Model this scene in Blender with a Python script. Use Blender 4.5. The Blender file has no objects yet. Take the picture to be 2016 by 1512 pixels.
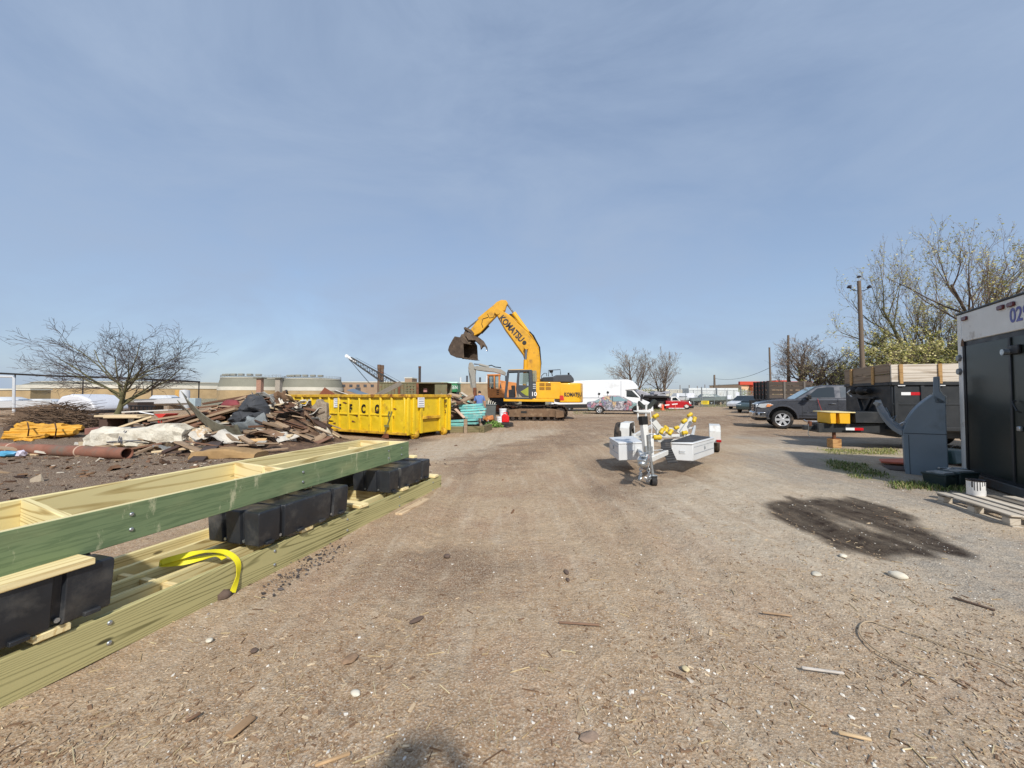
import bpy, bmesh, math, random
import numpy as np
from mathutils import Vector, Matrix, Euler, Quaternion
random.seed(7); rng = np.random.default_rng(7)
SC = bpy.context.scene; COL = SC.collection
R = math.radians
# ------------------------------------------------------------------ camera, sky, sun, exposure
FPX, HOR, CAMH = 760.0, 778.0, 1.5
PITCH = math.atan((HOR-756)/FPX)
cd = bpy.data.cameras.new('Camera'); cam = bpy.data.objects.new('Camera', cd); COL.objects.link(cam)
cam.location = (0, 0, CAMH); cam.rotation_euler = (math.pi/2+PITCH, 0, 0)
cd.sensor_width = 36; cd.lens = 36*FPX/2016; cd.clip_start = .05; cd.clip_end = 6000
SC.camera = cam
SUN_AZ, SUN_EL = R(-90+12), R(40)        # direction towards the sun, measured from +X
sd = Vector((math.cos(SUN_EL)*math.cos(SUN_AZ), math.cos(SUN_EL)*math.sin(SUN_AZ), math.sin(SUN_EL)))
wo = bpy.data.worlds.new('World'); SC.world = wo; wo.use_nodes = True
nt = wo.node_tree; nt.nodes.clear()
def wn(t): return nt.nodes.new(t)
sky = wn('ShaderNodeTexSky'); sky.sky_type = 'NISHITA'; sky.sun_disc = False
sky.sun_elevation = SUN_EL; sky.sun_rotation = math.atan2(sd.x, sd.y)
sky.air_density = 1.0; sky.dust_density = 1.0; sky.ozone_density = 2.0; sky.altitude = 0
tc = wn('ShaderNodeTexCoord'); mp = wn('ShaderNodeMapping'); mp.inputs['Scale'].default_value = (1.0, 1.3, 2.6); mp.inputs['Rotation'].default_value = (.25, .35, .2)
nt.links.new(tc.outputs['Generated'], mp.inputs['Vector'])
no = wn('ShaderNodeTexNoise'); no.inputs['Scale'].default_value = 1.9; no.inputs['Detail'].default_value = 7; no.inputs['Roughness'].default_value = .6; no.inputs['Distortion'].default_value = .5
nt.links.new(mp.outputs[0], no.inputs['Vector'])
mr = wn('ShaderNodeMapRange'); mr.inputs['From Min'].default_value = .32; mr.inputs['From Max'].default_value = .72
mr.inputs['To Min'].default_value = .50; mr.inputs['To Max'].default_value = .97
nt.links.new(no.outputs['Fac'], mr.inputs['Value'])
mx = wn('ShaderNodeMix'); mx.data_type = 'RGBA'
nt.links.new(mr.outputs[0], mx.inputs['Factor']); nt.links.new(sky.outputs[0], mx.inputs['A'])
mx.inputs['B'].default_value = (2.42, 3.08, 4.2, 1)       # thin high cloud veil
bg = wn('ShaderNodeBackground'); bg.inputs['Strength'].default_value = .11
nt.links.new(mx.outputs['Result'], bg.inputs['Color'])
ow = wn('ShaderNodeOutputWorld'); nt.links.new(bg.outputs[0], ow.inputs['Surface'])
sl = bpy.data.lights.new('Sun', 'SUN'); sl.energy = 3.0; sl.angle = R(2.2); sl.color = (1, .95, .87)
so = bpy.data.objects.new('Sun', sl); COL.objects.link(so); so.rotation_euler = sd.to_track_quat('Z', 'Y').to_euler()
so.location = (20, -40, 60)
SC.view_settings.view_transform = 'Standard'; SC.view_settings.look = 'None'
SC.view_settings.exposure = .5; SC.view_settings.gamma = 1
# ------------------------------------------------------------------ helpers: pixels of the photograph to places
def ray(px, py):
    a = (px-1008)/FPX; b = (756-py)/FPX
    return Vector((a, math.cos(PITCH)-b*math.sin(PITCH), math.sin(PITCH)+b*math.cos(PITCH)))
def G(px, py, z=0):
    r = ray(px, py); t = (z-CAMH)/r.z
    return Vector((r.x*t, r.y*t, z))
def D(px, py, d):
    r = ray(px, py); t = d/r.y
    return Vector((r.x*t, d, CAMH+r.z*t))
# ------------------------------------------------------------------ helpers: materials
MATS = {}
def _new(name):
    m = bpy.data.materials.new(name); m.use_nodes = True
    t = m.node_tree; b = t.nodes['Principled BSDF']
    return m, t, b
def lin(c):
    return tuple(((x/255)/12.92 if x/255 <= .04045 else ((x/255+.055)/1.055)**2.4) for x in c)
def mixn(t, fac, a, b, mode='MIX'):
    n = t.nodes.new('ShaderNodeMix'); n.data_type = 'RGBA'; n.blend_type = mode
    for k, v in (('Factor', fac), ('A', a), ('B', b)):
        if hasattr(v, 'links'): t.links.new(v, n.inputs[k])
        elif k == 'Factor': n.inputs[k].default_value = v
        else: n.inputs[k].default_value = (*v[:3], 1)
    return n.outputs['Result']
def noisen(t, vec, scale, detail=5, rough=.55, dist=0):
    n = t.nodes.new('ShaderNodeTexNoise'); n.inputs['Scale'].default_value = scale
    n.inputs['Detail'].default_value = detail; n.inputs['Roughness'].default_value = rough; n.inputs['Distortion'].default_value = dist
    if vec is not None: t.links.new(vec, n.inputs['Vector'])
    return n.outputs['Fac']
def rangen(t, v, a, b, c=0., d=1.):
    n = t.nodes.new('ShaderNodeMapRange'); t.links.new(v, n.inputs['Value'])
    for k, x in (('From Min', a), ('From Max', b), ('To Min', c), ('To Max', d)): n.inputs[k].default_value = x
    return n.outputs[0]
def mathn(t, op, a, b=None):
    n = t.nodes.new('ShaderNodeMath'); n.operation = op
    for i, v in enumerate((a, b)):
        if v is None: continue
        if hasattr(v, 'links'): t.links.new(v, n.inputs[i])
        else: n.inputs[i].default_value = v
    return n.outputs[0]
def objvec(t, scale=(1, 1, 1), rnd=True):
    c = t.nodes.new('ShaderNodeTexCoord'); m = t.nodes.new('ShaderNodeMapping'); m.inputs['Scale'].default_value = scale
    v = c.outputs['Object']
    if rnd:
        oi = t.nodes.new('ShaderNodeObjectInfo'); va = t.nodes.new('ShaderNodeVectorMath'); va.operation = 'ADD'
        mm = mathn(t, 'MULTIPLY', oi.outputs['Random'], 37.)
        t.links.new(v, va.inputs[0]); t.links.new(mm, va.inputs[1]); v = va.outputs[0]
    t.links.new(v, m.inputs['Vector'])
    return m.outputs[0]
def bumpn(t, b, h, strength=.3, dist=.02):
    n = t.nodes.new('ShaderNodeBump'); n.inputs['Strength'].default_value = strength; n.inputs['Distance'].default_value = dist
    t.links.new(h, n.inputs['Height']); t.links.new(n.outputs[0], b.inputs['Normal'])
def M(name, col, rough=.6, metal=0, var=.14, vs=3, bump=0, bs=30, dirt=None, rnd=0, coat=0, bd=.01, stretch=(1, 1, 1)):
    """plain procedural surface: base colour with mottling, optional worn/dirty patches, fine relief"""
    if name in MATS: return MATS[name]
    m, t, b = _new(name); col = lin(col)
    v = objvec(t, stretch)
    f = rangen(t, noisen(t, v, vs, 6), .3, .7, 1-var, 1+var)
    c = mixn(t, 1., (*col,), (1, 1, 1), 'MULTIPLY'); t.links.new(f, c.node.inputs['B'])
    if rnd:
        oi = t.nodes.new('ShaderNodeObjectInfo'); f2 = rangen(t, oi.outputs['Random'], 0, 1, 1-rnd, 1+rnd)
        c = mixn(t, 1., c, (1, 1, 1), 'MULTIPLY'); t.links.new(f2, c.node.inputs['B'])
    if dirt:
        dc, lo, hi, ds = dirt
        c = mixn(t, rangen(t, noisen(t, v, ds, 8, .65), lo, hi), c, lin(dc))
    t.links.new(c, b.inputs['Base Color'])
    rr = rangen(t, noisen(t, v, vs*2.3, 4), .3, .7, max(.03, rough-.12), min(1, rough+.12)); t.links.new(rr, b.inputs['Roughness'])
    b.inputs['Metallic'].default_value = metal
    if coat: b.inputs['Coat Weight'].default_value = coat; b.inputs['Coat Roughness'].default_value = .08
    if bump: bumpn(t, b, noisen(t, v, bs, 6, .6), bump, bd)
    MATS[name] = m; return m
def WOOD(name, c1, c2, rings=9, sc=(.35, 5, 5), rough=.75, rnd=.12, knots=True, dirt=None, grey=None, bump=.25):
    """sawn timber, grain along the piece's own X: growth rings from contour lines of a stretched noise"""
    if name in MATS: return MATS[name]
    m, t, b = _new(name)
    v = objvec(t, sc); n = noisen(t, v, 1.3, 1.2, .35, .3)
    s = mathn(t, 'SINE', mathn(t, 'MULTIPLY', n, rings*6.283))
    ring = rangen(t, s, .4, .98, 0, 1)
    fine = noisen(t, objvec(t, (1.2, 60, 60)), 2.2, 4, .6)
    c = mixn(t, mathn(t, 'MULTIPLY', ring, rangen(t, fine, .3, .6, .55, 1)), lin(c1), lin(c2))
    big = noisen(t, objvec(t, (.8, 2, 2)), 1.1, 4)
    c = mixn(t, rangen(t, big, .35, .7, 0, .5), c, lin(tuple(min(255, x*1.12) for x in c1)))
    if knots:
        vo = t.nodes.new('ShaderNodeTexVoronoi'); vo.inputs['Scale'].default_value = 1.9
        t.links.new(objvec(t, (1, 3.2, 3.2)), vo.inputs['Vector'])
        c = mixn(t, rangen(t, vo.outputs['Distance'], .05, .085, .8, 0), c, lin(tuple(x*.45 for x in c2)))
    if grey: c = mixn(t, rangen(t, noisen(t, objvec(t, (1.5, 8, 8)), 2, 6), .35, .6, 0, .85), c, lin(grey))
    if dirt:
        dc, lo, hi, ds = dirt; c = mixn(t, rangen(t, noisen(t, objvec(t), ds, 7, .65), lo, hi), c, lin(dc))
    oi = t.nodes.new('ShaderNodeObjectInfo'); f2 = rangen(t, oi.outputs['Random'], 0, 1, 1-rnd, 1+rnd)
    c = mixn(t, 1., c, (1, 1, 1), 'MULTIPLY'); t.links.new(f2, c.node.inputs['B'])
    t.links.new(c, b.inputs['Base Color']); b.inputs['Roughness'].default_value = rough; b.inputs['Specular IOR Level'].default_value = .3
    if bump: bumpn(t, b, fine, bump, .004)
    MATS[name] = m; return m
def GLASS(name, col=(30, 40, 45), rough=.05, alpha=None):
    if name in MATS: return MATS[name]
    m, t, b = _new(name); b.inputs['Base Color'].default_value = (*lin(col), 1); b.inputs['Roughness'].default_value = rough
    b.inputs['Specular IOR Level'].default_value = .8
    if alpha is not None: b.inputs['Alpha'].default_value = alpha
    MATS[name] = m; return m
# ------------------------------------------------------------------ helpers: geometry
class MB:
    def __init__(s): s.v = []; s.f = []
    def add(s, vs, fs, T=None):
        o = len(s.v)
        for p in vs:
            p = Vector(p); s.v.append(T @ p if T is not None else p)
        s.f += [tuple(i+o for i in q) for q in fs]; return s
    def box(s, c, d, rot=None, T=None, taper=1.0):
        x, y, z = d[0]/2, d[1]/2, d[2]/2; k = taper
        vs = [(-x, -y, -z), (x, -y, -z), (x, y, -z), (-x, y, -z), (-x*k, -y*k, z), (x*k, -y*k, z), (x*k, y*k, z), (-x*k, y*k, z)]
        m = Matrix.Translation(Vector(c))
        if rot is not None: m = m @ (Euler(rot).to_matrix().to_4x4() if not isinstance(rot, Matrix) else rot)
        if T is not None: m = T @ m
        return s.add(vs, [(0, 3, 2, 1), (4, 5, 6, 7), (0, 1, 5, 4), (1, 2, 6, 5), (2, 3, 7, 6), (3, 0, 4, 7)], m)
    def bb(s, x0, x1, y0, y1, z0, z1, T=None):
        return s.box(((x0+x1)/2, (y0+y1)/2, (z0+z1)/2), (abs(x1-x0), abs(y1-y0), abs(z1-z0)), None, T)
    def prism(s, poly, axis, a0, a1, T=None, top=None):
        """polygon extruded along an axis; axis 'y' takes (x,z) points, 'z' (x,y), 'x' (y,z); top = other polygon at a1"""
        n = len(poly); q = top or poly
        def mk(p, a): return (p[0], a, p[1]) if axis == 'y' else ((p[0], p[1], a) if axis == 'z' else (a, p[0], p[1]))
        vs = [mk(p, a0) for p in poly]+[mk(p, a1) for p in q]
        fs = [tuple(range(n-1, -1, -1)), tuple(range(n, 2*n))]+[(i, (i+1) % n, n+(i+1) % n, n+i) for i in range(n)]
        return s.add(vs, fs, T)
    def loft(s, rings, T=None, cap=True, closed=True):
        n = len(rings[0]); vs = [p for r in rings for p in r]; fs = []
        for k in range(len(rings)-1):
            for i in range(n if closed else n-1):
                j = (i+1) % n; fs.append((k*n+i, k*n+j, (k+1)*n+j, (k+1)*n+i))
        if cap and closed: fs += [tuple(range(n-1, -1, -1)), tuple(range((len(rings)-1)*n, len(rings)*n))]
        return s.add(vs, fs, T)
    def tube(s, pts, r, n=8, cap=True, T=None):
        pts = [Vector(p) for p in pts]; rs = r if isinstance(r, (list, tuple)) else [r]*len(pts); rings = []; prev = None
        for i, p in enumerate(pts):
            d = (pts[min(i+1, len(pts)-1)]-pts[max(i-1, 0)]); d = d.normalized() if d.length > 1e-9 else Vector((0, 0, 1))
            if prev is None: u = d.orthogonal().normalized()
            else:
                u = prev-d*prev.dot(d); u = u.normalized() if u.length > 1e-6 else d.orthogonal().normalized()
            prev = u; w = d.cross(u)
            rings.append([p+(u*math.cos(2*math.pi*k/n)+w*math.sin(2*math.pi*k/n))*rs[i] for k in range(n)])
        return s.loft(rings, T, cap)
    def lathe(s, prof, n=20, axis='z', c=(0, 0, 0), T=None, arc=2*math.pi, cap=True):
        full = abs(arc-2*math.pi) < 1e-6; m = n if full else n+1; rings = []
        for r, h in prof:
            ring = []
            for k in range(m):
                a = arc*k/n; x, y = r*math.cos(a), r*math.sin(a)
                p = {'z': (x, y, h), 'y': (x, h, y), 'x': (h, x, y)}[axis]
                ring.append((p[0]+c[0], p[1]+c[1], p[2]+c[2]))
            rings.append(ring)
        return s.loft(rings, T, cap=full and cap, closed=full)
    def ball(s, c, r, sub=1, sq=(1, 1, 1), jit=0, T=None, rnd=random):
        bm = bmesh.new(); bmesh.ops.create_icosphere(bm, subdivisions=sub, radius=1)
        vs = []
        for v in bm.verts:
            k = 1+rnd.uniform(-jit, jit); vs.append((c[0]+v.co.x*r*sq[0]*k, c[1]+v.co.y*r*sq[1]*k, c[2]+v.co.z*r*sq[2]*k))
        fs = [tuple(v.index for v in f.verts) for f in bm.faces]; bm.free()
        return s.add(vs, fs, T)
    def mesh(s, name, smooth=35, recalc=True):
        me = bpy.data.meshes.new(name); me.from_pydata([tuple(p) for p in s.v], [], s.f); me.validate()
        if recalc:
            bm = bmesh.new(); bm.from_mesh(me); bmesh.ops.recalc_face_normals(bm, faces=bm.faces); bm.to_mesh(me); bm.free()
        if smooth:
            me.polygons.foreach_set('use_smooth', [True]*len(me.polygons)); me.set_sharp_from_angle(angle=R(smooth))
        return me
    def build(s, name, mat, parent=None, bevel=0, seg=2, smooth=35, world=False, kind=None, recalc=True):
        if world and parent is not None:
            inv = wmat(parent).inverted(); s.v = [inv @ Vector(p) for p in s.v]
        return link(name, s.mesh(name, smooth, recalc), mat, parent, bevel, seg, kind)
def wmat(o):
    m = o.matrix_basis.copy()
    return wmat(o.parent) @ m if o.parent else m
def link(name, me, mat, parent=None, bevel=0, seg=2, kind=None):
    o = bpy.data.objects.new(name, me); COL.objects.link(o)
    if mat is not None and not me.materials: me.materials.append(mat)
    if parent is not None: o.parent = parent
    if bevel:
        b = o.modifiers.new('Bevel', 'BEVEL'); b.width = bevel; b.segments = seg; b.limit_method = 'ANGLE'; b.angle_limit = R(32); b.harden_normals = False
    if kind: o['kind'] = kind
    return o
def tag(o, label, cat, group=None):
    o['label'] = label; o['category'] = cat
    if group: o['group'] = group
    return o
def thing(name, label, cat, loc=(0, 0, 0), rz=0, group=None, rot=None):
    o = bpy.data.objects.new(name, None); COL.objects.link(o); o.empty_display_size = .2
    o.location = loc; o.rotation_euler = rot if rot else (0, 0, rz)
    return tag(o, label, cat, group)
def solo(name, mb, mat, label, cat, group=None, loc=None, **k):
    """a thing that is one mesh, with its origin at its base"""
    if loc is None:
        xs = [p[0] for p in mb.v]; ys = [p[1] for p in mb.v]; zs = [p[2] for p in mb.v]
        loc = Vector(((min(xs)+max(xs))/2, (min(ys)+max(ys))/2, min(zs)))
        mb.v = [Vector(p)-loc for p in mb.v]
    o = mb.build(name, mat, None, **k); o.location = loc
    return tag(o, label, cat, group)
def copytree(o, parent=None):
    c = o.copy(); COL.objects.link(c); c.parent = parent
    for ch in [x for x in o.children]: copytree(ch, c)
    return c
def yaw(dx, dy): return math.atan2(dy, dx)
def lumber(name, p0, p1, w, h, mat, parent=None, roll=0, bevel=.004, z='bottom'):
    """a board from p0 to p1 (centre line of its under side), w wide, h high; its own X runs along the grain"""
    p0, p1 = Vector(p0), Vector(p1); d = p1-p0; L = d.length
    mb = MB().box((0, 0, h/2 if z == 'bottom' else 0), (L, w, h))
    o = mb.build(name, mat, None, bevel=bevel, seg=1)
    x = d.normalized(); q = x.to_track_quat('X', 'Z'); m = Matrix.Translation((p0+p1)/2) @ q.to_matrix().to_4x4() @ Matrix.Rotation(roll, 4, 'X')
    if parent is not None: o.parent = parent; m = wmat(parent).inverted() @ m
    o.matrix_basis = m
    return o
def text(name, s, size, mat, parent, loc, rot, bold=.012, xs=1.0, depth=.004, align='CENTER'):
    cu = bpy.data.curves.new(name, 'FONT'); cu.body = s; cu.size = size; cu.align_x = align; cu.align_y = 'CENTER'
    cu.offset = bold*size; cu.extrude = depth; cu.resolution_u = 3
    t = bpy.data.objects.new(name, cu); COL.objects.link(t); dg = bpy.context.evaluated_depsgraph_get()
    me = bpy.data.meshes.new_from_object(t.evaluated_get(dg)); COL.objects.unlink(t); bpy.data.objects.remove(t)
    me.transform(Matrix.Scale(xs, 4, (1, 0, 0))); me.materials.clear(); me.name = name
    o = link(name, me, mat, parent); o.location = loc
    o.rotation_euler = rot if not isinstance(rot, Matrix) else rot.to_euler()
    return o
# vectorised value noise for ground relief and crumpled sheets
def vnoise(x, y, seed=0):
    xi = np.floor(x).astype(np.int64); yi = np.floor(y).astype(np.int64); xf = x-xi; yf = y-yi
    def h(a, b):
        n = (a*374761393+b*668265263+seed*1274126177) & 0x7fffffff
        n = ((n ^ (n >> 13))*1274126177) & 0x7fffffff
        return ((n ^ (n >> 16)) & 0xffff)/65535.
    u = xf*xf*(3-2*xf); w = yf*yf*(3-2*yf)
    return (h(xi, yi)*(1-u)+h(xi+1, yi)*u)*(1-w)+(h(xi, yi+1)*(1-u)+h(xi+1, yi+1)*u)*w
def fbm(x, y, octv=4, seed=0):
    s = 0; a = .5
    for i in range(octv): s = s+a*vnoise(x*2**i, y*2**i, seed+i*7); a *= .5
    return s/(1-.5**octv)
def polymask(X, Y, poly, soft):
    """1 inside a ground polygon, falling to 0 over `soft` metres outside"""
    P = np.array(poly, float); n = len(P); ins = np.zeros(X.shape, bool); dist = np.full(X.shape, 1e9)
    for i in range(n):
        x0, y0 = P[i]; x1, y1 = P[(i+1) % n]
        c = ((y0 > Y) != (y1 > Y)) & (X < (x1-x0)*(Y-y0)/(y1-y0+1e-12)+x0); ins ^= c
        t = np.clip(((X-x0)*(x1-x0)+(Y-y0)*(y1-y0))/((x1-x0)**2+(y1-y0)**2+1e-12), 0, 1)
        dist = np.minimum(dist, np.hypot(X-x0-t*(x1-x0), Y-y0-t*(y1-y0)))
    return np.where(ins, 1., np.clip(1-dist/soft, 0, 1))
# ------------------------------------------------------------------ the ground: one sheet to the horizon
def gp(*pts): return [tuple(G(x, y)[:2]) for x, y in pts]
Z_STAIN = gp((1540, 992), (1600, 986), (1700, 990), (1770, 1015), (1815, 1045), (1865, 1076), (1820, 1084), (1750, 1084), (1680, 1075), (1610, 1048), (1545, 1022))
Z_STREAK = gp((1200, 968), (1222, 948), (1250, 928), (1262, 934), (1240, 958), (1215, 976))  # narrow dark streak left of the trailer tongue
Z_GRAV = [gp((1500, 900), (1560, 893), (1650, 915), (1700, 945), (1640, 955), (1560, 945)), gp((1650, 940), (1760, 930), (1850, 985), (1780, 990)), gp((1880, 1095), (2016, 1075), (2016, 1150), (1950, 1125)),
          gp((1480, 862), (1660, 862), (1660, 878), (1560, 878))]
Z_SOIL = [gp((-400, 905), (230, 905), (430, 902), (640, 870), (820, 868), (760, 885), (430, 915), (0, 990), (-500, 1080)), gp((-500, 838), (600, 838), (640, 870), (430, 902), (-400, 905))]
Z_MUD_SHADE = [gp((905, 905), (1180, 838), (1230, 848), (1060, 890), (990, 915)), gp((1120, 822), (1470, 820), (1500, 830), (1300, 850), (1130, 842)), gp((900, 915), (960, 910), (980, 920), (920, 924)),
         gp((1500, 846), (1640, 850), (1640, 862), (1490, 858)), gp((1190, 905), (1330, 905), (1330, 935), (1210, 935)), gp((850, 1120), (900, 1110), (910, 1120), (870, 1130))]  # also a painted shadow and wet band by the pickup, darker ground under trailer
Z_PALE = [gp((1330, 985), (1480, 930), (1640, 960), (1800, 990), (1960, 1080), (1700, 1130), (1500, 1070)), gp((830, 878), (960, 855), (1090, 846), (990, 872), (880, 900)), gp((1480, 880), (1780, 880), (1800, 895), (1500, 897))]
Z_GREEN = [gp((1625, 886), (1745, 886), (1755, 893), (1640, 893)), gp((1640, 908), (1690, 915), (1735, 940), (1700, 940), (1650, 922))]
def ground_height(X, Y):
    r = np.hypot(X, Y); far = np.clip((45-r)/15, 0, 1)
    z = (fbm(X*3.1, Y*3.1, 4, 3)-.5)*.028+(fbm(X*.55, Y*.55, 3, 9)-.5)*.05
    mud_shade = np.zeros_like(X)
    for p in Z_MUD_SHADE[:2]: mud_shade = np.maximum(mud_shade, polymask(X, Y, p, 1.2))
    soil = np.zeros_like(X)
    for p in Z_SOIL: soil = np.maximum(soil, polymask(X, Y, p, .8))
    z = z+mud_shade*(fbm(X*1.5, Y*4.2, 4, 21)-.42)*.16+soil*(fbm(X*2.2, Y*2.6, 4, 33)-.42)*.15
    # wheel ruts running from the camera towards the excavator
    for k, off in ((-.9, .3), (.8, 0.), (1.3, .05), (2.5, .1), (3.3, .2)):
        c = k+.03*Y+.25*np.sin(Y*.22+off*9); z = z+(-.03*np.exp(-((X-c)/.15)**2)+.012*np.exp(-((np.abs(X-c)-.24)/.08)**2)+.008*np.exp(-((X-c)/.13)**2)*np.sin((Y+X*.6)*38))*np.clip((Y-1.2)/3, 0, 1)*np.clip((26-Y)/8, 0, 1)
    return z*far*np.clip(r/1.2, .2, 1)
def make_ground():
    th = np.concatenate([np.arange(-72, 72.01, .28), np.arange(77, 288, 5)])*math.pi/180
    rr = [.35]
    while rr[-1] < 70: rr.append(rr[-1]*1.0125+.002)
    while rr[-1] < 4500: rr.append(rr[-1]*1.22)
    rr = np.array(rr); T, Rr = np.meshgrid(th, rr); X = Rr*np.sin(T); Y = Rr*np.cos(T)
    Z = ground_height(X, Y); n, m = len(th), len(rr)
    V = np.stack([X, Y, Z], -1).reshape(-1, 3); V = np.vstack([V, [[0, 0, 0]]])
    i = np.arange(n); j = np.arange(m-1); I, J = np.meshgrid(i, j); I2 = (I+1) % n
    F = np.stack([J*n+I, (J+1)*n+I, (J+1)*n+I2, J*n+I2], -1).reshape(-1, 4)[:, ::-1]
    tri = np.stack([np.full(n, n*m), (i+1) % n, i], -1)[:, ::-1]
    me = bpy.data.meshes.new('ground')
    me.vertices.add(len(V)); me.vertices.foreach_set('co', V.ravel())
    nl = F.size+tri.size; me.loops.add(nl); me.loops.foreach_set('vertex_index', np.concatenate([F.ravel(), tri.ravel()]).astype(np.int32))
    me.polygons.add(len(F)+len(tri))
    me.polygons.foreach_set('loop_start', np.concatenate([np.arange(len(F))*4, F.size+np.arange(len(tri))*3]).astype(np.int32))
    me.polygons.foreach_set('use_smooth', np.ones(len(F)+len(tri), bool)); me.update(calc_edges=True); me.validate()
    x, y = V[:, 0], V[:, 1]
    def zone(name, polys, soft, ns, amp, sx=1., sy=1.):
        k = np.zeros(len(V))
        for p in polys: k = np.maximum(k, polymask(x, y, p, soft))
        k = np.clip((k-.5)*1.6+.5+(fbm(x*ns*sx, y*ns*sy, 4, 51)-.5)*amp*(k > 0), 0, 1)
        a = me.attributes.new(name, 'FLOAT', 'POINT'); a.data.foreach_set('value', k.astype(np.float32))
    zone('stain', [Z_STAIN], .3, 2.6, 2.6, 1.8, .6); zone('gravel', Z_GRAV, .9, 1.7, 2.4); zone('soil', Z_SOIL, 1.0, 1.2, 1.2)
    zone('mud_shade', Z_MUD_SHADE+[Z_STREAK], .9, 1.1, 1.8, .7, 1.8); zone('pale', Z_PALE, 1.0, 1.3, 1.6); zone('green', Z_GREEN, .4, 2.5, 2.)
    o = link('ground', me, ground_mat(), None, kind='structure'); return o
def ground_mat():
    m, t, b = _new('dirt_yard')
    c = t.nodes.new('ShaderNodeTexCoord'); v = c.outputs['Object']
    def at(n):
        a = t.nodes.new('ShaderNodeAttribute'); a.attribute_name = n; return a.outputs['Fac']
    tm = t.nodes.new('ShaderNodeMapping'); tm.inputs['Rotation'].default_value = (0, 0, .12); tm.inputs['Scale'].default_value = (2.6, .3, 1); t.links.new(v, tm.inputs['Vector']); tv = tm.outputs[0]
    big = noisen(t, v, .35, 6, .6); mid = noisen(t, v, 2.1, 7, .62); fine = noisen(t, v, 19, 7, .68); grit = noisen(t, v, 85, 4, .7)
    col = mixn(t, rangen(t, big, .36, .64), lin((164, 136, 106)), lin((184, 160, 130)))
    col = mixn(t, rangen(t, mid, .45, .7, 0, .5), col, lin((148, 114, 84)))
    col = mixn(t, rangen(t, mid, .3, .42, .35, 0), col, lin((186, 172, 154)))
    red = noisen(t, v, .8, 7, .65); col = mixn(t, rangen(t, red, .48, .66, 0, .55), col, lin((156, 120, 96)))
    sx = t.nodes.new('ShaderNodeSeparateXYZ'); t.links.new(v, sx.inputs[0])
    col = mixn(t, mathn(t, 'MULTIPLY', rangen(t, sx.outputs[0], .3, 3.5), rangen(t, mid, .3, .6, .3, .8)), col, lin((176, 160, 138)))
    far = rangen(t, sx.outputs[1], 6, 18); col = mixn(t, mathn(t, 'MULTIPLY', far, rangen(t, noisen(t, v, .5, 6, .6), .35, .6, .25, .85)), col, lin((142, 108, 76)))
    veryfar = rangen(t, sx.outputs[1], 48, 60); col = mixn(t, veryfar, col, lin((118, 116, 92)))
    brk = rangen(t, noisen(t, v, 5.5, 8, .72), .36, .64); brk2 = rangen(t, noisen(t, v, 1.4, 8, .7), .38, .6)
    col = mixn(t, mathn(t, 'MULTIPLY', at('pale'), rangen(t, brk, 0, 1, .15, .8)), col, lin((196, 184, 164)))
    col = mixn(t, mathn(t, 'MULTIPLY', at('gravel'), rangen(t, brk, 0, 1, .3, .85)), col, lin((142, 137, 130)))
    trk = noisen(t, tv, 1.0, 6, .6); col = mixn(t, rangen(t, trk, .5, .7, 0, .4), col, lin((138, 112, 88)))
    trk2 = noisen(t, tv, 2.7, 5, .6); col = mixn(t, rangen(t, trk2, .5, .68, 0, .4), col, lin((204, 188, 164)))
    col = mixn(t, mathn(t, 'MULTIPLY', at('soil'), .93), col, mixn(t, mid, lin((112, 88, 70)), lin((78, 60, 48))))
    col = mixn(t, mathn(t, 'MULTIPLY', at('mud_shade'), rangen(t, brk2, 0, 1, .25, .8)), col, lin((112, 86, 66)))  # moist mud brown, carrying the painted shadow band too
    col = mixn(t, mathn(t, 'MULTIPLY', at('green'), rangen(t, fine, .4, .6, .2, .8)), col, lin((120, 122, 72)))
    col = mixn(t, rangen(t, fine, .42, .66, 0, .7), col, mixn(t, 1., col, (.6, .57, .55), 'MULTIPLY'))
    col = mixn(t, rangen(t, grit, .46, .66, 0, .85), col, mixn(t, .65, col, lin((222, 208, 186))))
    vo = t.nodes.new('ShaderNodeTexVoronoi'); vo.inputs['Scale'].default_value = 46; t.links.new(v, vo.inputs['Vector'])
    spk = mathn(t, 'MULTIPLY', rangen(t, vo.outputs['Distance'], .16, .26, 1, 0), rangen(t, mid, .42, .62, .15, 1))
    col = mixn(t, mathn(t, 'MULTIPLY', spk, .6), col, lin((215, 206, 190)))
    vo2 = t.nodes.new('ShaderNodeTexVoronoi'); vo2.inputs['Scale'].default_value = 30; t.links.new(v, vo2.inputs['Vector'])
    col = mixn(t, rangen(t, vo2.outputs['Distance'], .08, .16, .4, 0), col, lin((104, 82, 64)))
    col = mixn(t, mathn(t, 'MULTIPLY', at('stain'), mathn(t, 'MULTIPLY', rangen(t, brk, 0, 1, .82, 1.0), rangen(t, trk2, .42, .66, 1, .85))), col, lin((50, 40, 34)))
    t.links.new(col, b.inputs['Base Color']); b.inputs['Roughness'].default_value = .95; b.inputs['Specular IOR Level'].default_value = .1
    h = mathn(t, 'ADD', mathn(t, 'MULTIPLY', fine, 1.), mathn(t, 'ADD', mathn(t, 'MULTIPLY', grit, .35), mathn(t, 'MULTIPLY', rangen(t, vo.outputs['Distance'], 0, .4, 1, 0), .4)))
    h = mathn(t, 'ADD', h, mathn(t, 'MULTIPLY', brk, .8)); bumpn(t, b, h, .55, .03)
    return m
make_ground()
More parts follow.
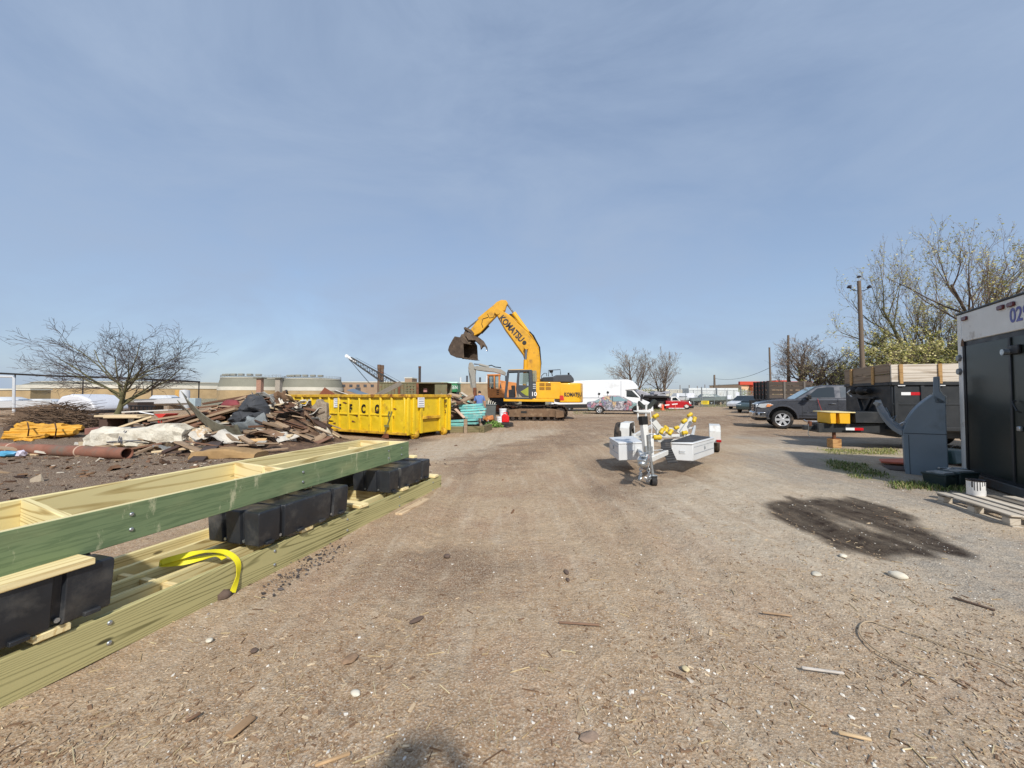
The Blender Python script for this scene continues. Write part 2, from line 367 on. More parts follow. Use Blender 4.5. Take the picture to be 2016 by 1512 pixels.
def vcol_mat(name, rough=.85):
    if name in MATS: return MATS[name]
    m, t, b = _new(name); a = t.nodes.new('ShaderNodeAttribute'); a.attribute_name = 'tint'
    f = rangen(t, noisen(t, objvec(t, (1, 1, 1), False), 60, 4), .3, .7, .8, 1.15)
    c = mixn(t, 1., (1, 1, 1), (1, 1, 1), 'MULTIPLY'); t.links.new(a.outputs['Color'], c.node.inputs['A']); t.links.new(f, c.node.inputs['B'])
    t.links.new(c, b.inputs['Base Color']); b.inputs['Roughness'].default_value = rough; b.inputs['Specular IOR Level'].default_value = .2
    MATS[name] = m; return m
def scatter(name, pts, sizes, cols, shape, mat, label, cat, yaws=None, tilt=.25):
    """thousands of bits too small to pick apart, joined into one mesh"""
    sv, sf = shape; sv = np.array(sv, float); nv = len(sv); N = len(pts)
    a = rng.uniform(0, 6.283, N) if yaws is None else yaws; tl = rng.normal(0, tilt, N); rl = rng.normal(0, tilt, N)
    ca, sa = np.cos(a), np.sin(a); P = sv[None]*sizes[:, None, :]
    y, z = P[..., 1]*np.cos(rl)[:, None]-P[..., 2]*np.sin(rl)[:, None], P[..., 1]*np.sin(rl)[:, None]+P[..., 2]*np.cos(rl)[:, None]
    x, z = P[..., 0]*np.cos(tl)[:, None]-z*np.sin(tl)[:, None], P[..., 0]*np.sin(tl)[:, None]+z*np.cos(tl)[:, None]
    Q = np.stack([x*ca[:, None]-y*sa[:, None], x*sa[:, None]+y*ca[:, None], z], -1)+pts[:, None]
    V = Q.reshape(-1, 3); F = [tuple(int(q)+k*nv for q in f) for k in range(N) for f in sf]
    me = bpy.data.meshes.new(name); me.from_pydata(V, [], F)
    at = me.color_attributes.new('tint', 'FLOAT_COLOR', 'POINT'); C = np.repeat(np.hstack([cols, np.ones((N, 1))]), nv, 0)
    at.data.foreach_set('color', C.ravel().astype(np.float32))
    o = link(name, me, mat, None, kind='stuff'); return tag(o, label, cat)
BOXS = ([(-.5, -.5, -.5), (.5, -.4, -.5), (.5, .5, -.5), (-.5, .35, -.5), (-.45, -.4, .5), (.4, -.5, .5), (.5, .4, .5), (-.5, .5, .5)],
        [(4, 5, 6, 7), (0, 1, 5, 4), (1, 2, 6, 5), (2, 3, 7, 6), (3, 0, 4, 7)])
def pebshape():
    bm = bmesh.new(); bmesh.ops.create_icosphere(bm, subdivisions=1, radius=.5); r = random.Random(3)
    vs = [tuple(v.co*(1+r.uniform(-.22, .22))) for v in bm.verts]; fs = [tuple(v.index for v in f.verts) for f in bm.faces]; bm.free(); return vs, fs
PEB = pebshape()
def screen_points(N, x0, x1, y0, y1, power=1.0):
    px = rng.uniform(x0, x1, N); py = y0+(y1-y0)*rng.uniform(0, 1, N)**power
    P = np.array([tuple(G(a, b)) for a, b in zip(px, py)]); P[:, 2] = ground_height(P[:, 0], P[:, 1]); return P
pal = lambda cs, N: np.array([lin(cs[i]) for i in rng.integers(0, len(cs), N)])*rng.uniform(.75, 1.15, (N, 1))
N = 15000; P = screen_points(N, -100, 2116, 880, 1560, .9); P = P[rng.uniform(0, 1, N) < np.clip(fbm(P[:, 0]*1.3, P[:, 1]*1.3, 4, 91)*4.2-1.5, .06, 1)]; N = len(P); L = rng.lognormal(math.log(.014), .5, N)
scatter('wood_chips', P+[0, 0, .003], np.stack([L, L*rng.uniform(.12, .4, N), np.full(N, .004)], -1), pal([(186, 164, 134), (176, 152, 122), (150, 124, 98), (200, 180, 150), (128, 102, 80), (160, 136, 110)], N), BOXS, vcol_mat('chip_mix'), 'loose wood chips and splinters strewn over the dirt yard', 'wood chips', tilt=.12)
N = 5200; P = screen_points(N, 300, 2116, 880, 1560, .9); w = np.clip((P[:, 0]+2)/6, .25, 1); P = P[rng.uniform(0, 1, N) < w]; N = len(P); L = rng.lognormal(math.log(.010), .42, N)
scatter('pebbles', P+[0, 0, .002], np.stack([L, L*.85, L*.5], -1), pal([(214, 208, 196), (190, 182, 170), (160, 150, 140), (225, 220, 210), (150, 128, 112)], N), PEB, vcol_mat('chip_mix'), 'small pale pebbles and grit scattered over the yard', 'pebbles')
N = 330; P = screen_points(N, -100, 2116, 900, 1560, .8); L = rng.lognormal(math.log(.05), .45, N)
scatter('straw_and_twigs', P+[0, 0, .004], np.stack([L, L*0+.004, np.full(N, .004)], -1), pal([(192, 172, 134), (176, 152, 116), (110, 86, 66), (206, 190, 154)], N), BOXS, vcol_mat('chip_mix'), 'thin straws and twigs lying on the dirt', 'twigs', tilt=.05)
N = 1300; pz = []
while len(pz) < N:
    q = random.choice([(-9, 9.), (-7, 9.5), (-11, 9), (-5, 9.6), (-4, 8), (-6, 7), (-9, 6.5)]); pz.append((q[0]+random.gauss(0, 1.6), q[1]+random.gauss(0, 1.0), 0))
P = np.array(pz); P[:, 2] = ground_height(P[:, 0], P[:, 1])+.01; L = rng.lognormal(math.log(.05), .65, N)
scatter('rubble_scraps', P, np.stack([L, L*rng.uniform(.2, .8, N), L*.18], -1), pal([(120, 92, 72), (92, 70, 56), (176, 160, 138), (150, 128, 104), (130, 102, 78), (204, 194, 178), (70, 55, 48), (100, 78, 62)], N), BOXS, vcol_mat('chip_mix'), 'small scraps of wood and plaster strewn before the demolition pile', 'rubble', tilt=.3)
# dark crumbs of broken asphalt beside the dock beam
N = 260; a = rng.uniform(0, 1, N); c0, c1 = np.array(G(505, 1165)), np.array(G(650, 1075)); P = c0+(c1-c0)*a[:, None]+rng.normal(0, .075, (N, 3))*[1, 1, 0]+[.09, 0, .002]; L = rng.lognormal(math.log(.011), .6, N)
scatter('asphalt_crumbs', P, np.stack([L, L*.8, L*.6], -1), pal([(92, 86, 84), (70, 64, 62), (120, 112, 106)], N), PEB, vcol_mat('chip_mix'), 'dark crumbs of broken asphalt beside the long treated beam', 'rubble')
def grass(name, poly_px, N, h, cols, label, z=0):
    poly = gp(*poly_px); xs = [p[0] for p in poly]; ys = [p[1] for p in poly]; pts = []
    K = N*40; qx = rng.uniform(min(xs)-.2, max(xs)+.2, K); qy = rng.uniform(min(ys)-.2, max(ys)+.2, K)
    k = polymask(qx, qy, poly, .3)**1.5*fbm(qx*2.3, qy*2.3, 3, 5)*1.7-.25; ok = np.nonzero(rng.uniform(0, 1, K) < k)[0][:N]; qz = ground_height(qx[ok], qy[ok]); pts = list(zip(qx[ok], qy[ok], qz))
    mb = MB(); tints = []
    for x, y, z0 in pts:
        a = random.uniform(0, 6.28); l = h*random.uniform(.4, 1.3); b = random.uniform(.2, .9)*l; w = random.uniform(.004, .009)
        ux, uy = math.cos(a), math.sin(a); vx, vy = -uy*w, ux*w
        mb.add([(x-vx, y-vy, z0), (x+vx, y+vy, z0), (x+ux*b*.35+vx*.7, y+uy*b*.35+vy*.7, z0+l*.6), (x+ux*b*.35-vx*.7, y+uy*b*.35-vy*.7, z0+l*.6), (x+ux*b, y+uy*b, z0+l)], [(0, 1, 2, 3), (3, 2, 4)])
        tints += [lin(random.choice(cols))]*5
    me = mb.mesh(name, 0, False); at = me.color_attributes.new('tint', 'FLOAT_COLOR', 'POINT')
    at.data.foreach_set('color', np.hstack([np.array(tints), np.ones((len(tints), 1))]).ravel().astype(np.float32))
    return tag(link(name, me, vcol_mat('grass_mix', .7), None, kind='stuff'), label, 'grass')
GC = [(92, 110, 54), (112, 126, 66), (76, 94, 44), (140, 140, 90), (150, 140, 100)]; GY = [(150, 148, 92), (132, 138, 76), (172, 162, 112), (110, 122, 60)]
grass('grass_patch', [(1765, 955), (1900, 950), (1905, 966), (1770, 962)], 1500, .07, GC, 'fresh green grass growing along the foot of the box trailer')
grass('grass_patch', [(1640, 908), (1690, 915), (1740, 940), (1700, 942), (1650, 922)], 1300, .05, GC, 'diagonal streak of green grass in front of the leaning grey fairing')
grass('grass_patch', [(1625, 885), (1760, 885), (1765, 894), (1640, 894)], 1300, .05, GY, 'yellowish thin grass strip in front of the dump trailer')
grass('grass_patch', [(1290, 806), (1345, 803), (1345, 808), (1290, 812)], 900, .16, GC, 'green weeds along the red tow truck')
grass('grass_patch', [(1130, 811), (1160, 809), (1160, 815), (1130, 816)], 300, .12, GC, 'low green weeds between the excavator and the graffiti car')
grass('grass_patch', [(1380, 798), (1475, 797), (1475, 802), (1380, 802)], 1200, .3, GY, 'scruffy weeds along the foot of the chain link fence')
# ------------------------------------------------------------------ two stacked floating-dock frames, floats and strap
W_OLIVE = WOOD('treated_pine_olive', (172, 164, 116), (88, 84, 48), 34, (.12, 3.4, 3.4), knots=True, rnd=.05)
W_CREAM = WOOD('treated_pine_cream', (218, 203, 150), (160, 134, 78), 14, (.18, 3.8, 3.8), rnd=.06)
W_PALE = WOOD('pine_pale', (226, 208, 158), (186, 154, 94), 12, (.2, 3.8, 3.8), rnd=.05)
def green_paint():
    m, t, b = _new('green_stained_beam')
    v = objvec(t, (.5, 7, 7), False); n = noisen(t, v, 2.2, 5, .6); s = mathn(t, 'SINE', mathn(t, 'MULTIPLY', n, 36))
    c = mixn(t, rangen(t, s, -.3, 1, 0, .45), lin((116, 134, 98)), lin((78, 98, 70)))
    n2 = noisen(t, objvec(t, (1.2, 3, 3), False), 1.7, 5)
    c = mixn(t, rangen(t, n2, .5, .72, 0, .6), c, lin((146, 152, 112)))
    wear = noisen(t, objvec(t, (7, 2.4, 2.4), False), 1.1, 9, .75)
    c = mixn(t, rangen(t, wear, .575, .66, 0, .7), c, lin((196, 194, 160)))
    g = t.nodes.new('ShaderNodeNewGeometry'); sz = t.nodes.new('ShaderNodeSeparateXYZ'); t.links.new(g.outputs['Normal'], sz.inputs[0])
    c = mixn(t, rangen(t, sz.outputs[2], .7, .9), c, lin((222, 208, 160)))      # cut top edge is bare wood
    t.links.new(c, b.inputs['Base Color']); b.inputs['Roughness'].default_value = .8; b.inputs['Specular IOR Level'].default_value = .25
    bumpn(t, b, n, .2, .005); return m
M_GREEN = green_paint()
M_POLY = M('black_polyethylene', (38, 41, 46), .45, var=.25, vs=5, dirt=((92, 90, 86), .52, .78, 4), bump=.12, bs=60, bd=.004)
M_ZINC = M('galvanised_steel', (176, 182, 186), .35, .85, var=.2, vs=20)
M_WHITE_PRINT = M('white_label', (228, 228, 228), .6, var=.05)
M_BLACK = M('black_print', (16, 16, 17), .6, var=.05)
LDIR = Vector((1.30, 4.45, 0)).normalized(); LPER = Vector((-LDIR.y, LDIR.x, 0))    # lower frame: along, and away from the camera
L0 = Vector((-2.47, 1.88, 0)); LEND = 4.64; LBACK = -1.6
def lp(a, o, z=0): return L0+LDIR*a+LPER*o+Vector((0, 0, z))
dock = thing('floating_dock', 'olive treated pine dock frame lying on the dirt under the black floats', 'dock frame', lp(2, .5))
lz = lambda a: .01-.045*max(a, 0)/4.6
def lbeam(n, a0, a1, o, mat, w=.04, h=.235, dz=0): return lumber(n, lp(a0, o, lz(a0)+dz), lp(a1, o, lz(a1)+dz), w, h, mat, dock)
front = lbeam('front_beam', LBACK, LEND, 0, W_OLIVE)
for o, a1 in ((.20, 1.66), (.42, 1.66), (.66, 1.66), (.95, 4.55)): lbeam('joist', LBACK, a1, o, W_CREAM)
lbeam('joist', 2.55, 3.35, .16, W_CREAM)
for a in (1.70, 2.5, 3.4, 4.57): lumber('cross_joist', lp(a, .02, lz(a)+.003), lp(a, .93, lz(a)+.003), .04, .225, W_CREAM, dock)
for a in (.82, 1.6, 1.66):
    for o in (.105, .31, .54): lumber('blocking', lp(a, o-.09, lz(a)+.002), lp(a, o+.09, lz(a)+.002), .04, .2, W_PALE, dock)
# flat boards across the frame that carry the floats
for a, ro in ((.18, .02), (1.86, .0), (2.68, .12), (3.55, .05), (4.45, -.04)): lumber('float_board', lp(a, -.035, lz(a)+.237), lp(a+ro, .98, lz(a)+.237), .14, .036, W_PALE, dock)
lumber('float_board', lp(1.45, .42, .275), lp(1.9, .98, .275), .1, .036, W_PALE, dock)
bolt = MB().lathe([(0, -.01), (.013, -.01), (.013, .0), (.009, .004), (.0, .005)], 10)
bme = bolt.mesh('bolt_head')
for a in (-.35, .42, 1.52, 2.42, 3.42, 4.35):
    for z in (.06, .175):
        o = link('bolt_head', bme, M_ZINC, front); m = Matrix.Translation(lp(a, -.024, lz(a)+z)) @ (-LPER).to_track_quat('Z', 'Y').to_matrix().to_4x4(); o.matrix_basis = wmat(front).inverted() @ m
# upper frame
UDIR = Vector((1.02, 3.78, 0)).normalized(); UPER = Vector((-UDIR.y, UDIR.x, 0)); U0 = Vector((-2.56, 1.93, .585)); UEND = 3.92; UW = .80; UB = -1.9
def up(a, o, z=0): return U0+UDIR*a+UPER*o+Vector((0, 0, z))
ufr = thing('floating_dock', 'long dock frame with a green front beam resting on top of the black floats', 'dock frame', up(2, .4))
gb = lumber('front_beam', up(UB, 0), up(UEND, 0), .04, .235, M_GREEN, ufr); gb['label'] = 'green stained front beam with white scuffs'
lumber('back_beam', up(UB, UW), up(UEND, UW), .04, .235, W_CREAM, ufr)
lumber('middle_joist', up(1.77, .30), up(UEND-.04, .30), .04, .228, W_CREAM, ufr)
for a, m_ in ((.28, W_CREAM), (1.74, W_PALE)):
    lumber('cross_joist', up(a+.0, .022, .002), up(a+.16, UW-.022, .002), .04, .23, m_, ufr)
lumber('end_board', up(UEND-.02, .022, .001), up(UEND-.02, UW-.022, .001), .04, .232, W_PALE, ufr)
for o in (.16, .52): lumber('blocking', up(UEND-.5, o-.1, .003), up(UEND-.5, o+.1, .003), .04, .19, W_PALE, ufr)
for a in (1.93, .55, 3.4, 3.72):
    for z in (.07, .165):
        o = link('bolt_head', bme, M_ZINC, gb); o.matrix_basis = wmat(gb).inverted() @ (Matrix.Translation(up(a, -.024, z)) @ (-UPER).to_track_quat('Z', 'Y').to_matrix().to_4x4())
def sticker(parent, c, u, w, h):
    s = MB().box((0, 0, 0), (w, h, .001)); n = u.cross(Vector((0, 0, 1))); m = Matrix((u, Vector((0, 0, 1)), n)).transposed().to_4x4(); m.translation = c
    s.v = [wmat(parent).inverted() @ (m @ p) for p in s.v]; st = s.build('lumber_tag', M_WHITE_PRINT, parent)
    b = MB()
    for k in range(8): b.box((-w*.42+w*.84*k/8, h*.05, .001), (w*.04*(1+k % 3), h*.6, .0006))
    b.v = [wmat(parent).inverted() @ (m @ p) for p in b.v]; b.build('bar_code', M('grey_print', (120, 124, 140)), parent)
sticker(ufr, up(1.745, .3, .13)-UDIR*.018, -UPER, .09, .05)
sticker(ufr, up(UEND-.05, .16, .14), -UPER, .09, .06)
# black floats: ribbed polyethylene drums with corner notches and bolting slots
def float_mesh():
    Lx, Wy, H = 1.05, .56, .28; mb = MB()
    xs = [-Lx/2, -.33, -.27, -.01, .01, .27, .33, Lx/2]; ins = [0, 0, 1, 1]
    def prof():                        # outline with vertical grooves, walked round the drum
        o = []; g = .03; w = .026
        for x in (-.30, .30): o += [(x-w, -Wy/2), (x-w*.7, -Wy/2+g), (x+w*.7, -Wy/2+g), (x+w, -Wy/2)]
        o = [(-Lx/2, -Wy/2)]+o+[(Lx/2, -Wy/2)]
        for y in (-.10, .10): o += [(Lx/2, y-w), (Lx/2-g, y-w*.7), (Lx/2-g, y+w*.7), (Lx/2, y+w)]
        n = len(o); return o+[(-x, -y) for x, y in o]
    base = prof()
    def ring(z, k): return [(x*k, y*(1-(1-k)*1.6), z) for x, y in base]
    mb.loft([ring(0, .965), ring(.012, .98), ring(.25, 1.), ring(.272, .994), ring(.28, .975)])
    for x in (-.30, 0, .30): mb.box((x, 0, .283), (.012, Wy*.9, .007))      # shallow strap ribs across the top
    for x in (-.42, -.1, .16, .43):                                            # bolting lugs under the rim
        for sy in (-1, 1): mb.box((x, sy*(Wy/2-.004), .012), (.07, .03, .024))
    return mb.mesh('float_drum', 30)
fme = float_mesh()
def add_float(a, o, label, flip=0):
    f = thing('float_drum', label, 'float', lp(a, o, lz(a)+.275), yaw(LDIR.x, LDIR.y)+R(flip), 'black dock floats between the frames')
    link('body', fme, M_POLY, f, bevel=.005, seg=2)
    for x in (-.3, .3): MB().lathe([(0, 0), (.013, 0), (.013, .012), (0, .012)], 8, 'y', (x, -.262, .03)).build('clamp_bolt', M_ZINC, f)
    for y in (-.1, .1): MB().lathe([(0, 0), (.013, 0), (.013, .012), (0, .012)], 8, 'x', (-.508, y, .03)).build('clamp_bolt', M_ZINC, f)
    return f
add_float(-.10, .24, 'black ribbed float cut off by the left edge with a cream plank on top')
add_float(1.86, .225, 'black ribbed float in the middle beside the yellow strap')
add_float(3.72, .26, 'black ribbed float at the far end under the green beam end')
add_float(3.2, .98, 'black ribbed float in shade behind the middle and far floats', 2)
lumber('plank', lp(-1.2, .09, .562), lp(.33, .06, .562), .25, .036, W_PALE); pk = bpy.data.objects['plank']; tag(pk, 'bare cream plank lying flat on the nearest black float', 'plank')
for q, (a, o, nm) in enumerate(((4.1, .2, 'short cream wedge under the end of the green beam'), (2.1, .25, 'cream spacer on top of the middle float under the green beam'))):
    w = lumber('spacer_block', lp(a, o-.06, .553), lp(a+.03, o+.32, .553), .09, .036, W_PALE); tag(w, nm, 'wood block')
p0, p1 = G(775, 1015), G(832, 985); w = lumber('loose_board', (p0.x+.06, p0.y, .0), (p1.x+.06, p1.y, .0), .1, .03, WOOD('loose_board_wood', (186, 164, 134), (140, 112, 84), 5)); tag(w, 'short weathered board on the dirt beside the far end of the dock beam', 'board')
# yellow lifting strap: a flat webbing loop over the front beam
def ribbon(pts, w, th, wdir):
    mb = MB(); pts = [Vector(p) for p in pts]; sp = []
    for i in range(len(pts)-1):                                       # Catmull-Rom
        a, b_, c, d = pts[max(i-1, 0)], pts[i], pts[i+1], pts[min(i+2, len(pts)-1)]
        for k in range(8):
            t = k/8; sp.append(.5*((2*b_)+(c-a)*t+(2*a-5*b_+4*c-d)*t*t+(3*b_-a-3*c+d)*t**3))
    sp.append(pts[-1]); n = len(sp); rings = []
    for i, p in enumerate(sp):
        f = i/(n-1)*(len(wdir)-1); k = min(int(f), len(wdir)-2); wd = Vector(wdir[k]).lerp(Vector(wdir[k+1]), f-k).normalized()
        tn = (sp[min(i+1, n-1)]-sp[max(i-1, 0)]).normalized(); wd = (wd-tn*wd.dot(tn)).normalized(); nn = tn.cross(wd)
        rings.append([p+wd*w/2+nn*th/2, p-wd*w/2+nn*th/2, p-wd*w/2-nn*th/2, p+wd*w/2-nn*th/2])
    return mb.loft(rings)
st = thing('lifting_strap', 'bright yellow webbing strap looped over the olive front beam', 'strap', lp(1.75, 0, .0))
ribbon([lp(1.13, -.05, .015), lp(1.18, -.04, .12), lp(1.18, -.03, .225), lp(1.14, .04, .30), lp(1.07, .13, .325), lp(1.0, .26, .305), lp(.93, .40, .262), lp(.99, .30, .252), lp(1.07, .2, .262), lp(1.13, .11, .275), lp(1.14, .05, .25)], .043, .004,
       [LDIR-LPER*.3, LDIR+LPER*.4, LDIR, LDIR-LPER*.2, LDIR, LDIR*.5+Vector((0, 0, .6)), Vector((0, 0, 1))+LDIR*.3, LDIR*.3+Vector((0, 0, .9)), LDIR*.8+Vector((0, 0, .4)), LDIR, LDIR]).build('webbing', M('yellow_webbing', (226, 214, 34), .55, var=.12, vs=8, bump=.3, bs=160, bd=.002), st, world=True)
# ------------------------------------------------------------------ white boat trailer
M_TW = M('trailer_white_paint', (208, 208, 204), .45, var=.08, vs=4, dirt=((146, 126, 104), .55, .85, 4))
M_TWB = M('toolbox_white_paint', (204, 206, 207), .4, var=.06, vs=3, dirt=((164, 148, 130), .58, .88, 3))
M_RUB = M('tyre_rubber', (34, 33, 33), .85, var=.3, vs=10, dirt=((120, 104, 88), .5, .8, 4), bump=.2, bs=50)
M_ROLL = M('yellow_rollers', (214, 180, 40), .5, var=.18, vs=9)
M_DKST = M('dark_steel', (44, 44, 46), .5, .4, var=.3, vs=6)
M_RED = M('red_lens', (170, 20, 22), .25, var=.1)
M_MAT = M('black_rubber_mat', (52, 53, 56), .8, var=.2, vs=6, dirt=((120, 110, 98), .55, .9, 3), bump=.2, bs=80)
def wheel(parent, c, axis, r, w, rim_r, spokes=6, mats=None, name='wheel', rim_mat=None, groove=True, rimstyle='spoke'):
    """tyre with tread blocks, rim dish, spokes and hub; axis = outward direction of the wheel face (unit, horizontal)"""
    e = bpy.data.objects.new(name, None); COL.objects.link(e); e.parent = parent; e.empty_display_size = .1
    ax = Vector(axis).normalized(); up_ = Vector((0, 0, 1)); fw = up_.cross(ax)
    m = Matrix((fw, ax, up_)).transposed().to_4x4(); m.translation = Vector(c); e.matrix_basis = wmat(parent).inverted() @ m
    prof = [(rim_r, -w*.42), (rim_r+.02*r, -w*.5), (r*.86, -w*.52), (r*.96, -w*.46), (r, -w*.36)]
    if groove:
        for k in (-.18, .0, .18): prof += [(r, (k-.03)*w), (r*.975, (k-.025)*w), (r*.975, (k+.025)*w), (r, (k+.03)*w)]
    prof += [(r, w*.36), (r*.96, w*.46), (r*.86, w*.52), (rim_r+.02*r, w*.5), (rim_r, w*.42)]
    mb = MB(); rings = [[(a*math.cos(2*math.pi*k/32), h, a*math.sin(2*math.pi*k/32)) for k in range(32)] for a, h in prof]
    mb.loft(rings, None, cap=False); mb.build('tyre', mats or M_RUB, e, smooth=40)
    rm = rim_mat or M_ZINC; mb = MB()
    mb.lathe([(rim_r*1.01, w*.44), (rim_r*.93, w*.46), (rim_r*.9, w*.38), (rim_r*.9, -w*.3)], 28, 'y', cap=False)
    if rimstyle == 'spoke':
        for k in range(spokes):
            a = 2*math.pi*k/spokes; T = Matrix.Rotation(a, 4, 'Y')
            mb.prism([(rim_r*.16, -rim_r*.15), (rim_r*.92, -rim_r*.2), (rim_r*.92, rim_r*.2), (rim_r*.16, rim_r*.15)], 'y', w*.30, w*.42, T)
        mb.lathe([(0, w*.44), (rim_r*.2, w*.44), (rim_r*.24, w*.4), (rim_r*.24, w*.28), (0, w*.28)], 16, 'y')
        mb.build('rim', rm, e, bevel=.006, seg=1)
        d = MB(); d.lathe([(0, w*.12), (rim_r*.9, w*.12), (rim_r*.9, w*.05), (0, w*.05)], 24, 'y'); d.build('brake_drum', M_DKST, e)
    else:
        mb.lathe([(rim_r*.9, w*.15), (rim_r*.55, w*.28), (rim_r*.3, w*.34), (0, w*.34)], 24, 'y')
        for k in range(8):
            a = 2*math.pi*k/8; mb.lathe([(0, w*.36), (rim_r*.06, w*.36), (rim_r*.06, w*.3)], 6, 'y', (rim_r*.38*math.cos(a), 0, rim_r*.38*math.sin(a)))
        mb.build('rim', rm, e)
    return e
TD = Vector((-.445, -.895, 0)).normalized(); TL = Vector((0, 0, 1)).cross(TD); AX = Vector((4.36, 10.75, 0))   # towards coupler; TL points to the picture's right
def tp(a, s, z): return AX+TD*a+TL*s+Vector((0, 0, z))          # a along towards the coupler, s sideways (+ = picture right)
tr = thing('boat_trailer', 'white boat trailer with yellow rollers and two white tool boxes on its tongue', 'trailer', AX)
def tbar(mb, pts, w, h):
    for p, q in zip(pts, pts[1:]):
        p, q = Vector(p), Vector(q); d = q-p; m = d.to_track_quat('X', 'Z').to_matrix().to_4x4(); m.translation = (p+q)/2; mb.box((0, 0, 0), (d.length+w*.5, w, h), None, m)
fr = MB()
for s in (-1, 1):
    tbar(fr, [tp(-1.6, s*.62, .52), tp(2.0, s*.62, .52)], .06, .10); tbar(fr, [tp(2.0, s*.62, .46), tp(4.75, s*.05, .42)], .06, .09)
for a in (-1.5, .95, 2.0): tbar(fr, [tp(a, -.62, .50), tp(a, 0, .44), tp(a, .62, .50)], .06, .07)
tbar(fr, [tp(0, -1.02, .36), tp(0, 1.02, .36)], .08, .08)
fr.build('frame', M_TW, tr, bevel=.008, seg=1, world=True)
# coupler, chains, jack
cp = MB(); tbar(cp, [tp(4.62, 0, .47), tp(5.02, 0, .46)], .1, .12); cp.build('tongue_head', M_TW, tr, bevel=.01, world=True)
cz = MB(); tbar(cz, [tp(4.98, .0, .47), tp(5.22, 0, .45)], .13, .10); cz.ball(tp(5.2, 0, .43), .075, 2, (1, 1, .8)); tbar(cz, [tp(5.02, 0, .54), tp(5.16, 0, .535)], .07, .03); cz.build('coupler', M_ZINC, tr, bevel=.008, world=True)
dc = MB().box((0, 0, 0), (.1, .001, .09)); m_ = Matrix((TD, TL, Vector((0, 0, 1)))).transposed().to_4x4(); m_.translation = tp(4.9, .054, .47); dc.v = [m_ @ p for p in dc.v]; dc.build('warning_sticker', M('red_white_sticker', (196, 60, 52), .5), tr, world=True)
def chain(parent, a, b, sag, n, r=.022, wire=.0055, name='safety_chain'):
    mb = MB(); a, b = Vector(a), Vector(b)
    for k in range(n):
        t = (k+.5)/n; p = a.lerp(b, t)+Vector((0, 0, -sag*4*t*(1-t))); q = a.lerp(b, t+.01)+Vector((0, 0, -sag*4*(t+.01)*(1-t-.01))); d = (q-p).normalized()
        s = d.cross(Vector((0, 0, 1))); s = s.normalized() if s.length > .01 else Vector((1, 0, 0)); o = d.cross(s)
        if k % 2: s, o = o, s
        pts = [p+d*r*1.5*math.cos(x)+s*r*math.sin(x) for x in [2*math.pi*j/10 for j in range(11)]]; mb.tube(pts, wire, 5, False)
    return mb.build(name, M_ZINC, parent, world=True)
chain(tr, tp(4.9, .05, .42), tp(5.12, .1, .2), .12, 11); chain(tr, tp(4.95, -.05, .42), tp(5.1, -.06, .16), .08, 10); chain(tr, tp(5.12, .1, .2), tp(5.0, .02, .17), .06, 5)
jk = MB(); J = Vector((2.33, 6.42, 0)); jk.tube([(J.x-.07, J.y, .84), (J.x-.055, J.y, .52)], .034, 12); jk.tube([(J.x-.055, J.y, .55), (J.x, J.y, .16)], .026, 12); jk.box((J.x-.06, J.y+.04, .60), (.12, .1, .1)); jk.box((J.x-.065, J.y+.03, .55), (.02, .1, .2))
jk.tube([(J.x-.07, J.y, .84), (J.x-.05, J.y-.06, .86), (J.x+.04, J.y-.09, .86)], .008, 6); jk.box((J.x+.005, J.y, .175), (.12, .1, .012))
for s in (-1, 1): jk.prism([(J.y-.05, .18), (J.y+.05, .18), (J.y+.03, .06), (J.y-.02, .06)], 'x', J.x+s*.052, J.x+s*.058)
jk.build('jack', M_ZINC, tr, bevel=.003, seg=1, world=True)
wj = wheel(tr, (J.x+.005, J.y, .082), (1, 0, 0), .082, .085, .035, name='jack_wheel', groove=False, rimstyle='disc')
# winch post
PB = tp(4.35, -.04, .5); post = MB(); tbar(post, [PB, tp(4.30, -.10, 1.04)], .11, .09); tbar(post, [tp(4.38, .06, .46), tp(4.33, .05, .72)], .05, .05); post.build('winch_post', M_TW, tr, bevel=.008, world=True)
tbar(pb := MB(), [tp(4.303, -.098, 1.0), tp(4.298, -.104, 1.09)], .125, .105); pb.build('post_collar', M_BLACK, tr, bevel=.006, world=True)
wt = MB()
for s in (-.09, .04): tbar(wt, [tp(4.28, -.10+s, 1.05), tp(4.24, -.10+s*1.2, 1.34)], .03, .03)
wt.tube([tp(4.26, -.21, 1.2), tp(4.26, .02, 1.2)], .035, 10); wt.lathe([(0, 0), (.06, 0), (.06, .02), (0, .02)], 14, 'z', tuple(tp(4.26, -.22, 1.2))); wt.build('winch', M_TW, tr, bevel=.004, seg=1, world=True)
bs = MB(); c0 = tp(4.2, -.08, 1.33)
bs.prism([(-.13, .01), (-.04, -.08), (.09, -.08), (.21, .07), (.15, .1), (.06, -.01), (-.03, -.005), (-.11, .07)], 'y', -.04, .04, Matrix.Translation(c0)); bs.build('bow_stop', M('bow_stop_rubber', (40, 46, 42), .7), tr, bevel=.008, world=True)
wr = MB(); wr.tube([tp(4.28, .02, 1.22), tp(4.33, .05, .9), tp(4.5, .04, .62), tp(4.85, .05, .47)], .006, 5); wr.tube([tp(4.5, .09, .55), tp(3.6, .22, .46), tp(2.3, .5, .46)], .006, 5); wr.build('wiring', M_WHITE_PRINT, tr, world=True)
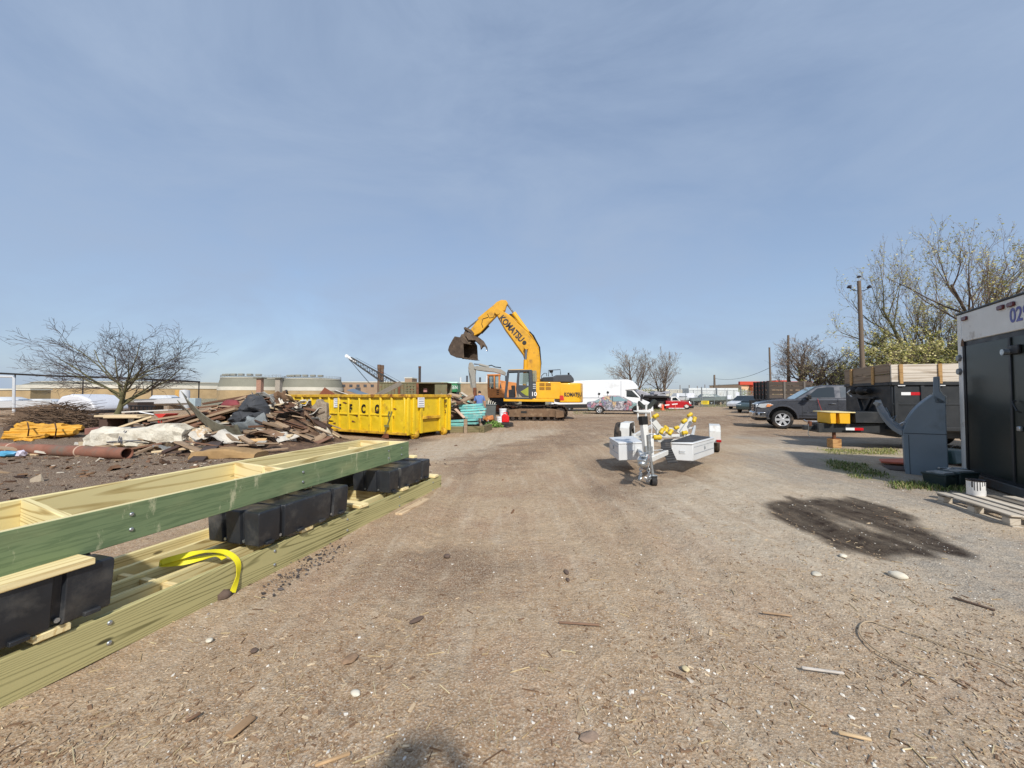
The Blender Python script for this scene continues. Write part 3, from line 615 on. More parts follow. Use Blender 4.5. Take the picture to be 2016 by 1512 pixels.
# tool boxes on the V of the tongue
def toolbox(c, label, mat_top=False):
    """c = ground corners (front-inner, front-outer, rear-outer, rear-inner)"""
    e = bpy.data.objects.new('tool_box', None); COL.objects.link(e); e.parent = tr; e['label'] = label; c = [Vector((p[0], p[1], 0)) for p in c]; z0, z1 = .255, .565
    e.matrix_basis = wmat(tr).inverted() @ Matrix.Translation(c[0]+Vector((0, 0, z0)))
    b = MB(); b.prism([(p.x, p.y) for p in c], 'z', z0, z1); b.build('case', M_TWB, e, bevel=.012, world=True)
    cen = sum(c, Vector())/4; l = MB(); l.prism([tuple((cen+(p-cen)*1.03)[:2]) for p in c], 'z', z1, z1+.035); l.build('lid', M_TWB, e, bevel=.012, world=True)
    def face(p, q): d = (q-p).normalized(); return d, d.cross(Vector((0, 0, 1)))
    for (p, q, wd, hz, lat) in ((c[0], c[1], .11, .42, False), (c[1], c[2], .16, .455, True)):
        d, n = face(p, q); n = n if n.dot((p+q)/2-cen) > 0 else -n; mid = (p+q)/2
        m = Matrix((d, n, Vector((0, 0, 1)))).transposed().to_4x4(); m.translation = Vector((mid.x, mid.y, hz))
        h = MB()
        if lat:
            h.box((0, .004, -.075), ((q-p).length*.94, .008, .008), None, m); h.box((0, .004, .055), ((q-p).length*.94, .006, .006), None, m)
            h.box((0, .012, .0), (.025, .02, .07), None, m); h.build('latch', M_ZINC, e, bevel=.003, seg=1, world=True)
        else:
            h.box((0, .003, 0), (wd, .006, .075), None, m); h.tube([m @ Vector(x) for x in ((-.045, .006, .02), (-.045, .03, .02), (.045, .03, .02), (.045, .006, .02))], .006, 6); h.box((0, .008, -.02), (.1, .01, .012), None, m); h.build('handle', M_TWB, e, bevel=.002, seg=1, world=True)
    return e
bl = [G(1266, 905, .255), G(1218, 907, .255), G(1200, 893, .255), G(1246, 889, .255)]; toolbox(bl, 'left white tool box')
brx = [G(1322, 906, .255), G(1365, 908, .255), G(1406, 893, .255), G(1362, 887, .255)]; toolbox(brx, 'right white tool box with a grey mat on top')
mt = MB(); cr = sum(brx, Vector())/4
mt.prism([tuple((cr+(p-cr)*k)[:2]) for p, k in zip(brx, (1.05, .82, .82, 1.0))], 'z', .603, .615); mt.build('lid_mat', M_MAT, tr, bevel=.004, world=True)
fl = MB(); rings = []; path = [(1330, 863, 7.5), (1318, 864, 7.35), (1311, 870, 7.25), (1312, 880, 7.2), (1316, 890, 7.2), (1321, 901, 7.2), (1327, 914, 7.2)]
for i in range(len(path)-1):
    for k in range(5):
        t = k/5; a_, b_ = path[i], path[i+1]; p = D(a_[0]+(b_[0]-a_[0])*t, a_[1]+(b_[1]-a_[1])*t, a_[2]+(b_[2]-a_[2])*t); p.y += .012*((k+i) % 2)
        rings.append([p+Vector((-.1, -.02, -.01)), p+Vector((.1, .03, .0)), p+Vector((.1, .045, 0)), p+Vector((-.1, -.005, -.01))])
fl.loft(rings); fl.build('ribbed_flap', M_MAT, tr, smooth=15, world=True)
# fenders and wheels
def fender(s):
    mb = MB(); r0, w = .43, .26; out = []; inn = []
    pf = [(.52, .30), (.50, .58), (.36, .72), (-.36, .72), (-.50, .58), (-.52, .30)]
    c = s*1.12
    th = .02; pin = [(a*(1-.05), z-(.02 if z > .6 else 0)) for a, z in pf]
    for (a, z), (a2, z2), (b_, y), (b2, y2) in zip(pf, pf[1:], pin, pin[1:]):
        ring = lambda o: [tp(a, o, z), tp(a2, o, z2), tp(b2, o, y2), tp(b_, o, y)]
        mb.loft([ring(c-w/2), ring(c+w/2)])
    side = [tp(a, c+s*w/2, z) for a, z in pf]+[tp(a, c+s*w/2, z) for a, z in ((-.42, .30), (-.40, .5), (-.28, .6), (.28, .6), (.40, .5), (.42, .30))]
    n = len(side); mb.add(side+[p-TL*s*.015 for p in side], [tuple(range(n)), tuple(range(2*n-1, n-1, -1))]+[(i, (i+1) % n, n+(i+1) % n, n+i) for i in range(n)])
    return mb.build('fender', M_TW, tr, bevel=.006, seg=1, world=True)
fender(1); fender(-1)
wheel(tr, tp(0, 1.12, .34), TL, .34, .21, .19, rimstyle='disc', rim_mat=M_TW)
wheel(tr, tp(.18, -1.30, .36), -TL, .36, .21, .2, rimstyle='disc', rim_mat=M_TW)
wheel(tr, tp(-.05, -1.08, .34), -TL, .33, .19, .19, rimstyle='disc', rim_mat=M_TW)
lt = MB(); tbar(lt, [tp(.53, 1.2, .35), tp(.55, 1.2, .35)], .11, .06); lt.build('marker_light', M_RED, tr, bevel=.006, world=True)
# bunks with rollers
def bunk(p, q, rolls, name='roller_arm'):
    mb = MB(); tbar(mb, [p, q], .07, .12); mid = (Vector(p)+Vector(q))/2
    tbar(mb, [mid, Vector((mid.x, mid.y, .5))], .05, .05); a = mb.build(name, M_TW, tr, bevel=.006, seg=1, world=True)
    for (px, py, d, ra) in rolls:
        c = D(px, py, d); ax = Vector((math.cos(ra), .25, math.sin(ra))).normalized(); m = ax.to_track_quat('Z', 'Y').to_matrix().to_4x4(); m.translation = c
        r = MB().lathe([(0, -.065), (.036, -.065), (.05, -.045), (.04, 0), (.05, .045), (.036, .065), (0, .065)], 14, 'z', T=m); r.build('roller', M_ROLL, tr, world=True)
bunk(D(1284, 826, 8.7), D(1305, 852, 8.7), [(1291, 819, 8.6, .4), (1286, 823, 8.9, .4), (1303, 849, 8.6, 1.0), (1312, 846, 8.8, 1.1), (1320, 851, 8.5, .9)])
bunk(D(1286, 834, 9.5), D(1301, 852, 9.5), [(1309, 843, 9.6, 1.0)])
bunk(D(1342, 852, 9.2), D(1362, 824, 9.2), [(1358, 817, 9.3, .6), (1367, 826, 9.0, 1.2), (1347, 829, 8.7, .5), (1348, 852, 8.8, .1)])
bunk(D(1334, 850, 10.1), D(1348, 832, 10.1), [(1332, 842, 10.0, .3)])
tbar(cb := MB(), [D(1296, 858, 8.9), D(1320, 858, 8.9), D(1345, 857, 8.9)], .06, .06); cb.build('bunk_bar', M_TW, tr, bevel=.008, world=True)
r = MB().lathe([(0, -.08), (.045, -.08), (.06, -.05), (.048, 0), (.06, .05), (.045, .08), (0, .08)], 14, 'x', tuple(tp(3.0, -.0, .62))); r.build('roller', M_ROLL, tr, world=True)
# ------------------------------------------------------------------ yellow tracked excavator
M_YEL = M('excavator_yellow', (224, 168, 26), .45, var=.1, vs=1.5, dirt=((146, 108, 52), .58, .86, 2.2), coat=.2)
M_YBOOM = M('boom_yellow', (206, 152, 22), .5, var=.14, vs=2, dirt=((118, 88, 50), .54, .8, 2.5))
M_DGREY = M('cab_dark_grey', (58, 62, 68), .5, var=.12, vs=4)
M_MUDST = M('muddy_brown_steel', (112, 88, 66), .85, var=.25, vs=4, dirt=((150, 128, 102), .5, .75, 3), bump=.4, bs=14)
M_TRACK = M('track_steel', (56, 46, 40), .8, .2, var=.3, vs=6, dirt=((120, 98, 76), .5, .75, 5), bump=.3, bs=20)
M_BKT = M('worn_bucket_steel', (92, 78, 66), .75, .3, var=.3, vs=4, dirt=((140, 120, 98), .55, .8, 3), bump=.4, bs=18)
M_ROD = M('chrome_rod', (150, 152, 156), .2, .9, var=.1)
M_HOSE = M('black_hose', (28, 26, 25), .6)
M_CABGL = GLASS('cab_glass', (120, 142, 138), .05, .45)
M_RUST = M('rusty_steel', (118, 72, 48), .85, .1, var=.3, vs=5, dirt=((80, 50, 36), .5, .75, 4), bump=.3, bs=25)
XD = 24.3                                      # depth of the machine's centre plane
def X3(cx, cy, d=XD): return D(640+cx/3.877, 560+cy/3.877, d)     # from the enlarged view of the photograph
ex = thing('excavator', 'big yellow tracked excavator with its boom raised and bucket hanging', 'excavator', (1.4, XD, 0))
def plate(name, pts, y0, y1, mat, parent=ex, d=XD, bevel=.03, seg=2, conv=X3):
    mb = MB(); q = [conv(x, y, d) for x, y in pts]; mb.prism([(p.x, p.z) for p in q], 'y', d+y0, d+y1); return mb.build(name, mat, parent, bevel=bevel, seg=seg, world=True)
def faceplane(P0, n):
    """a vertical plane through P0 with horizontal normal n (pointing away from the viewer): pixel -> point, and a slab builder"""
    n = Vector((n[0], n[1], 0)).normalized(); u = Vector((n.y, -n.x, 0)); P0 = Vector((P0[0], P0[1], 0))
    def conv(px, py):
        r_ = ray(px, py); t = P0.dot(n)/(r_.x*n.x+r_.y*n.y); return Vector((r_.x*t, r_.y*t, CAMH+r_.z*t))
    def slabp(name, pts, y0, y1, mat, parent, bevel=.012):
        q = [conv(x, y) for x, y in pts]; L = [((p-P0).dot(u), p.z) for p in q]; m = Matrix((u, n, Vector((0, 0, 1)))).transposed().to_4x4(); m.translation = P0
        mb = MB().prism(L, 'y', y0, y1, m); return mb.build(name, mat, parent, bevel=bevel, seg=2, world=True)
    return conv, slabp, n, u
def rod(name, p, q, r, mat, parent, n=12):
    return MB().tube([p, q], r, n).build(name, mat, parent, world=True)
# undercarriage: two crawlers
def crawler(dy, name):
    d = XD+dy; e = bpy.data.objects.new(name, None); COL.objects.link(e); e.parent = ex; e.empty_display_size = .1
    xl, xr, zt, zb = -.75, 3.28, .90, .0; r = .40; path = []
    for k in range(13): a = math.pi/2-math.pi*k/12; path.append((xr-r+r*math.cos(a), .46+.44*math.sin(a)))
    for k in range(9): path.append((xr-r-(xr-xl-2*r)*(k+1)/9.01, .02))
    for k in range(13): a = -math.pi/2-math.pi*k/12; path.append((xl+r+r*math.cos(a), .46+.44*math.sin(a)))
    for k in range(9): t = (k+1)/10; path.append((xl+r+(xr-xl-2*r)*t, .90-.05*math.sin(t*math.pi*3)**2))
    per = [0]
    P = path+[path[0]]
    for a, b in zip(P, P[1:]): per.append(per[-1]+math.hypot(b[0]-a[0], b[1]-a[1]))
    L = per[-1]; n = 46; sh = None
    for k in range(n):
        s = L*k/n; i = max(j for j in range(len(per)-1) if per[j] <= s); t = (s-per[i])/(per[i+1]-per[i]+1e-9)
        p = (P[i][0]+(P[i+1][0]-P[i][0])*t, P[i][1]+(P[i+1][1]-P[i][1])*t); an = math.atan2(P[i+1][1]-P[i][1], P[i+1][0]-P[i][0])
        if sh is None:
            m = MB(); m.box((0, 0, 0), (L/n*.93, .6, .035)); m.box((0, 0, .035), (.03, .6, .05)); m.box((-.07, 0, .03), (.02, .6, .03)); sh = m.mesh('track_shoe', 30)
        o = link('track_shoe', sh, M_TRACK, e); o.matrix_basis = wmat(e).inverted() @ (Matrix.Translation((p[0], d, p[1])) @ Matrix.Rotation(-an, 4, 'Y') @ Matrix.Rotation(math.pi if False else 0, 4, 'X') @ Matrix.Scale(-1, 4, (0, 0, 1)))
    f = MB(); f.prism([(xl+.35, .28), (xl+.5, .62), (xl+1.2, .70), (xr-1.0, .70), (xr-.45, .62), (xr-.3, .26), (xr-.6, .2), (xl+.6, .2)], 'y', d-.2, d+.2); f.build('track_frame', M_MUDST, e, bevel=.03, world=True)
    g = MB(); g.prism([(xr-.72, .62), (xr-.24, .58), (xr-.2, .2), (xr-.72, .14)], 'y', d-.29, d-.18); g.build('sprocket_guard', M_MUDST, e, bevel=.03, world=True)
    for k in range(2):
        w = MB(); w.lathe([(0, -.27), (.08, -.27), (.34, -.1), (.38, 0), (.34, .1), (0, .12)], 22, 'y', ((xl+r, xr-r)[k], d, .46)); w.build('idler', M_TRACK, e, world=True)
    for k in range(7):
        w = MB(); w.lathe([(0, -.2), (.1, -.2), (.1, -.12), (.07, -.1), (.07, .1), (.1, .12), (.1, .2), (0, .2)], 12, 'y', (xl+.8+k*.42, d, .13)); w.build('roller', M_TRACK, e, world=True)
    for x in (.5, 1.9):
        w = MB(); w.lathe([(0, -.16), (.08, -.16), (.08, .16), (0, .16)], 12, 'y', (x, d, .76)); w.build('carrier_roller', M_TRACK, e, world=True)
    h = MB(); h.box((xl+1.45, d-.2, .5), (.35, .04, .12)); h.build('frame_slot', M_HOSE, e, world=True)
crawler(-1.2, 'crawler'); crawler(1.2, 'crawler')
u = MB(); u.bb(.4, 2.3, XD-1.1, XD+1.1, .45, .85); u.lathe([(.75, .85), (.75, 1.1), (0, 1.1)], 28, 'z', (1.35, XD, 0)); u.build('carbody', M_DKST, ex, bevel=.03, world=True)
# upper structure, near side plane at XD-1.45
ND = XD-1.42
def XN(cx, cy, d=ND): return X3(cx, cy, ND)
plate('deck_skirt', [(1362, 868), (1750, 874), (1750, 905), (1742, 897), (1362, 893)], 0, 2.84, M_YEL, d=ND, bevel=.02)
plate('side_body', [(1585, 742), (1800, 745), (1800, 876), (1585, 872)], .02, 2.8, M_YEL, d=ND, bevel=.04)
cw = MB(); z0, z1 = X3(1960, 903, ND).z, X3(1960, 752, ND).z; xs0, xs1 = X3(1790, 800, ND).x, X3(1968, 800, ND).x
sec = [(xs0, ND), (xs1-.5, ND-.005), (xs1-.12, ND+.12), (xs1+.12, ND+.7), (xs1+.16, ND+1.42), (xs1+.12, ND+2.14), (xs1-.12, ND+2.72), (xs1-.5, ND+2.845), (xs0, ND+2.84)]
cw.prism(sec, 'z', z0, z1); cw.build('counterweight', M_YEL, ex, bevel=.07, seg=3, world=True)
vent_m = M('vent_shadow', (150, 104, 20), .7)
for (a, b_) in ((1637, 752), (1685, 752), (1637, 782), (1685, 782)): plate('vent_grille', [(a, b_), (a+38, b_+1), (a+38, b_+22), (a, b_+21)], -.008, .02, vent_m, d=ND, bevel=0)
plate('engine_hood', [(1658, 744), (1662, 708), (1745, 702), (1768, 690), (1880, 686), (1904, 716), (1906, 746)], .25, 2.6, M_DGREY, d=ND, bevel=.05)
for k in range(10): plate('hood_louvre', [(1668+k*8, 706), (1671+k*8, 706), (1671+k*8, 738), (1668+k*8, 738)], .225, .25, M_HOSE, d=ND, bevel=0)
for (pts) in ([(1655, 745), (1650, 700), (1672, 678), (1690, 678), (1692, 700)], [(1705, 702), (1705, 655), (1795, 650), (1798, 688)]):
    MB().tube([X3(x, y, ND+.35) for x, y in pts], .022, 6).build('hand_rail', M_DGREY, ex, world=True)
MB().tube([X3(1735, 700, ND+.5), X3(1730, 672, ND+.5)], .03, 6).build('mirror_stalk', M_DGREY, ex, world=True)
plate('mirror', [(1715, 652), (1748, 652), (1745, 670), (1722, 672)], .45, .52, M_HOSE, d=ND, bevel=.01)
MB().tube([X3(1860, 690, ND+1.4), X3(1858, 674, ND+1.4)], .06, 8).build('exhaust', M_HOSE, ex, world=True)
# cab: dark frame, glass, seat
CW = 1.0
cf = []
def cpoly(name, pts, y0, y1, mat, bevel=.015): return plate(name, pts, y0, y1, mat, d=ND, bevel=bevel)
for y in (0, CW-.07):
    cpoly('cab_pillar', [(1388, 668), (1402, 662), (1404, 680), (1384, 862), (1366, 862)], y, y+.07, M_DGREY)
    cpoly('cab_pillar', [(1470, 664), (1486, 664), (1476, 862), (1458, 800)], y, y+.07, M_DGREY)
    cpoly('cab_pillar', [(1556, 662), (1582, 662), (1585, 868), (1562, 866)], y, y+.07, M_DGREY)
    cpoly('cab_rail', [(1395, 652), (1578, 650), (1584, 664), (1390, 670)], y, y+.07, M_DGREY)
cpoly('cab_roof', [(1392, 655), (1402, 649), (1575, 645), (1584, 654)], .04, CW-.04, M_YEL, .03)
cpoly('cab_floor', [(1368, 862), (1585, 866), (1585, 880), (1366, 876)], .0, CW, M_DGREY)
cpoly('door_panel', [(1480, 768), (1562, 772), (1562, 862), (1505, 860), (1478, 832)], -.015, .03, M_DGREY, .02)
cpoly('door_window', [(1488, 678), (1552, 674), (1556, 764), (1484, 760)], .0, .012, M_CABGL, 0)
cpoly('door_lower_window', [(1492, 818), (1552, 782), (1552, 852), (1530, 846)], -.022, -.012, M('cab_lower_glass', (150, 156, 60), .15), .004)
cpoly('rear_panel', [(1584, 656), (1614, 656), (1618, 742), (1586, 742)], .05, CW-.05, M_CABGL, .01)
cpoly('rear_panel', [(1582, 742), (1610, 742), (1612, 868), (1584, 868)], -.005, .1, M_DGREY, .01)
for k, y in enumerate((760, 775, 790)): cpoly('stripe_decal', [(1586, y), (1609, y), (1609, y+4), (1586, y+4)], -.012, -.006, M_WHITE_PRINT, 0)
cpoly('cab_seat', [(1420, 770), (1450, 770), (1455, 858), (1405, 858), (1408, 820), (1425, 815)], .3, .75, M_HOSE, .03)
cpoly('control_console', [(1400, 805), (1440, 800), (1452, 862), (1402, 862)], .1, .26, M_DKST, .02)
text('model_number', '10', .34, M_WHITE_PRINT, ex, wmat(ex).inverted() @ X3(1594, 838, ND-.02), (math.pi/2, 0, 0), .02)
pd = X3(1808, 868, ND-.02); MB().prism([(pd.x-.13, pd.z-.13), (pd.x+.13, pd.z-.13), (pd.x+.08, pd.z+.16), (pd.x-.13, pd.z+.16)], 'y', ND-.012, ND-.008).build('warning_decal', M('red_decal', (200, 40, 30), .5), ex, world=True)
M_LOGO = M('logo_navy', (34, 32, 44), .5, var=.05)
text('maker_name', 'KOMATSU', .33, M_LOGO, ex, wmat(ex).inverted() @ X3(1893, 842, ND-.02), (math.pi/2, 0, 0), .03, .68)
# boom
BW = .33
plate('boom', [(1326, 192), (1350, 205), (1400, 235), (1470, 300), (1545, 370), (1602, 445), (1632, 520), (1640, 620), (1640, 745), (1528, 745), (1530, 600), (1512, 540), (1440, 440), (1375, 350), (1318, 250), (1310, 215)], -BW, BW, M_YBOOM, bevel=.05)
a, b_ = X3(1370, 283), X3(1478, 400); ang = math.atan2(b_.z-a.z, b_.x-a.x)
mid = X3(1424, 345); text('maker_name', 'KOMATSU', .54, M_LOGO, ex, wmat(ex).inverted() @ Vector((mid.x-.02, XD-BW-.008, mid.z)), Matrix.Rotation(math.pi/2, 4, 'X') @ Matrix.Rotation(ang, 4, 'Z'), .035, .80)
for y in (-.5, .5):
    rod('lift_cylinder', X3(1537, 480, XD+y), X3(1530, 585, XD+y), .075, M_ROD, ex); rod('lift_cylinder_barrel', X3(1531, 575, XD+y), X3(1520, 860, XD+y), .13, M_YBOOM, ex)
    MB().lathe([(0, -.1), (.14, -.1), (.14, .1), (0, .1)], 14, 'y', tuple(X3(1537, 480, XD+y))).build('pin_boss', M_YBOOM, ex, world=True)
rod('arm_cylinder', X3(1548, 372), X3(1438, 218), .16, M_YEL, ex, 16); rod('arm_cylinder_rod', X3(1438, 218), X3(1390, 150), .055, M_ROD, ex)
for k, o in enumerate((-.2, -.1, .12)):
    MB().tube([X3(1400+k*8, 232-k*4, XD+o), X3(1480+k*6, 292, XD+o), X3(1575+k*8, 390, XD+o), X3(1626+k*6, 480, XD+o), X3(1642+k*3, 600, XD+o), X3(1640, 700, XD+o)], .035, 6).build('hydraulic_hose', M_HOSE if k else M_YBOOM, ex, world=True)
MB().tube([X3(1550, 378, XD-.1), X3(1585, 405, XD-.1), X3(1590, 440, XD-.1)], .05, 8).build('hydraulic_hose', M_HOSE, ex, world=True)
MB().lathe([(0, -.36), (.13, -.36), (.13, -.3), (0, -.3)], 14, 'y', tuple(X3(1520, 450))).build('work_light', M_HOSE, ex, world=True)
# arm
plate('arm', [(1345, 124), (1382, 126), (1397, 150), (1385, 168), (1375, 205), (1330, 222), (1255, 300), (1190, 372), (1142, 398), (1112, 368), (1112, 348), (1160, 285), (1250, 200), (1310, 140)], -.24, .24, M_YBOOM, bevel=.04)
MB().lathe([(0, -.38), (.17, -.38), (.17, .38), (0, .38)], 16, 'y', tuple(X3(1318, 218))).build('pin_boss', M_YBOOM, ex, world=True)
rod('bucket_cylinder', X3(1290, 172), X3(1172, 268), .12, M_YBOOM, ex); rod('bucket_cylinder_rod', X3(1172, 268), X3(1088, 334), .05, M_ROD, ex)
for pts in ([(1365, 215), (1330, 195), (1300, 210), (1285, 250), (1255, 255), (1240, 225)], [(1245, 250), (1205, 262), (1195, 300), (1205, 330)]):
    MB().tube([X3(x, y, XD-.26) for x, y in pts], .016, 6).build('hydraulic_hose', M_HOSE, ex, world=True)
plate('linkage', [(1062, 336), (1075, 330), (1120, 352), (1142, 378), (1130, 398), (1115, 378), (1080, 352), (1065, 350)], -.3, .3, M_BKT, bevel=.02)
plate('linkage', [(1075, 345), (1098, 352), (1075, 400), (1045, 410)], -.2, .2, M_BKT, bevel=.02)
# bucket: curved shell turned three-quarters, cheeks, cutting edge with teeth
bk = bpy.data.objects.new('bucket', None); COL.objects.link(bk); bk.parent = ex; bk.empty_display_size = .1
prof = [(1120, 462), (1085, 415), (1040, 405), (1015, 435), (985, 475), (975, 505), (1000, 542), (1060, 566), (1128, 572)]
def bring(d, s=1.0, o=(0, 0)):
    c = X3(1065, 490, XD); out = []
    for x, y in prof:
        p = X3(x, y, XD); out.append(Vector((c.x+(p.x-c.x)*s+o[0], d, c.z+(p.z-c.z)*s+o[1])))
    return out
sh = MB(); outer = [bring(XD+y) for y in (-.72, -.4, 0, .4, .72)]; inner = [bring(XD+y, .93) for y in (-.66, -.4, 0, .4, .66)]
sh.loft(outer, cap=False, closed=False); sh.loft(inner, cap=False, closed=False)
n = len(prof)
for o_, i_ in ((outer[0], inner[0]), (outer[-1], inner[-1])): sh.loft([o_, i_], cap=False, closed=False)
sh.loft([[r_[-1] for r_ in outer], [r_[-1] for r_ in inner]], cap=False, closed=False); sh.loft([[r_[0] for r_ in outer], [r_[0] for r_ in inner]], cap=False, closed=False)
sh.build('shell', M_BKT, bk, world=True)
for y in (-.72, .68): c = MB(); q = bring(XD); c.prism([(p.x, p.z) for p in q], 'y', XD+y, XD+y+.04); c.build('cheek_plate', M_BKT, bk, bevel=.01, world=True)
for k in range(5):
    p = X3(1128, 572, XD); y = XD-.6+k*.3; t = MB(); t.prism([(p.x-.18, p.z-.04), (p.x-.15, p.z+.08), (p.x+.2, p.z-.06)], 'y', y-.06, y+.06); t.build('tooth', M_BKT, bk, world=True)
plate('bucket_ear', [(1030, 415), (1045, 385), (1075, 380), (1100, 392), (1118, 450), (1100, 460), (1060, 440)], -.28, .28, M_BKT, bevel=.02)
bc_ = X3(1065, 490, XD); bk.matrix_basis = wmat(ex).inverted() @ Matrix.Translation(bc_) @ Matrix.Rotation(R(-32), 4, 'Z') @ Matrix.Translation(-bc_) @ wmat(ex)
# thumb
th = bpy.data.objects.new('thumb', None); COL.objects.link(th); th.parent = ex; th.empty_display_size = .1
for k, y in enumerate((-.36, -.12, .12, .36)):
    plate('thumb_tine', [(1085, 372), (1110, 378), (1140, 398), (1180, 412), (1215, 440), (1236, 475), (1240, 508), (1226, 482-k*4), (1208, 470), (1198-k*4, 496), (1180, 462), (1150, 432), (1100, 432), (1078, 395)], y-.045, y+.045, M_BKT, th, bevel=.01)
plate('thumb_bar', [(1120, 400), (1150, 410), (1150, 425), (1120, 415)], -.4, .4, M_BKT, th, bevel=.01)
rod('thumb_cylinder', X3(1246, 312), X3(1190, 370), .10, M_HOSE, ex); rod('thumb_cylinder_rod', X3(1190, 370), X3(1152, 404), .06, M_HOSE, ex)
# ------------------------------------------------------------------ older grey and orange wheeled excavator behind it
OD = 31.0
def O3(cx, cy, d=OD): return D(860+cx/6.72, 680+cy/6.72, d)
M_OGREY = M('faded_grey_paint', (148, 146, 138), .65, var=.15, vs=2, dirt=((110, 84, 62), .55, .8, 2))
M_ORANGE = M('faded_orange_paint', (206, 134, 72), .6, var=.15, vs=2, dirt=((140, 84, 52), .55, .8, 2.5))
o2 = thing('wheeled_excavator', 'faded orange excavator with a grey folded boom behind the yellow one', 'excavator', (-1.6, OD, 0))
op = lambda name, pts, y0, y1, mat, bevel=.03: plate(name, pts, y0, y1, mat, o2, OD, bevel, 2, O3)
op('boom', [(520, 270), (640, 290), (760, 300), (850, 318), (915, 360), (905, 400), (860, 385), (760, 355), (640, 345), (530, 330), (495, 310)], -.28, .28, M_OGREY)
op('arm', [(425, 250), (440, 225), (470, 228), (500, 280), (520, 310), (512, 400), (520, 560), (528, 690), (490, 690), (470, 560), (450, 420), (430, 360), (418, 300)], -.2, .2, M_OGREY)
op('arm_tip', [(482, 560), (522, 558), (528, 700), (535, 760), (490, 760), (486, 690)], -.24, .24, M_RUST)
rod('arm_cylinder', O3(560, 252), O3(690, 285), .1, M_OGREY, o2); rod('arm_cylinder_rod', O3(490, 245), O3(560, 252), .05, M_ROD, o2); rod('bucket_cylinder', O3(430, 330), O3(460, 560), .08, M_OGREY, o2)
MB().tube([O3(650, 278), O3(720, 262), O3(770, 285), O3(850, 295)], .04, 6).build('hydraulic_hose', M_HOSE, o2, world=True)
for y in (-1.15, .15):
    for (a, b_) in ((682, 398), (760, 398), (822, 398)): op('cab_pillar', [(a, b_), (a+16, b_), (a+18, 590), (a, 590)], y, y+.08, M_ORANGE, .01)
op('cab_roof', [(676, 392), (845, 388), (848, 408), (678, 412)], -1.18, .26, M_ORANGE)
op('cab_window', [(700, 420), (760, 420), (760, 560), (700, 560)], -1.1, -1.08, M_CABGL, 0); op('cab_window', [(782, 420), (822, 420), (822, 560), (782, 560)], -1.1, -1.08, M_CABGL, 0)
op('cab_base', [(682, 575), (900, 575), (900, 690), (690, 690)], -1.25, 1.2, M_ORANGE); op('rear_body', [(845, 470), (1050, 500), (1050, 690), (880, 690)], -1.2, 1.2, M_ORANGE)
op('cab_seat', [(720, 560), (750, 500), (770, 500), (770, 580), (720, 580)], -.8, -.3, M_HOSE)
op('under_frame', [(700, 690), (1080, 690), (1080, 760), (740, 780)], -1.1, 1.1, M_DKST)
for k, x in enumerate((810, 1000)):
    for y in (-1.15, 1.15): p = O3(x, 790); wheel(o2, (p.x, OD+y, .5), (0, -1 if y < 0 else 1, 0), .5, .3, .26, rimstyle='disc', rim_mat=M_RUST)
for k in range(3): op('grille_slot', [(800, 598+k*22), (830, 598+k*22), (830, 608+k*22), (800, 608+k*22)], -1.27, -1.24, M_HOSE, 0)
op('outrigger_blade', [(690, 770), (760, 700), (900, 760), (900, 800), (760, 830)], -.9, .9, M_DKST)
# ------------------------------------------------------------------ yellow roll-off dumpster
M_DY = M('dumpster_yellow', (222, 188, 34), .5, var=.1, vs=1.6, dirt=((158, 118, 44), .56, .8, 2.6), bump=.4, bs=5, bd=.04)
M_DYR = M('dumpster_rim', (204, 160, 40), .6, var=.2, vs=3, dirt=((120, 66, 34), .5, .68, 4))
DL = Vector((-.883, .469, 0)).normalized(); DC = Vector((-3.5, 12.98, 0)); LEN, WID, HT, FZ = 6.75, 2.3, 1.5, .17
du = thing('dumpster', 'yellow ribbed steel roll-off dumpster with stencilled black letters', 'dumpster', DC, 0, rot=(0, 0, yaw(DL.x, DL.y)))
# local frame: x along the long side (away to the left), y = -width (far side), near long side is y = 0
Y = lambda w: -w
th = .012; mw = .09
f = MB(); f.bb(0, LEN, Y(.05), Y(WID-.05), FZ, FZ+.06); f.build('floor', M_DY, du, bevel=.01)
def wallpanel(name, x0, x1, y, z0, z1, out, nrib, mat):
    """slightly bulged sheet between ribs"""
    mb = MB(); nx, nz = 60, 14; V = []; n_ = 0
    r = random.Random(name)
    for i in range(nx+1):
        for j in range(nz+1):
            x = x0+(x1-x0)*i/nx; z = z0+(z1-z0)*j/nz; b = .04*math.sin(math.pi*((x-x0)/(x1-x0)*nrib % 1))*math.sin(math.pi*j/nz)*r.uniform(.4, 1.4)
            V.append((x, y+out*b, z))
    F = [(i*(nz+1)+j, (i+1)*(nz+1)+j, (i+1)*(nz+1)+j+1, i*(nz+1)+j+1) for i in range(nx) for j in range(nz)]
    k = len(V); V2 = [(x, y-out*.012, z) for x, yy, z in V]; F2 = [tuple(q+k for q in f[::-1]) for f in F]
    edge = []
    B = [i*(nz+1) for i in range(nx+1)]+[nx*(nz+1)+j for j in range(1, nz+1)]+[i*(nz+1)+nz for i in range(nx-1, -1, -1)]+[j for j in range(nz-1, 0, -1)]
    edge = [(B[i], B[(i+1) % len(B)], B[(i+1) % len(B)]+k, B[i]+k) for i in range(len(B))]
    mb.add(V+V2, F+F2+edge); return mb.build(name, mat, du, smooth=50)
wallpanel('near_side', .02, LEN-.02, 0, FZ, HT, 1, 11, M_DY); wallpanel('far_side', .02, LEN-.02, -WID, FZ, HT, -1, 11, M_DY)
e1 = MB(); e1.bb(0, .015, -WID+.01, -.01, FZ+.0, HT); e1.build('end_wall', M_DY, du); e1 = MB(); e1.bb(LEN-.015, LEN, -WID+.01, -.01, FZ, HT); e1.build('end_wall', M_DY, du)
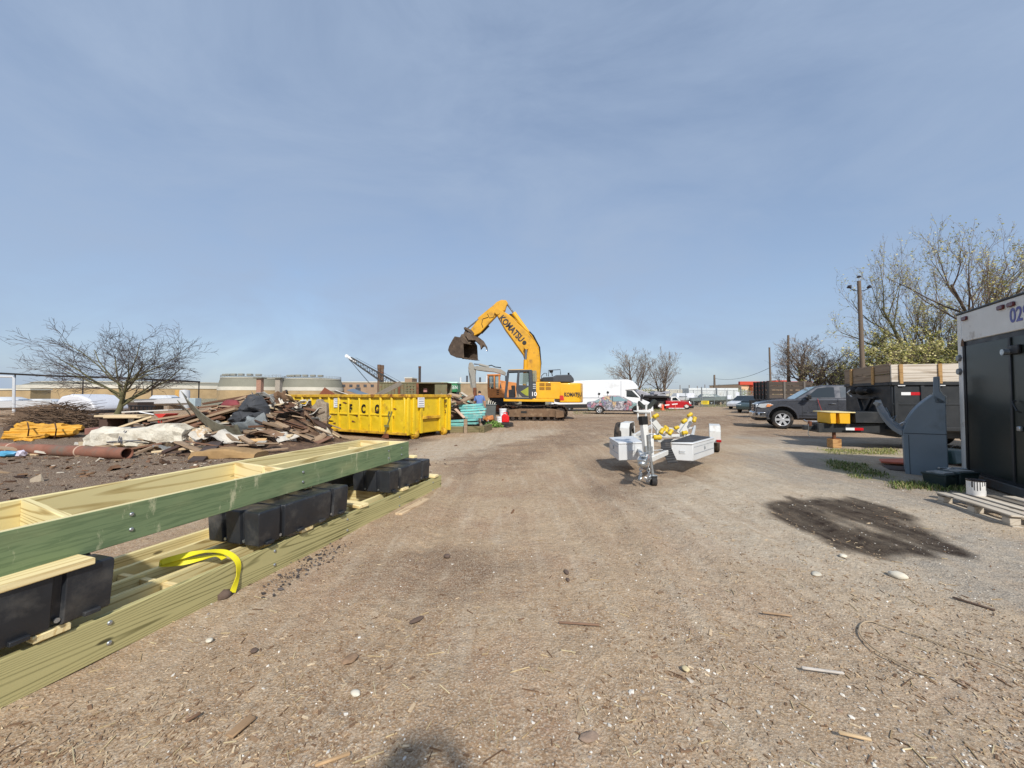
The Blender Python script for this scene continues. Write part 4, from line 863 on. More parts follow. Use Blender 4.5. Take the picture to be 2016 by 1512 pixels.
ribm = MB().prism([(-.055, 0), (.055, 0), (.04, .075), (-.04, .075)], 'z', FZ+.04, HT-.07).mesh('side_rib', 30)
for k in range(13):
    x = .12+(LEN-.24)*k/12
    for y, s in ((.008, 1), (-WID-.008, -1)):
        o = link('side_rib', ribm, M_DY, du, bevel=.012, seg=1); o.location = (x+random.uniform(-.02, .02), y, 0); o.rotation_euler = (random.uniform(-.012, .012), 0, (0 if s > 0 else math.pi)+random.uniform(-.08, .08))
for y in (.012, -WID-.012):
    s = 1 if y > 0 else -1
    rl = MB(); rl.bb(-.03, LEN+.03, min(y, y+s*.085)-(.04 if s > 0 else 0), max(y, y+s*.085)+(.04 if s < 0 else 0), HT-.085, HT+.03); rl.build('top_rail', M_DYR, du, bevel=.02)
    bl_ = MB(); bl_.bb(0, LEN, min(y, y+s*.06), max(y, y+s*.06), FZ-.02, FZ+.07); bl_.build('bottom_rail', M_DYR, du, bevel=.012)
    md = MB(); md.bb(.6, LEN-.3, min(y-s*.006, y+s*.05), max(y-s*.006, y+s*.05), .78, .84); md.build('mid_rail', M_DY, du, bevel=.015)
for x in (-.06, LEN): rl = MB(); rl.bb(x, x+.06, -WID, 0, HT-.085, HT+.028); rl.build('top_rail', M_DYR, du, bevel=.02)
# front end (towards the camera's right): hook plate with an opening, corner posts
for y in (-.25, -.62, -1.65, -2.05):
    p = MB(); p.bb(-.075, -.002, y-.06, y+.06, FZ, HT-.09); p.build('end_rib', M_DY, du, bevel=.015)
for y in (-.015, -WID+.015): p = MB(); p.bb(-.04, .05, y-.05, y+.05, FZ-.02, HT-.088); p.build('corner_post', M_DY, du, bevel=.015)
p = MB(); p.bb(-.11, -.004, -1.62, -.66, .66, .76); p.build('hook_lintel', M_DYR, du, bevel=.015)
p = MB(); p.prism([(-1.55, FZ+.02), (-.72, FZ+.02), (-.72, .64), (-1.55, .64)], 'x', -.014, -.002); p.build('hook_recess', M('recess_yellow', (196, 160, 20), .6), du)
for y in (-.36, -1.94):
    w = MB(); w.lathe([(0, -.09), (.12, -.09), (.14, -.05), (.14, .05), (.12, .09), (0, .09)], 18, 'y', (.02, y, .13)); w.build('roller_wheel', M_DYR, du, bevel=.008, seg=1)
    w = MB(); w.bb(-.06, .12, y-.14, y-.1, .1, .3); w.bb(-.06, .12, y+.1, y+.14, .1, .3); w.build('roller_bracket', M_DYR, du)
    w = MB(); w.lathe([(0, -.09), (.12, -.09), (.14, -.05), (.14, .05), (.12, .09), (0, .09)], 18, 'y', (LEN-.3, y, .13)); w.build('roller_wheel', M_DYR, du)
for y in (-.5, -1.8): w = MB(); w.bb(.3, LEN-.4, y-.05, y+.05, .04, FZ); w.build('skid_rail', M_DKST, du)
# turnbuckle on the side, labels, letters
w = MB(); w.tube([(.72, .09, .78), (.88, .09, .36), (.98, .09, .12)], .018, 6); w.box((.66, .09, .86), (.05, .03, .18), (0, -.3, 0)); w.box((.78, .09, .86), (.04, .03, .18), (0, -.3, 0)); w.box((.86, .1, .44), (.2, .03, .08)); w.build('ratchet_binder', M('binder_grey', (150, 148, 96), .5, .4), du)
w = MB(); w.prism([(.78, .18), (.96, .18), (1.12, .02), (.76, .02)], 'y', .085, .11); w.build('binder_hook', M_RUST, du, bevel=.008)
def lab(x, z, wd, h, name='white_label'):
    m = MB(); m.bb(x-wd/2, x+wd/2, .042, .047, z-h/2, z+h/2); o = m.build(name, M_WHITE_PRINT, du)
    for k in range(4): m = MB(); m.bb(x-wd*.4, x+wd*(.4-.1*(k % 2)), .0475, .049, z+h*(.3-.2*k)-.012, z+h*(.3-.2*k)+.006); m.build('label_line', M('grey_print', (120, 124, 140)), du)
lab(3.5, 1.22, .34, .36)
m = MB(); m.bb(-.1, -.095, -.72, -.38, 1.08, 1.42); m.build('white_label', M_WHITE_PRINT, du)
for k in range(4): m = MB(); m.bb(-.103, -.1005, -.69, -.43, 1.36-k*.08, 1.38-k*.08); m.build('label_line', M('grey_print', (120, 124, 140)), du)
LX = [3.95, 3.32, 2.72, 2.06, 1.36]
for ch, x in zip('IFFCO', LX): text('stencil_letter', ch, .42, M_BLACK, du, (x+.0, .055, 1.0), (math.pi/2, 0, math.pi), .03, .72, .006)
m = MB(); m.box((1.34, .062, .99), (.34, .004, .03), (0, .6, 0)); m.build('scrape_mark', M_RUST, du)
for k, s in enumerate(('80', '19', '2')): text('stencil_number', s, .17, M_BLACK, du, (-.085, -1.92, 1.28-k*.2), (math.pi/2, 0, -math.pi/2), .02, 1, .003)
for k in range(10):
    r = random.Random(k+40); m = MB(); x, z = r.uniform(.3, LEN-.4), r.uniform(.3, 1.35); m.prism([(x+r.uniform(-.06, .06)*1.2+q[0], z+q[1]) for q in ((-.07, -.02), (.02, -.03), (.08, .01), (.0, .03))], 'y', .028, .032); m.build('rust_patch', M_RUST, du)
# load showing over the rim
M_SHEET = M('grey_sheet', (120, 122, 124), .7, var=.2)
def scrapsheet(name, c, s, rot, mat, label, cat='scrap', group=None):
    mb = MB(); mb.box((0, 0, 0), s); o = mb.build(name, mat, None, bevel=.005, seg=1); o.location = c; o.rotation_euler = rot; return tag(o, label, cat, group)
def dloc(x, y, z): return wmat(du) @ Vector((x, y, z))
scrapsheet('loose_sheet', dloc(2.5, -1.2, 1.58), (1.7, .9, .03), (.2, -.5, .3), M('weathered_panel', (128, 116, 98), .8, var=.25, dirt=((88, 76, 62), .5, .7, 3)), 'weathered brown panel sticking up out of the yellow dumpster', 'panel')
scrapsheet('loose_sheet', dloc(3.2, -1.0, 1.52), (1.2, .7, .03), (.1, .35, .1), M('blue_grey_sheet', (108, 122, 136), .6), 'blue grey sheet lying over the rim inside the yellow dumpster', 'panel')
scrapsheet('loose_sheet', dloc(4.2, -.9, 1.52), (.9, .6, .02), (-.1, .35, .5), M_WHITE_PRINT, 'white sheet showing above the rim of the yellow dumpster', 'panel')
scrapsheet('scrap_board', dloc(5.6, -1.1, 1.55), (.5, .12, .35), (.1, .6, .5), M('red_brown_board', (132, 76, 52), .8), 'reddish board end poking out of the far end of the dumpster', 'board')
mb = MB().ball((0, 0, 0), 1, 3, (3.0, .95, .28), .12); ob = mb.build('dumpster_fill', M('mixed_rubble', (120, 104, 88), .9, var=.4, vs=4, bump=.6, bs=8), None, kind='stuff'); ob.location = dloc(LEN/2, -WID/2, 1.2); ob.rotation_euler = (0, 0, yaw(DL.x, DL.y)); tag(ob, 'mixed rubble filling the yellow dumpster', 'rubble')
# ------------------------------------------------------------------ road vehicles
def arch(cx, r, z0, n=9, up=True):
    """points over a wheel arch, walking from +x to -x"""
    a0 = math.asin(max(-1, min(1, (z0-.0)/r))) if False else 0
    return [(cx+r*math.cos(math.pi*k/(n-1)), z0+r*math.sin(math.pi*k/(n-1))) for k in range(n)]
def shell(name, poly, w, mat, parent, zb=None, zt=None, inset=0, bevel=.05, seg=3, nose=None):
    """closed body extruded across the car; above zb it leans in by `inset` at zt; nose = (x0, amount): plan taper ahead of x0"""
    def yy(x, z):
        h = w/2
        if zb is not None and z > zb: h -= inset*(z-zb)/(zt-zb)
        if nose:
            for x0, k in nose:
                if (k > 0 and x > x0) or (k < 0 and x < x0): h -= abs(k)*(x-x0)**2
        return h
    n = len(poly); vs = [(x, -yy(x, z), z) for x, z in poly]+[(x, yy(x, z), z) for x, z in poly]
    fs = [tuple(range(n-1, -1, -1)), tuple(range(n, 2*n))]+[(i, (i+1) % n, n+(i+1) % n, n+i) for i in range(n)]
    return MB().add(vs, fs).build(name, mat, parent, bevel=bevel, seg=seg)
def sidepanel(name, poly, w, mat, parent, zb=0, zt=1, inset=0, out=.006, th=.01, sides=(-1, 1), bevel=0):
    for s in sides:
        y = lambda z: s*(w/2-inset*max(0, z-zb)/(zt-zb)); n = len(poly)
        vs = [(x, y(z)+s*out, z) for x, z in poly]+[(x, y(z)+s*(out-th), z) for x, z in poly]
        fs = [tuple(range(n)), tuple(range(2*n-1, n-1, -1))]+[(i, (i+1) % n, n+(i+1) % n, n+i) for i in range(n)]
        MB().add(vs, fs).build(name, mat, parent, bevel=bevel, seg=1)
M_ALLOY = M('alloy_wheel', (196, 198, 200), .3, .25, var=.05)
M_GREYP = M('grey_metallic_paint', (80, 82, 88), .3, .3, var=.06, vs=1.5, coat=.5)
M_CHROME = M('chrome', (190, 192, 194), .16, .95, var=.05)
M_GL = GLASS('car_glass', (38, 46, 50), .04)
M_GLL = GLASS('windscreen_glass', (120, 146, 150), .05)
M_BLKP = M('black_plastic', (24, 24, 26), .5, var=.15)
M_HEAD = M('headlamp', (206, 212, 216), .12, .3, var=.08)
M_AMB = M('amber_lens', (228, 150, 96), .25)
# grey crew-cab pickup ------------------------------------------------
h = Vector((-.893, .45, 0)).normalized(); fwp = Vector((12.12, 17.36, 0)); W = 2.06
pu_lat = Vector((-h.y, h.x, 0))                       # left side of the truck; the near side (towards camera) is its left
cpos = fwp+Vector((h.y, -h.x, 0))*(-.0)               # front-left wheel contact
near = Vector((h.y, -h.x, 0)); near = near if near.y < 0 else -near
root = fwp-near*.86
pk = thing('pickup_truck', 'dark grey crew-cab pickup facing left with bright six-spoke wheels', 'pickup truck', root, yaw(h.x, h.y))
low = [(.98, .5), (1.03, .66), (1.0, .9), (.96, 1.06), (.86, 1.16), (.5, 1.24), (-.4, 1.33), (-3.0, 1.36), (-4.85, 1.40), (-4.9, .85), (-4.86, .55)]+[(x, z) for x, z in arch(-3.57, .52, .48)][::-1]+[(-2.9, .47), (-.6, .47)]+[(x, z) for x, z in arch(0, .53, .47)][::-1]+[(.62, .5)]
low = [(.98, .5), (1.03, .66), (1.0, .9), (.96, 1.06), (.86, 1.16), (.5, 1.24), (-.4, 1.33), (-3.0, 1.36), (-4.85, 1.40), (-4.9, .85), (-4.86, .55)]+[(-3.57+.52*math.cos(a), .48+.52*math.sin(a)) for a in [math.pi-math.pi*k/8 for k in range(9)]]+[(.53*math.cos(a), .47+.53*math.sin(a)) for a in [math.pi-math.pi*k/8 for k in range(9)]]
shell('body', low, W, M_GREYP, pk, bevel=.06, nose=[(.2, .18)])
cab = [(-.42, 1.31), (-1.22, 1.86), (-1.5, 1.93), (-2.7, 1.94), (-2.98, 1.86), (-3.06, 1.33)]
shell('cab', cab, W-.08, M_GREYP, pk, 1.33, 1.94, .2, bevel=.05)
ws = MB(); yb, yt = .92, .76
ws.add([(-.47, -yb, 1.345), (-.47, yb, 1.345), (-1.2, yt, 1.855), (-1.2, -yt, 1.855), (-.44, -yb, 1.335), (-.44, yb, 1.335), (-1.19, yt, 1.868), (-1.19, -yt, 1.868)], [(0, 3, 2, 1), (4, 5, 6, 7), (0, 1, 5, 4), (1, 2, 6, 5), (2, 3, 7, 6), (3, 0, 4, 7)]); ws.build('windscreen', M_GLL, pk)
kw = dict(w=W-.08, parent=pk, zb=1.33, zt=1.94, inset=.2)
sidepanel('front_window', [(-.86, 1.40), (-1.3, 1.80), (-1.62, 1.84), (-1.86, 1.84), (-1.86, 1.40)], mat=M_GL, **kw); sidepanel('rear_window', [(-2.06, 1.40), (-2.06, 1.84), (-2.6, 1.84), (-2.84, 1.74), (-2.84, 1.40)], mat=M('rear_glass_grey', (92, 98, 104), .1, var=.04), **kw)
for x in (-.72, -1.95, -2.95): sidepanel('door_seam', [(x, .55), (x+.012, .55), (x+.012, 1.34), (x, 1.34)], W, M_BLKP, pk, out=.002, th=.004)
for x in (-1.75, -2.78): sidepanel('door_handle', [(x-.12, 1.10), (x+.12, 1.11), (x+.12, 1.15), (x-.12, 1.14)], W, M_CHROME, pk, out=.03, th=.03, bevel=.006)
sidepanel('side_moulding', [(-3.0, .58), (-.6, .58), (-.6, .62), (-3.0, .62)], W, M_BLKP, pk, out=.008)
for s in (-1, 1):
    m = MB(); m.box((-.92, s*1.17, 1.42), (.16, .26, .2)); m.box((-.9, s*1.03, 1.36), (.08, .14, .06)); m.build('mirror', M_BLKP, pk, bevel=.03); m = MB(); m.box((-.86, s*1.2, 1.44), (.1, .2, .07)); m.build('mirror_trim', M_CHROME, pk, bevel=.01)
    sidepanel('headlight', [(.95, .98), (.86, 1.1), (.5, 1.13), (.32, 1.07), (.5, .93), (.8, .92)], W, M_HEAD, pk, out=-.035, th=.05, sides=(s,), bevel=.01)
    sidepanel('turn_signal', [(.56, 1.1), (.36, 1.07), (.48, .97), (.62, .97)], W, M_AMB, pk, out=.0, th=.05, sides=(s,), bevel=.008)
    m = MB(); m.box((.95, s*.72, 1.02), (.1, .4, .16)); m.build('headlight', M_HEAD, pk, bevel=.02)
    m = MB(); m.tube([(-.75, s*1.02, .42), (-.85, s*1.06, .36), (-2.7, s*1.06, .36), (-2.8, s*1.02, .42)], .045, 10); m.build('running_board', M_CHROME, pk)
    sidepanel('wheel_arch_lip', [(.53*math.cos(a), .47+.53*math.sin(a)) for a in [math.pi*k/12 for k in range(13)]]+[(.59*math.cos(a), .47+.59*math.sin(a)) for a in [math.pi-math.pi*k/12 for k in range(13)]], W, M_GREYP, pk, out=.03, th=.05, sides=(s,), bevel=.01)
    for x in (0, -3.57):
        wheel(pk, tuple(wmat(pk) @ Vector((x, s*.86, .41))), tuple((wmat(pk).to_3x3() @ Vector((0, s, 0)))), .41, .27, .28, 6, rim_mat=M_ALLOY)
    m = MB(); m.bb(-4.86, -3.0, s*.9-.02, s*.9+.02, 1.36, 1.44); m.build('bed_rail', M_BLKP, pk)
g = MB(); g.box((1.0, 0, .9), (.06, 1.1, .34)); g.build('grille', M_BLKP, pk, bevel=.02)
for k in range(4): g = MB(); g.box((1.035, 0, .78+k*.085), (.03, 1.06, .025)); g.build('grille_bar', M_CHROME, pk)
b = MB(); b.prism([(.55, -.99), (.9, -1.0), (1.1, -.8), (1.16, -.4), (1.16, .4), (1.1, .8), (.9, 1.0), (.55, .99)], 'z', .48, .74); b.build('front_bumper', M_CHROME, pk, bevel=.04, seg=2)
for s in (-1, 1): b = MB(); b.prism([(.78, s*1.012), (1.0, s*.93), (1.02, s*.935), (.8, s*1.02)], 'z', .58, .68); b.build('fog_lamp_recess', M_BLKP, pk)
b = MB(); b.bb(.3, 1.05, -.85, .85, .34, .48); b.build('air_dam', M_BLKP, pk, bevel=.04)
u = MB(); u.bb(-4.7, .5, -.7, .7, .4, .62); u.build('underbody', M_BLKP, pk)
for x in (0, -3.57): MB().bb(x-.56, x+.56, -.7, .7, .5, 1.04).build('wheel_well', M_BLKP, pk)
MB().box((-1.6, 0, 1.0), (.6, 1.5, .7)).build('seats', M_BLKP, pk, bevel=.05)
text('model_lettering', 'BIG HORN', .08, M_CHROME, pk, (-.95, 1.034, .74), (math.pi/2, 0, math.pi), .02, 1.1, .002) if near.dot(pu_lat) > 0 else text('model_lettering', 'BIG HORN', .08, M_CHROME, pk, (-.95, -1.034, .74), (math.pi/2, 0, 0), .02, 1.1, .002)
MB().tube([(-1.25, 1.05, 1.35), (-1.3, 1.09, 1.1), (-1.42, 1.2, .62)], .008, 5).build('red_cord', M('red_cord', (186, 52, 46), .6), pk)
# graffiti car ----------------------------------------------------------
def graffiti_mat():
    m, t, b = _new('graffiti_paint')
    v = objvec(t, (1, 1, 1), False); n = t.nodes.new('ShaderNodeTexNoise'); n.inputs['Scale'].default_value = 2.4; n.inputs['Detail'].default_value = 2; t.links.new(v, n.inputs['Vector'])
    vm = t.nodes.new('ShaderNodeVectorMath'); vm.operation = 'MULTIPLY_ADD'; vm.inputs[1].default_value = (.55, .55, .55); t.links.new(n.outputs['Color'], vm.inputs[0]); t.links.new(v, vm.inputs[2])
    vo = t.nodes.new('ShaderNodeTexVoronoi'); vo.inputs['Scale'].default_value = 3.4; t.links.new(vm.outputs[0], vo.inputs['Vector'])
    sp = t.nodes.new('ShaderNodeSeparateColor'); t.links.new(vo.outputs['Color'], sp.inputs[0])
    cr = t.nodes.new('ShaderNodeValToRGB'); cr.color_ramp.interpolation = 'CONSTANT'; els = cr.color_ramp.elements
    pal_ = [(166, 164, 172), (98, 150, 146), (178, 176, 182), (186, 104, 124), (190, 186, 190), (112, 100, 146), (66, 68, 82), (176, 72, 72), (150, 158, 176), (186, 182, 184), (84, 118, 128), (196, 162, 100)]
    while len(els) < len(pal_): els.new(.5)
    for i, c in enumerate(pal_): els[i].position = i/len(pal_); els[i].color = (*lin(c), 1)
    t.links.new(sp.outputs[0], cr.inputs[0])
    ve = t.nodes.new('ShaderNodeTexVoronoi'); ve.feature = 'DISTANCE_TO_EDGE'; ve.inputs['Scale'].default_value = 3.4; t.links.new(vm.outputs[0], ve.inputs['Vector'])
    c = mixn(t, rangen(t, ve.outputs['Distance'], .03, .09, 1, 0), cr.outputs[0], lin((46, 44, 58)))
    n2 = noisen(t, v, 3.3, 2, .4, 1.2); s2 = mathn(t, 'ABSOLUTE', mathn(t, 'SUBTRACT', n2, .5)); c = mixn(t, rangen(t, s2, .008, .016, .9, 0), c, lin((222, 218, 222)))
    n3 = noisen(t, v, 2.3, 2, .4, 1.6); s3 = mathn(t, 'ABSOLUTE', mathn(t, 'SUBTRACT', n3, .47)); c = mixn(t, rangen(t, s3, .014, .024, .9, 0), c, lin((40, 40, 52)))
    c = mixn(t, .3, c, lin((150, 142, 146)))
    t.links.new(c, b.inputs['Base Color']); b.inputs['Roughness'].default_value = .5; return m
MG = graffiti_mat()
rw, fw = G(1180, 815), G(1254, 816); hd = (fw-rw).normalized(); nr = Vector((hd.y, -hd.x, 0)); nr = nr if nr.y < 0 else -nr
gc = thing('graffiti_car', 'sedan covered all over in colourful spray-paint graffiti', 'car', rw-nr*.78, yaw(hd.x, hd.y)); wb = (fw-rw).length; W = 1.82
low = [(-.92, .42), (-1.0, .62), (-.98, .92), (-.7, 1.0), (0, 1.02), (1.9, .98), (2.6, .93), (3.3, .80), (wb+.85, .66), (wb+.92, .5), (wb+.88, .26)]+[(wb+.38*math.cos(a), .28+.38*math.sin(a)) for a in [math.pi*k/8 for k in range(9)]]+[(.38*math.cos(a), .28+.38*math.sin(a)) for a in [math.pi*k/8 for k in range(9)]]+[(-.85, .28)]
shell('body', low, W, MG, gc, bevel=.07, nose=[(wb-.1, .22), (-.3, -.2)])
cab = [(-.45, .98), (.25, 1.36), (.7, 1.46), (1.35, 1.46), (1.7, 1.38), (2.5, .94)]
shell('cabin', cab, W-.1, MG, gc, .98, 1.46, .26, bevel=.05)
rf = MB(); rf.prism([(.28, -.56), (1.62, -.56), (1.62, .56), (.28, .56)], 'z', 1.452, 1.47); rf.build('roof_panel', M('sun_faded_roof', (138, 124, 110), .6, var=.15), gc, bevel=.005)
kw = dict(w=W-.1, parent=gc, zb=.98, zt=1.46, inset=.26)
sidepanel('front_window', [(1.05, 1.03), (1.05, 1.40), (1.55, 1.38), (2.22, 1.03)], mat=M_GLL, **kw); sidepanel('rear_window', [(.1, 1.05), (.42, 1.33), (.98, 1.39), (.98, 1.03)], mat=MG, **kw)
sidepanel('window_frame', [(1.0, 1.01), (1.0, 1.42), (1.05, 1.42), (1.05, 1.01)], mat=M_BLKP, **kw)
q = MB(); q.add([(1.78, -.62, 1.36), (1.78, .62, 1.36), (2.5, .74, .965), (2.5, -.74, .965), (1.8, -.62, 1.385), (1.8, .62, 1.385), (2.53, .74, .985), (2.53, -.74, .985)], [(0, 3, 2, 1), (4, 5, 6, 7), (0, 1, 5, 4), (1, 2, 6, 5), (2, 3, 7, 6), (3, 0, 4, 7)]); q.build('windscreen', M('dusty_windscreen', (140, 140, 138), .25), gc)
for s in (-1, 1):
    wheel(gc, tuple(wmat(gc) @ Vector((0, s*.79, .325))), tuple(wmat(gc).to_3x3() @ Vector((0, s, 0))), .325, .2, .21, 5, rim_mat=M_ALLOY)
    wheel(gc, tuple(wmat(gc) @ Vector((wb, s*.79, .335))), tuple(wmat(gc).to_3x3() @ Vector((0, s, 0))), .335, .2, .21, rimstyle='disc', rim_mat=M_BLKP)
    sidepanel('door_seam', [(1.0, .4), (1.012, .4), (1.012, 1.0), (1.0, 1.0)], W, M_BLKP, gc, out=.003, th=.004, sides=(s,)); sidepanel('door_seam', [(2.1, .4), (2.112, .4), (2.112, .96), (2.1, .96)], W, M_BLKP, gc, out=.003, th=.004, sides=(s,))
    m = MB(); m.box((2.05, s*.98, 1.04), (.14, .18, .13)); m.build('mirror', MG, gc, bevel=.03)
for s in (-1, 1): m = MB(); m.box((wb+.78, s*.62, .62), (.2, .36, .13)); m.build('headlight', M_HEAD, gc, bevel=.03)
for x, z in ((-.12, 1.5), (.58, 1.62)):
    m = MB(); m.tube([(x, .2, 1.3), (x+.02, .22, z)], .02, 6); m.box((x+.04, .22, z+.1), (.16, .14, .18), (0, .4, .3)); m.build('roof_light', M_BLKP, gc, bevel=.01)
m = MB(); m.bb(-.9, wb+.8, -.7, .7, .22, .4); m.build('underbody', M_BLKP, gc)
# white box van ----------------------------------------------------------
VD = 36.0
M_VW = M('van_white', (222, 225, 228), .4, var=.04, vs=1, dirt=((176, 176, 172), .6, .9, 1.2))
vn = thing('box_van', 'white high-roof box van parked behind the graffiti car', 'van', D(1200, 812, VD+1).xy.to_3d())
def vplate(name, pts, y0, y1, mat, bevel=.04): return plate(name, pts, y0, y1, mat, vn, VD, bevel, 2, lambda x, y, d: D(x, y, VD))
vplate('cargo_box', [(1085, 752), (1150, 749), (1236, 747), (1246, 750), (1256, 760), (1256, 766), (1232, 768), (1229, 795), (1085, 797)], 0, 2.3, M_VW, .05)
vplate('cargo_skirt', [(1085, 797), (1229, 795), (1229, 802), (1085, 804)], .05, 2.2, M_BLKP, .02)
vplate('cab', [(1229, 766), (1247, 766), (1266, 786), (1280, 792), (1287, 800), (1288, 812), (1229, 812)], .12, 2.1, M_VW, .05)
vplate('cab_window', [(1234, 769), (1245, 769), (1259, 783), (1234, 781)], .105, .125, M_GL, .005); vplate('windscreen', [(1248, 766), (1250, 766), (1268, 786), (1266, 787)], .2, 2.0, M_GL, .005)
vplate('box_trim', [(1085, 783), (1229, 782), (1229, 783.4), (1085, 784.4)], -.012, .01, M('trim_grey', (170, 172, 176), .5), 0); vplate('box_edge', [(1222, 750), (1223, 750), (1223, 795), (1222, 795)], -.012, .01, M('trim_grey', (170, 172, 176), .5), 0)
for k in range(1): vplate('headlight', [(1276, 794), (1284, 797), (1285, 802), (1278, 800)], .1, .4, M_HEAD, .02)
for px in (1122, 1262):
    for y in (.25, 1.95): p = D(px, 812, VD); wheel(vn, (p.x, VD+y, .36), (0, -1 if y < 1 else 1, 0), .36, .22, .2, rimstyle='disc')
vplate('mirror', [(1262, 776), (1266, 776), (1266, 786), (1262, 786)], -.1, .05, M_BLKP, .01)
# red and white tow truck ------------------------------------------------------
RD = 40.5
M_REDP = M('truck_red', (176, 30, 38), .35, var=.1, vs=2, coat=.3)
rt = thing('tow_truck', 'red pickup-based tow truck with a white cab roof behind the trailer', 'truck', D(1330, 806, RD+.9).xy.to_3d())
def rplate(name, pts, y0, y1, mat, bevel=.04): return plate(name, pts, y0, y1, mat, rt, RD, bevel, 2, lambda x, y, d: D(x, y, RD))
rplate('cab_body', [(1311, 789), (1341, 790), (1352, 791), (1361, 794), (1363, 803), (1359, 803), (1357, 798), (1352, 796), (1347, 798), (1345, 804), (1311, 804)], 0, 1.95, M_REDP)
rplate('cab_roof', [(1321, 789), (1322, 782), (1331, 780.5), (1342, 790)], .08, 1.85, M('cab_white', (216, 216, 214), .4), .03)
rplate('side_window', [(1324, 788), (1324.5, 783.5), (1331, 782.5), (1337, 788.5)], .06, .09, M_GL, 0); rplate('hood', [(1341, 787), (1356, 789), (1362, 792), (1362, 795), (1341, 792)], .1, 1.85, M('hood_dusty_red', (150, 92, 92), .5), .05)
rplate('front_bumper', [(1358, 799), (1366, 799), (1366, 804), (1358, 804)], -.02, 1.97, M_BLKP); rplate('headlight', [(1357, 791.5), (1361, 792), (1361, 796), (1357, 795.5)], -.01, .3, M_HEAD, .02)
for px in (1302, 1352.5):
    for y in (.15, 1.8): p = D(px, 806, RD); wheel(rt, (p.x, RD+y, .42), (0, -1 if y < 1 else 1, 0), .42, .24, .23, rimstyle='disc', rim_mat=M('rim_white', (214, 210, 204), .4))
rplate('flatbed', [(1281, 778), (1318, 780), (1318, 784), (1281, 783)], -.1, 2.1, M_BLKP); rplate('boom_rack', [(1288, 784), (1316, 784), (1316, 803), (1294, 803)], .3, 1.7, M_BLKP, .05)
rplate('running_board', [(1316, 803), (1347, 803), (1347, 805), (1316, 805)], -.1, .1, M('board_white', (206, 206, 206), .4), .01)
for (a, b_, c, d_) in ((1290, 770, 1312, 776), (1296, 776, 1322, 773)):
    rplate('stowed_equipment', [(a, b_+4), (a+3, b_), (c, d_-3), (c+2, d_), (a, b_+7)], .4, 1.6, M('grey_equipment', (150, 150, 156), .6), .03)
tp_ = thing('tarped_boat', 'grey tarpaulin cover sagging over a load behind the box van', 'tarpaulin', D(1280, 806, 43).xy.to_3d())
plate('cover', [(1252, 773), (1259, 767), (1272, 772), (1290, 777), (1312, 776), (1312, 782), (1262, 782)], 0, 2, M('grey_tarp', (152, 152, 158), .7, var=.2, bump=.4, bs=5), tp_, 43, .12, 3, lambda x, y, d: D(x, y, 43)); plate('load', [(1258, 781), (1310, 781), (1310, 803), (1258, 803)], .2, 1.8, M_BLKP, tp_, 43, .1, 2, lambda x, y, d: D(x, y, 43))
# barricade and cone
bc = thing('road_barricade', 'red and white striped road barricade in front of the tow truck', 'barricade', D(1313, 806, 39).xy.to_3d())
for k, (pts, m_) in enumerate((([(1296, 798), (1334, 794), (1334, 796), (1296, 800.5)], M_WHITE_PRINT), ([(1304, 797.2), (1309, 796.7), (1309, 799.2), (1304, 799.6)], M_RED), ([(1318, 795.8), (1323, 795.2), (1323, 797.6), (1318, 798.2)], M_RED))): plate('rail', pts, -.01*k, .03, m_, bc, 39, 0, 1, lambda x, y, d: D(x, y, 39))
for px in (1302, 1329):
    for y in (-.25, .25): a, b_ = D(px, 798, 39), D(px, 807, 39); MB().tube([(a.x, 39, a.z+.1), (b_.x, 39+y, 0)], .025, 6).build('leg', M('barricade_orange', (214, 92, 52), .5), bc, world=True)
co = thing('traffic_cone', 'small orange traffic cone beside the barricade', 'cone', D(1305, 807, 38.4).xy.to_3d())
MB().lathe([(.16, .03), (.12, .1), (.035, .62), (0, .62)], 16).build('body', M('cone_orange', (236, 88, 36), .5), co); MB().box((0, 0, .016), (.38, .38, .03)).build('base', M('cone_orange', (236, 88, 36), .5), co, bevel=.01)
# two cars by the fence on the right
def smallcar(name, label, px, d, L, hh, mat, facing, glass=M_GL):
    p = D(px, 800, d); o = thing(name, label, 'car', (p.x, d, 0), facing)
    low = [(-L/2, .4), (-L/2-.02, .8), (-L/2+.5, .95), (L*.2, .92), (L*.45, .78), (L/2, .6), (L/2-.04, .3)]+[(L*.31+.36*math.cos(a), .28+.36*math.sin(a)) for a in [math.pi*k/6 for k in range(7)]]+[(-L*.3+.36*math.cos(a), .28+.36*math.sin(a)) for a in [math.pi*k/6 for k in range(7)]]
    shell('body', low, 1.8, mat, o, bevel=.07, nose=[(L*.35, .2)]); shell('cabin', [(-L*.42, .93), (-L*.3, hh-.06), (-L*.15, hh), (L*.05, hh-.02), (L*.25, .9)], 1.7, mat, o, .9, hh, .24, bevel=.05)
    sidepanel('side_window', [(-L*.33, .98), (-L*.26, hh-.1), (L*.04, hh-.1), (L*.18, .98)], 1.7, glass, o, .9, hh, .24)
    q = MB(); q.add([(L*.06, -.6, hh-.03), (L*.06, .6, hh-.03), (L*.24, .74, .93), (L*.24, -.74, .93), (L*.07, -.6, hh-.01), (L*.07, .6, hh-.01), (L*.25, .74, .95), (L*.25, -.74, .95)], [(0, 3, 2, 1), (4, 5, 6, 7), (0, 1, 5, 4), (1, 2, 6, 5), (2, 3, 7, 6), (3, 0, 4, 7)]); q.build('windscreen', glass, o)
    for s in (-1, 1):
        for x in (L*.31, -L*.3): wheel(o, tuple(wmat(o) @ Vector((x, s*.78, .32))), tuple(wmat(o).to_3x3() @ Vector((0, s, 0))), .32, .2, .2, 5)
        MB().box((L*.46, s*.62, .66), (.16, .36, .14)).build('headlight', M_HEAD, o, bevel=.03)
    return o
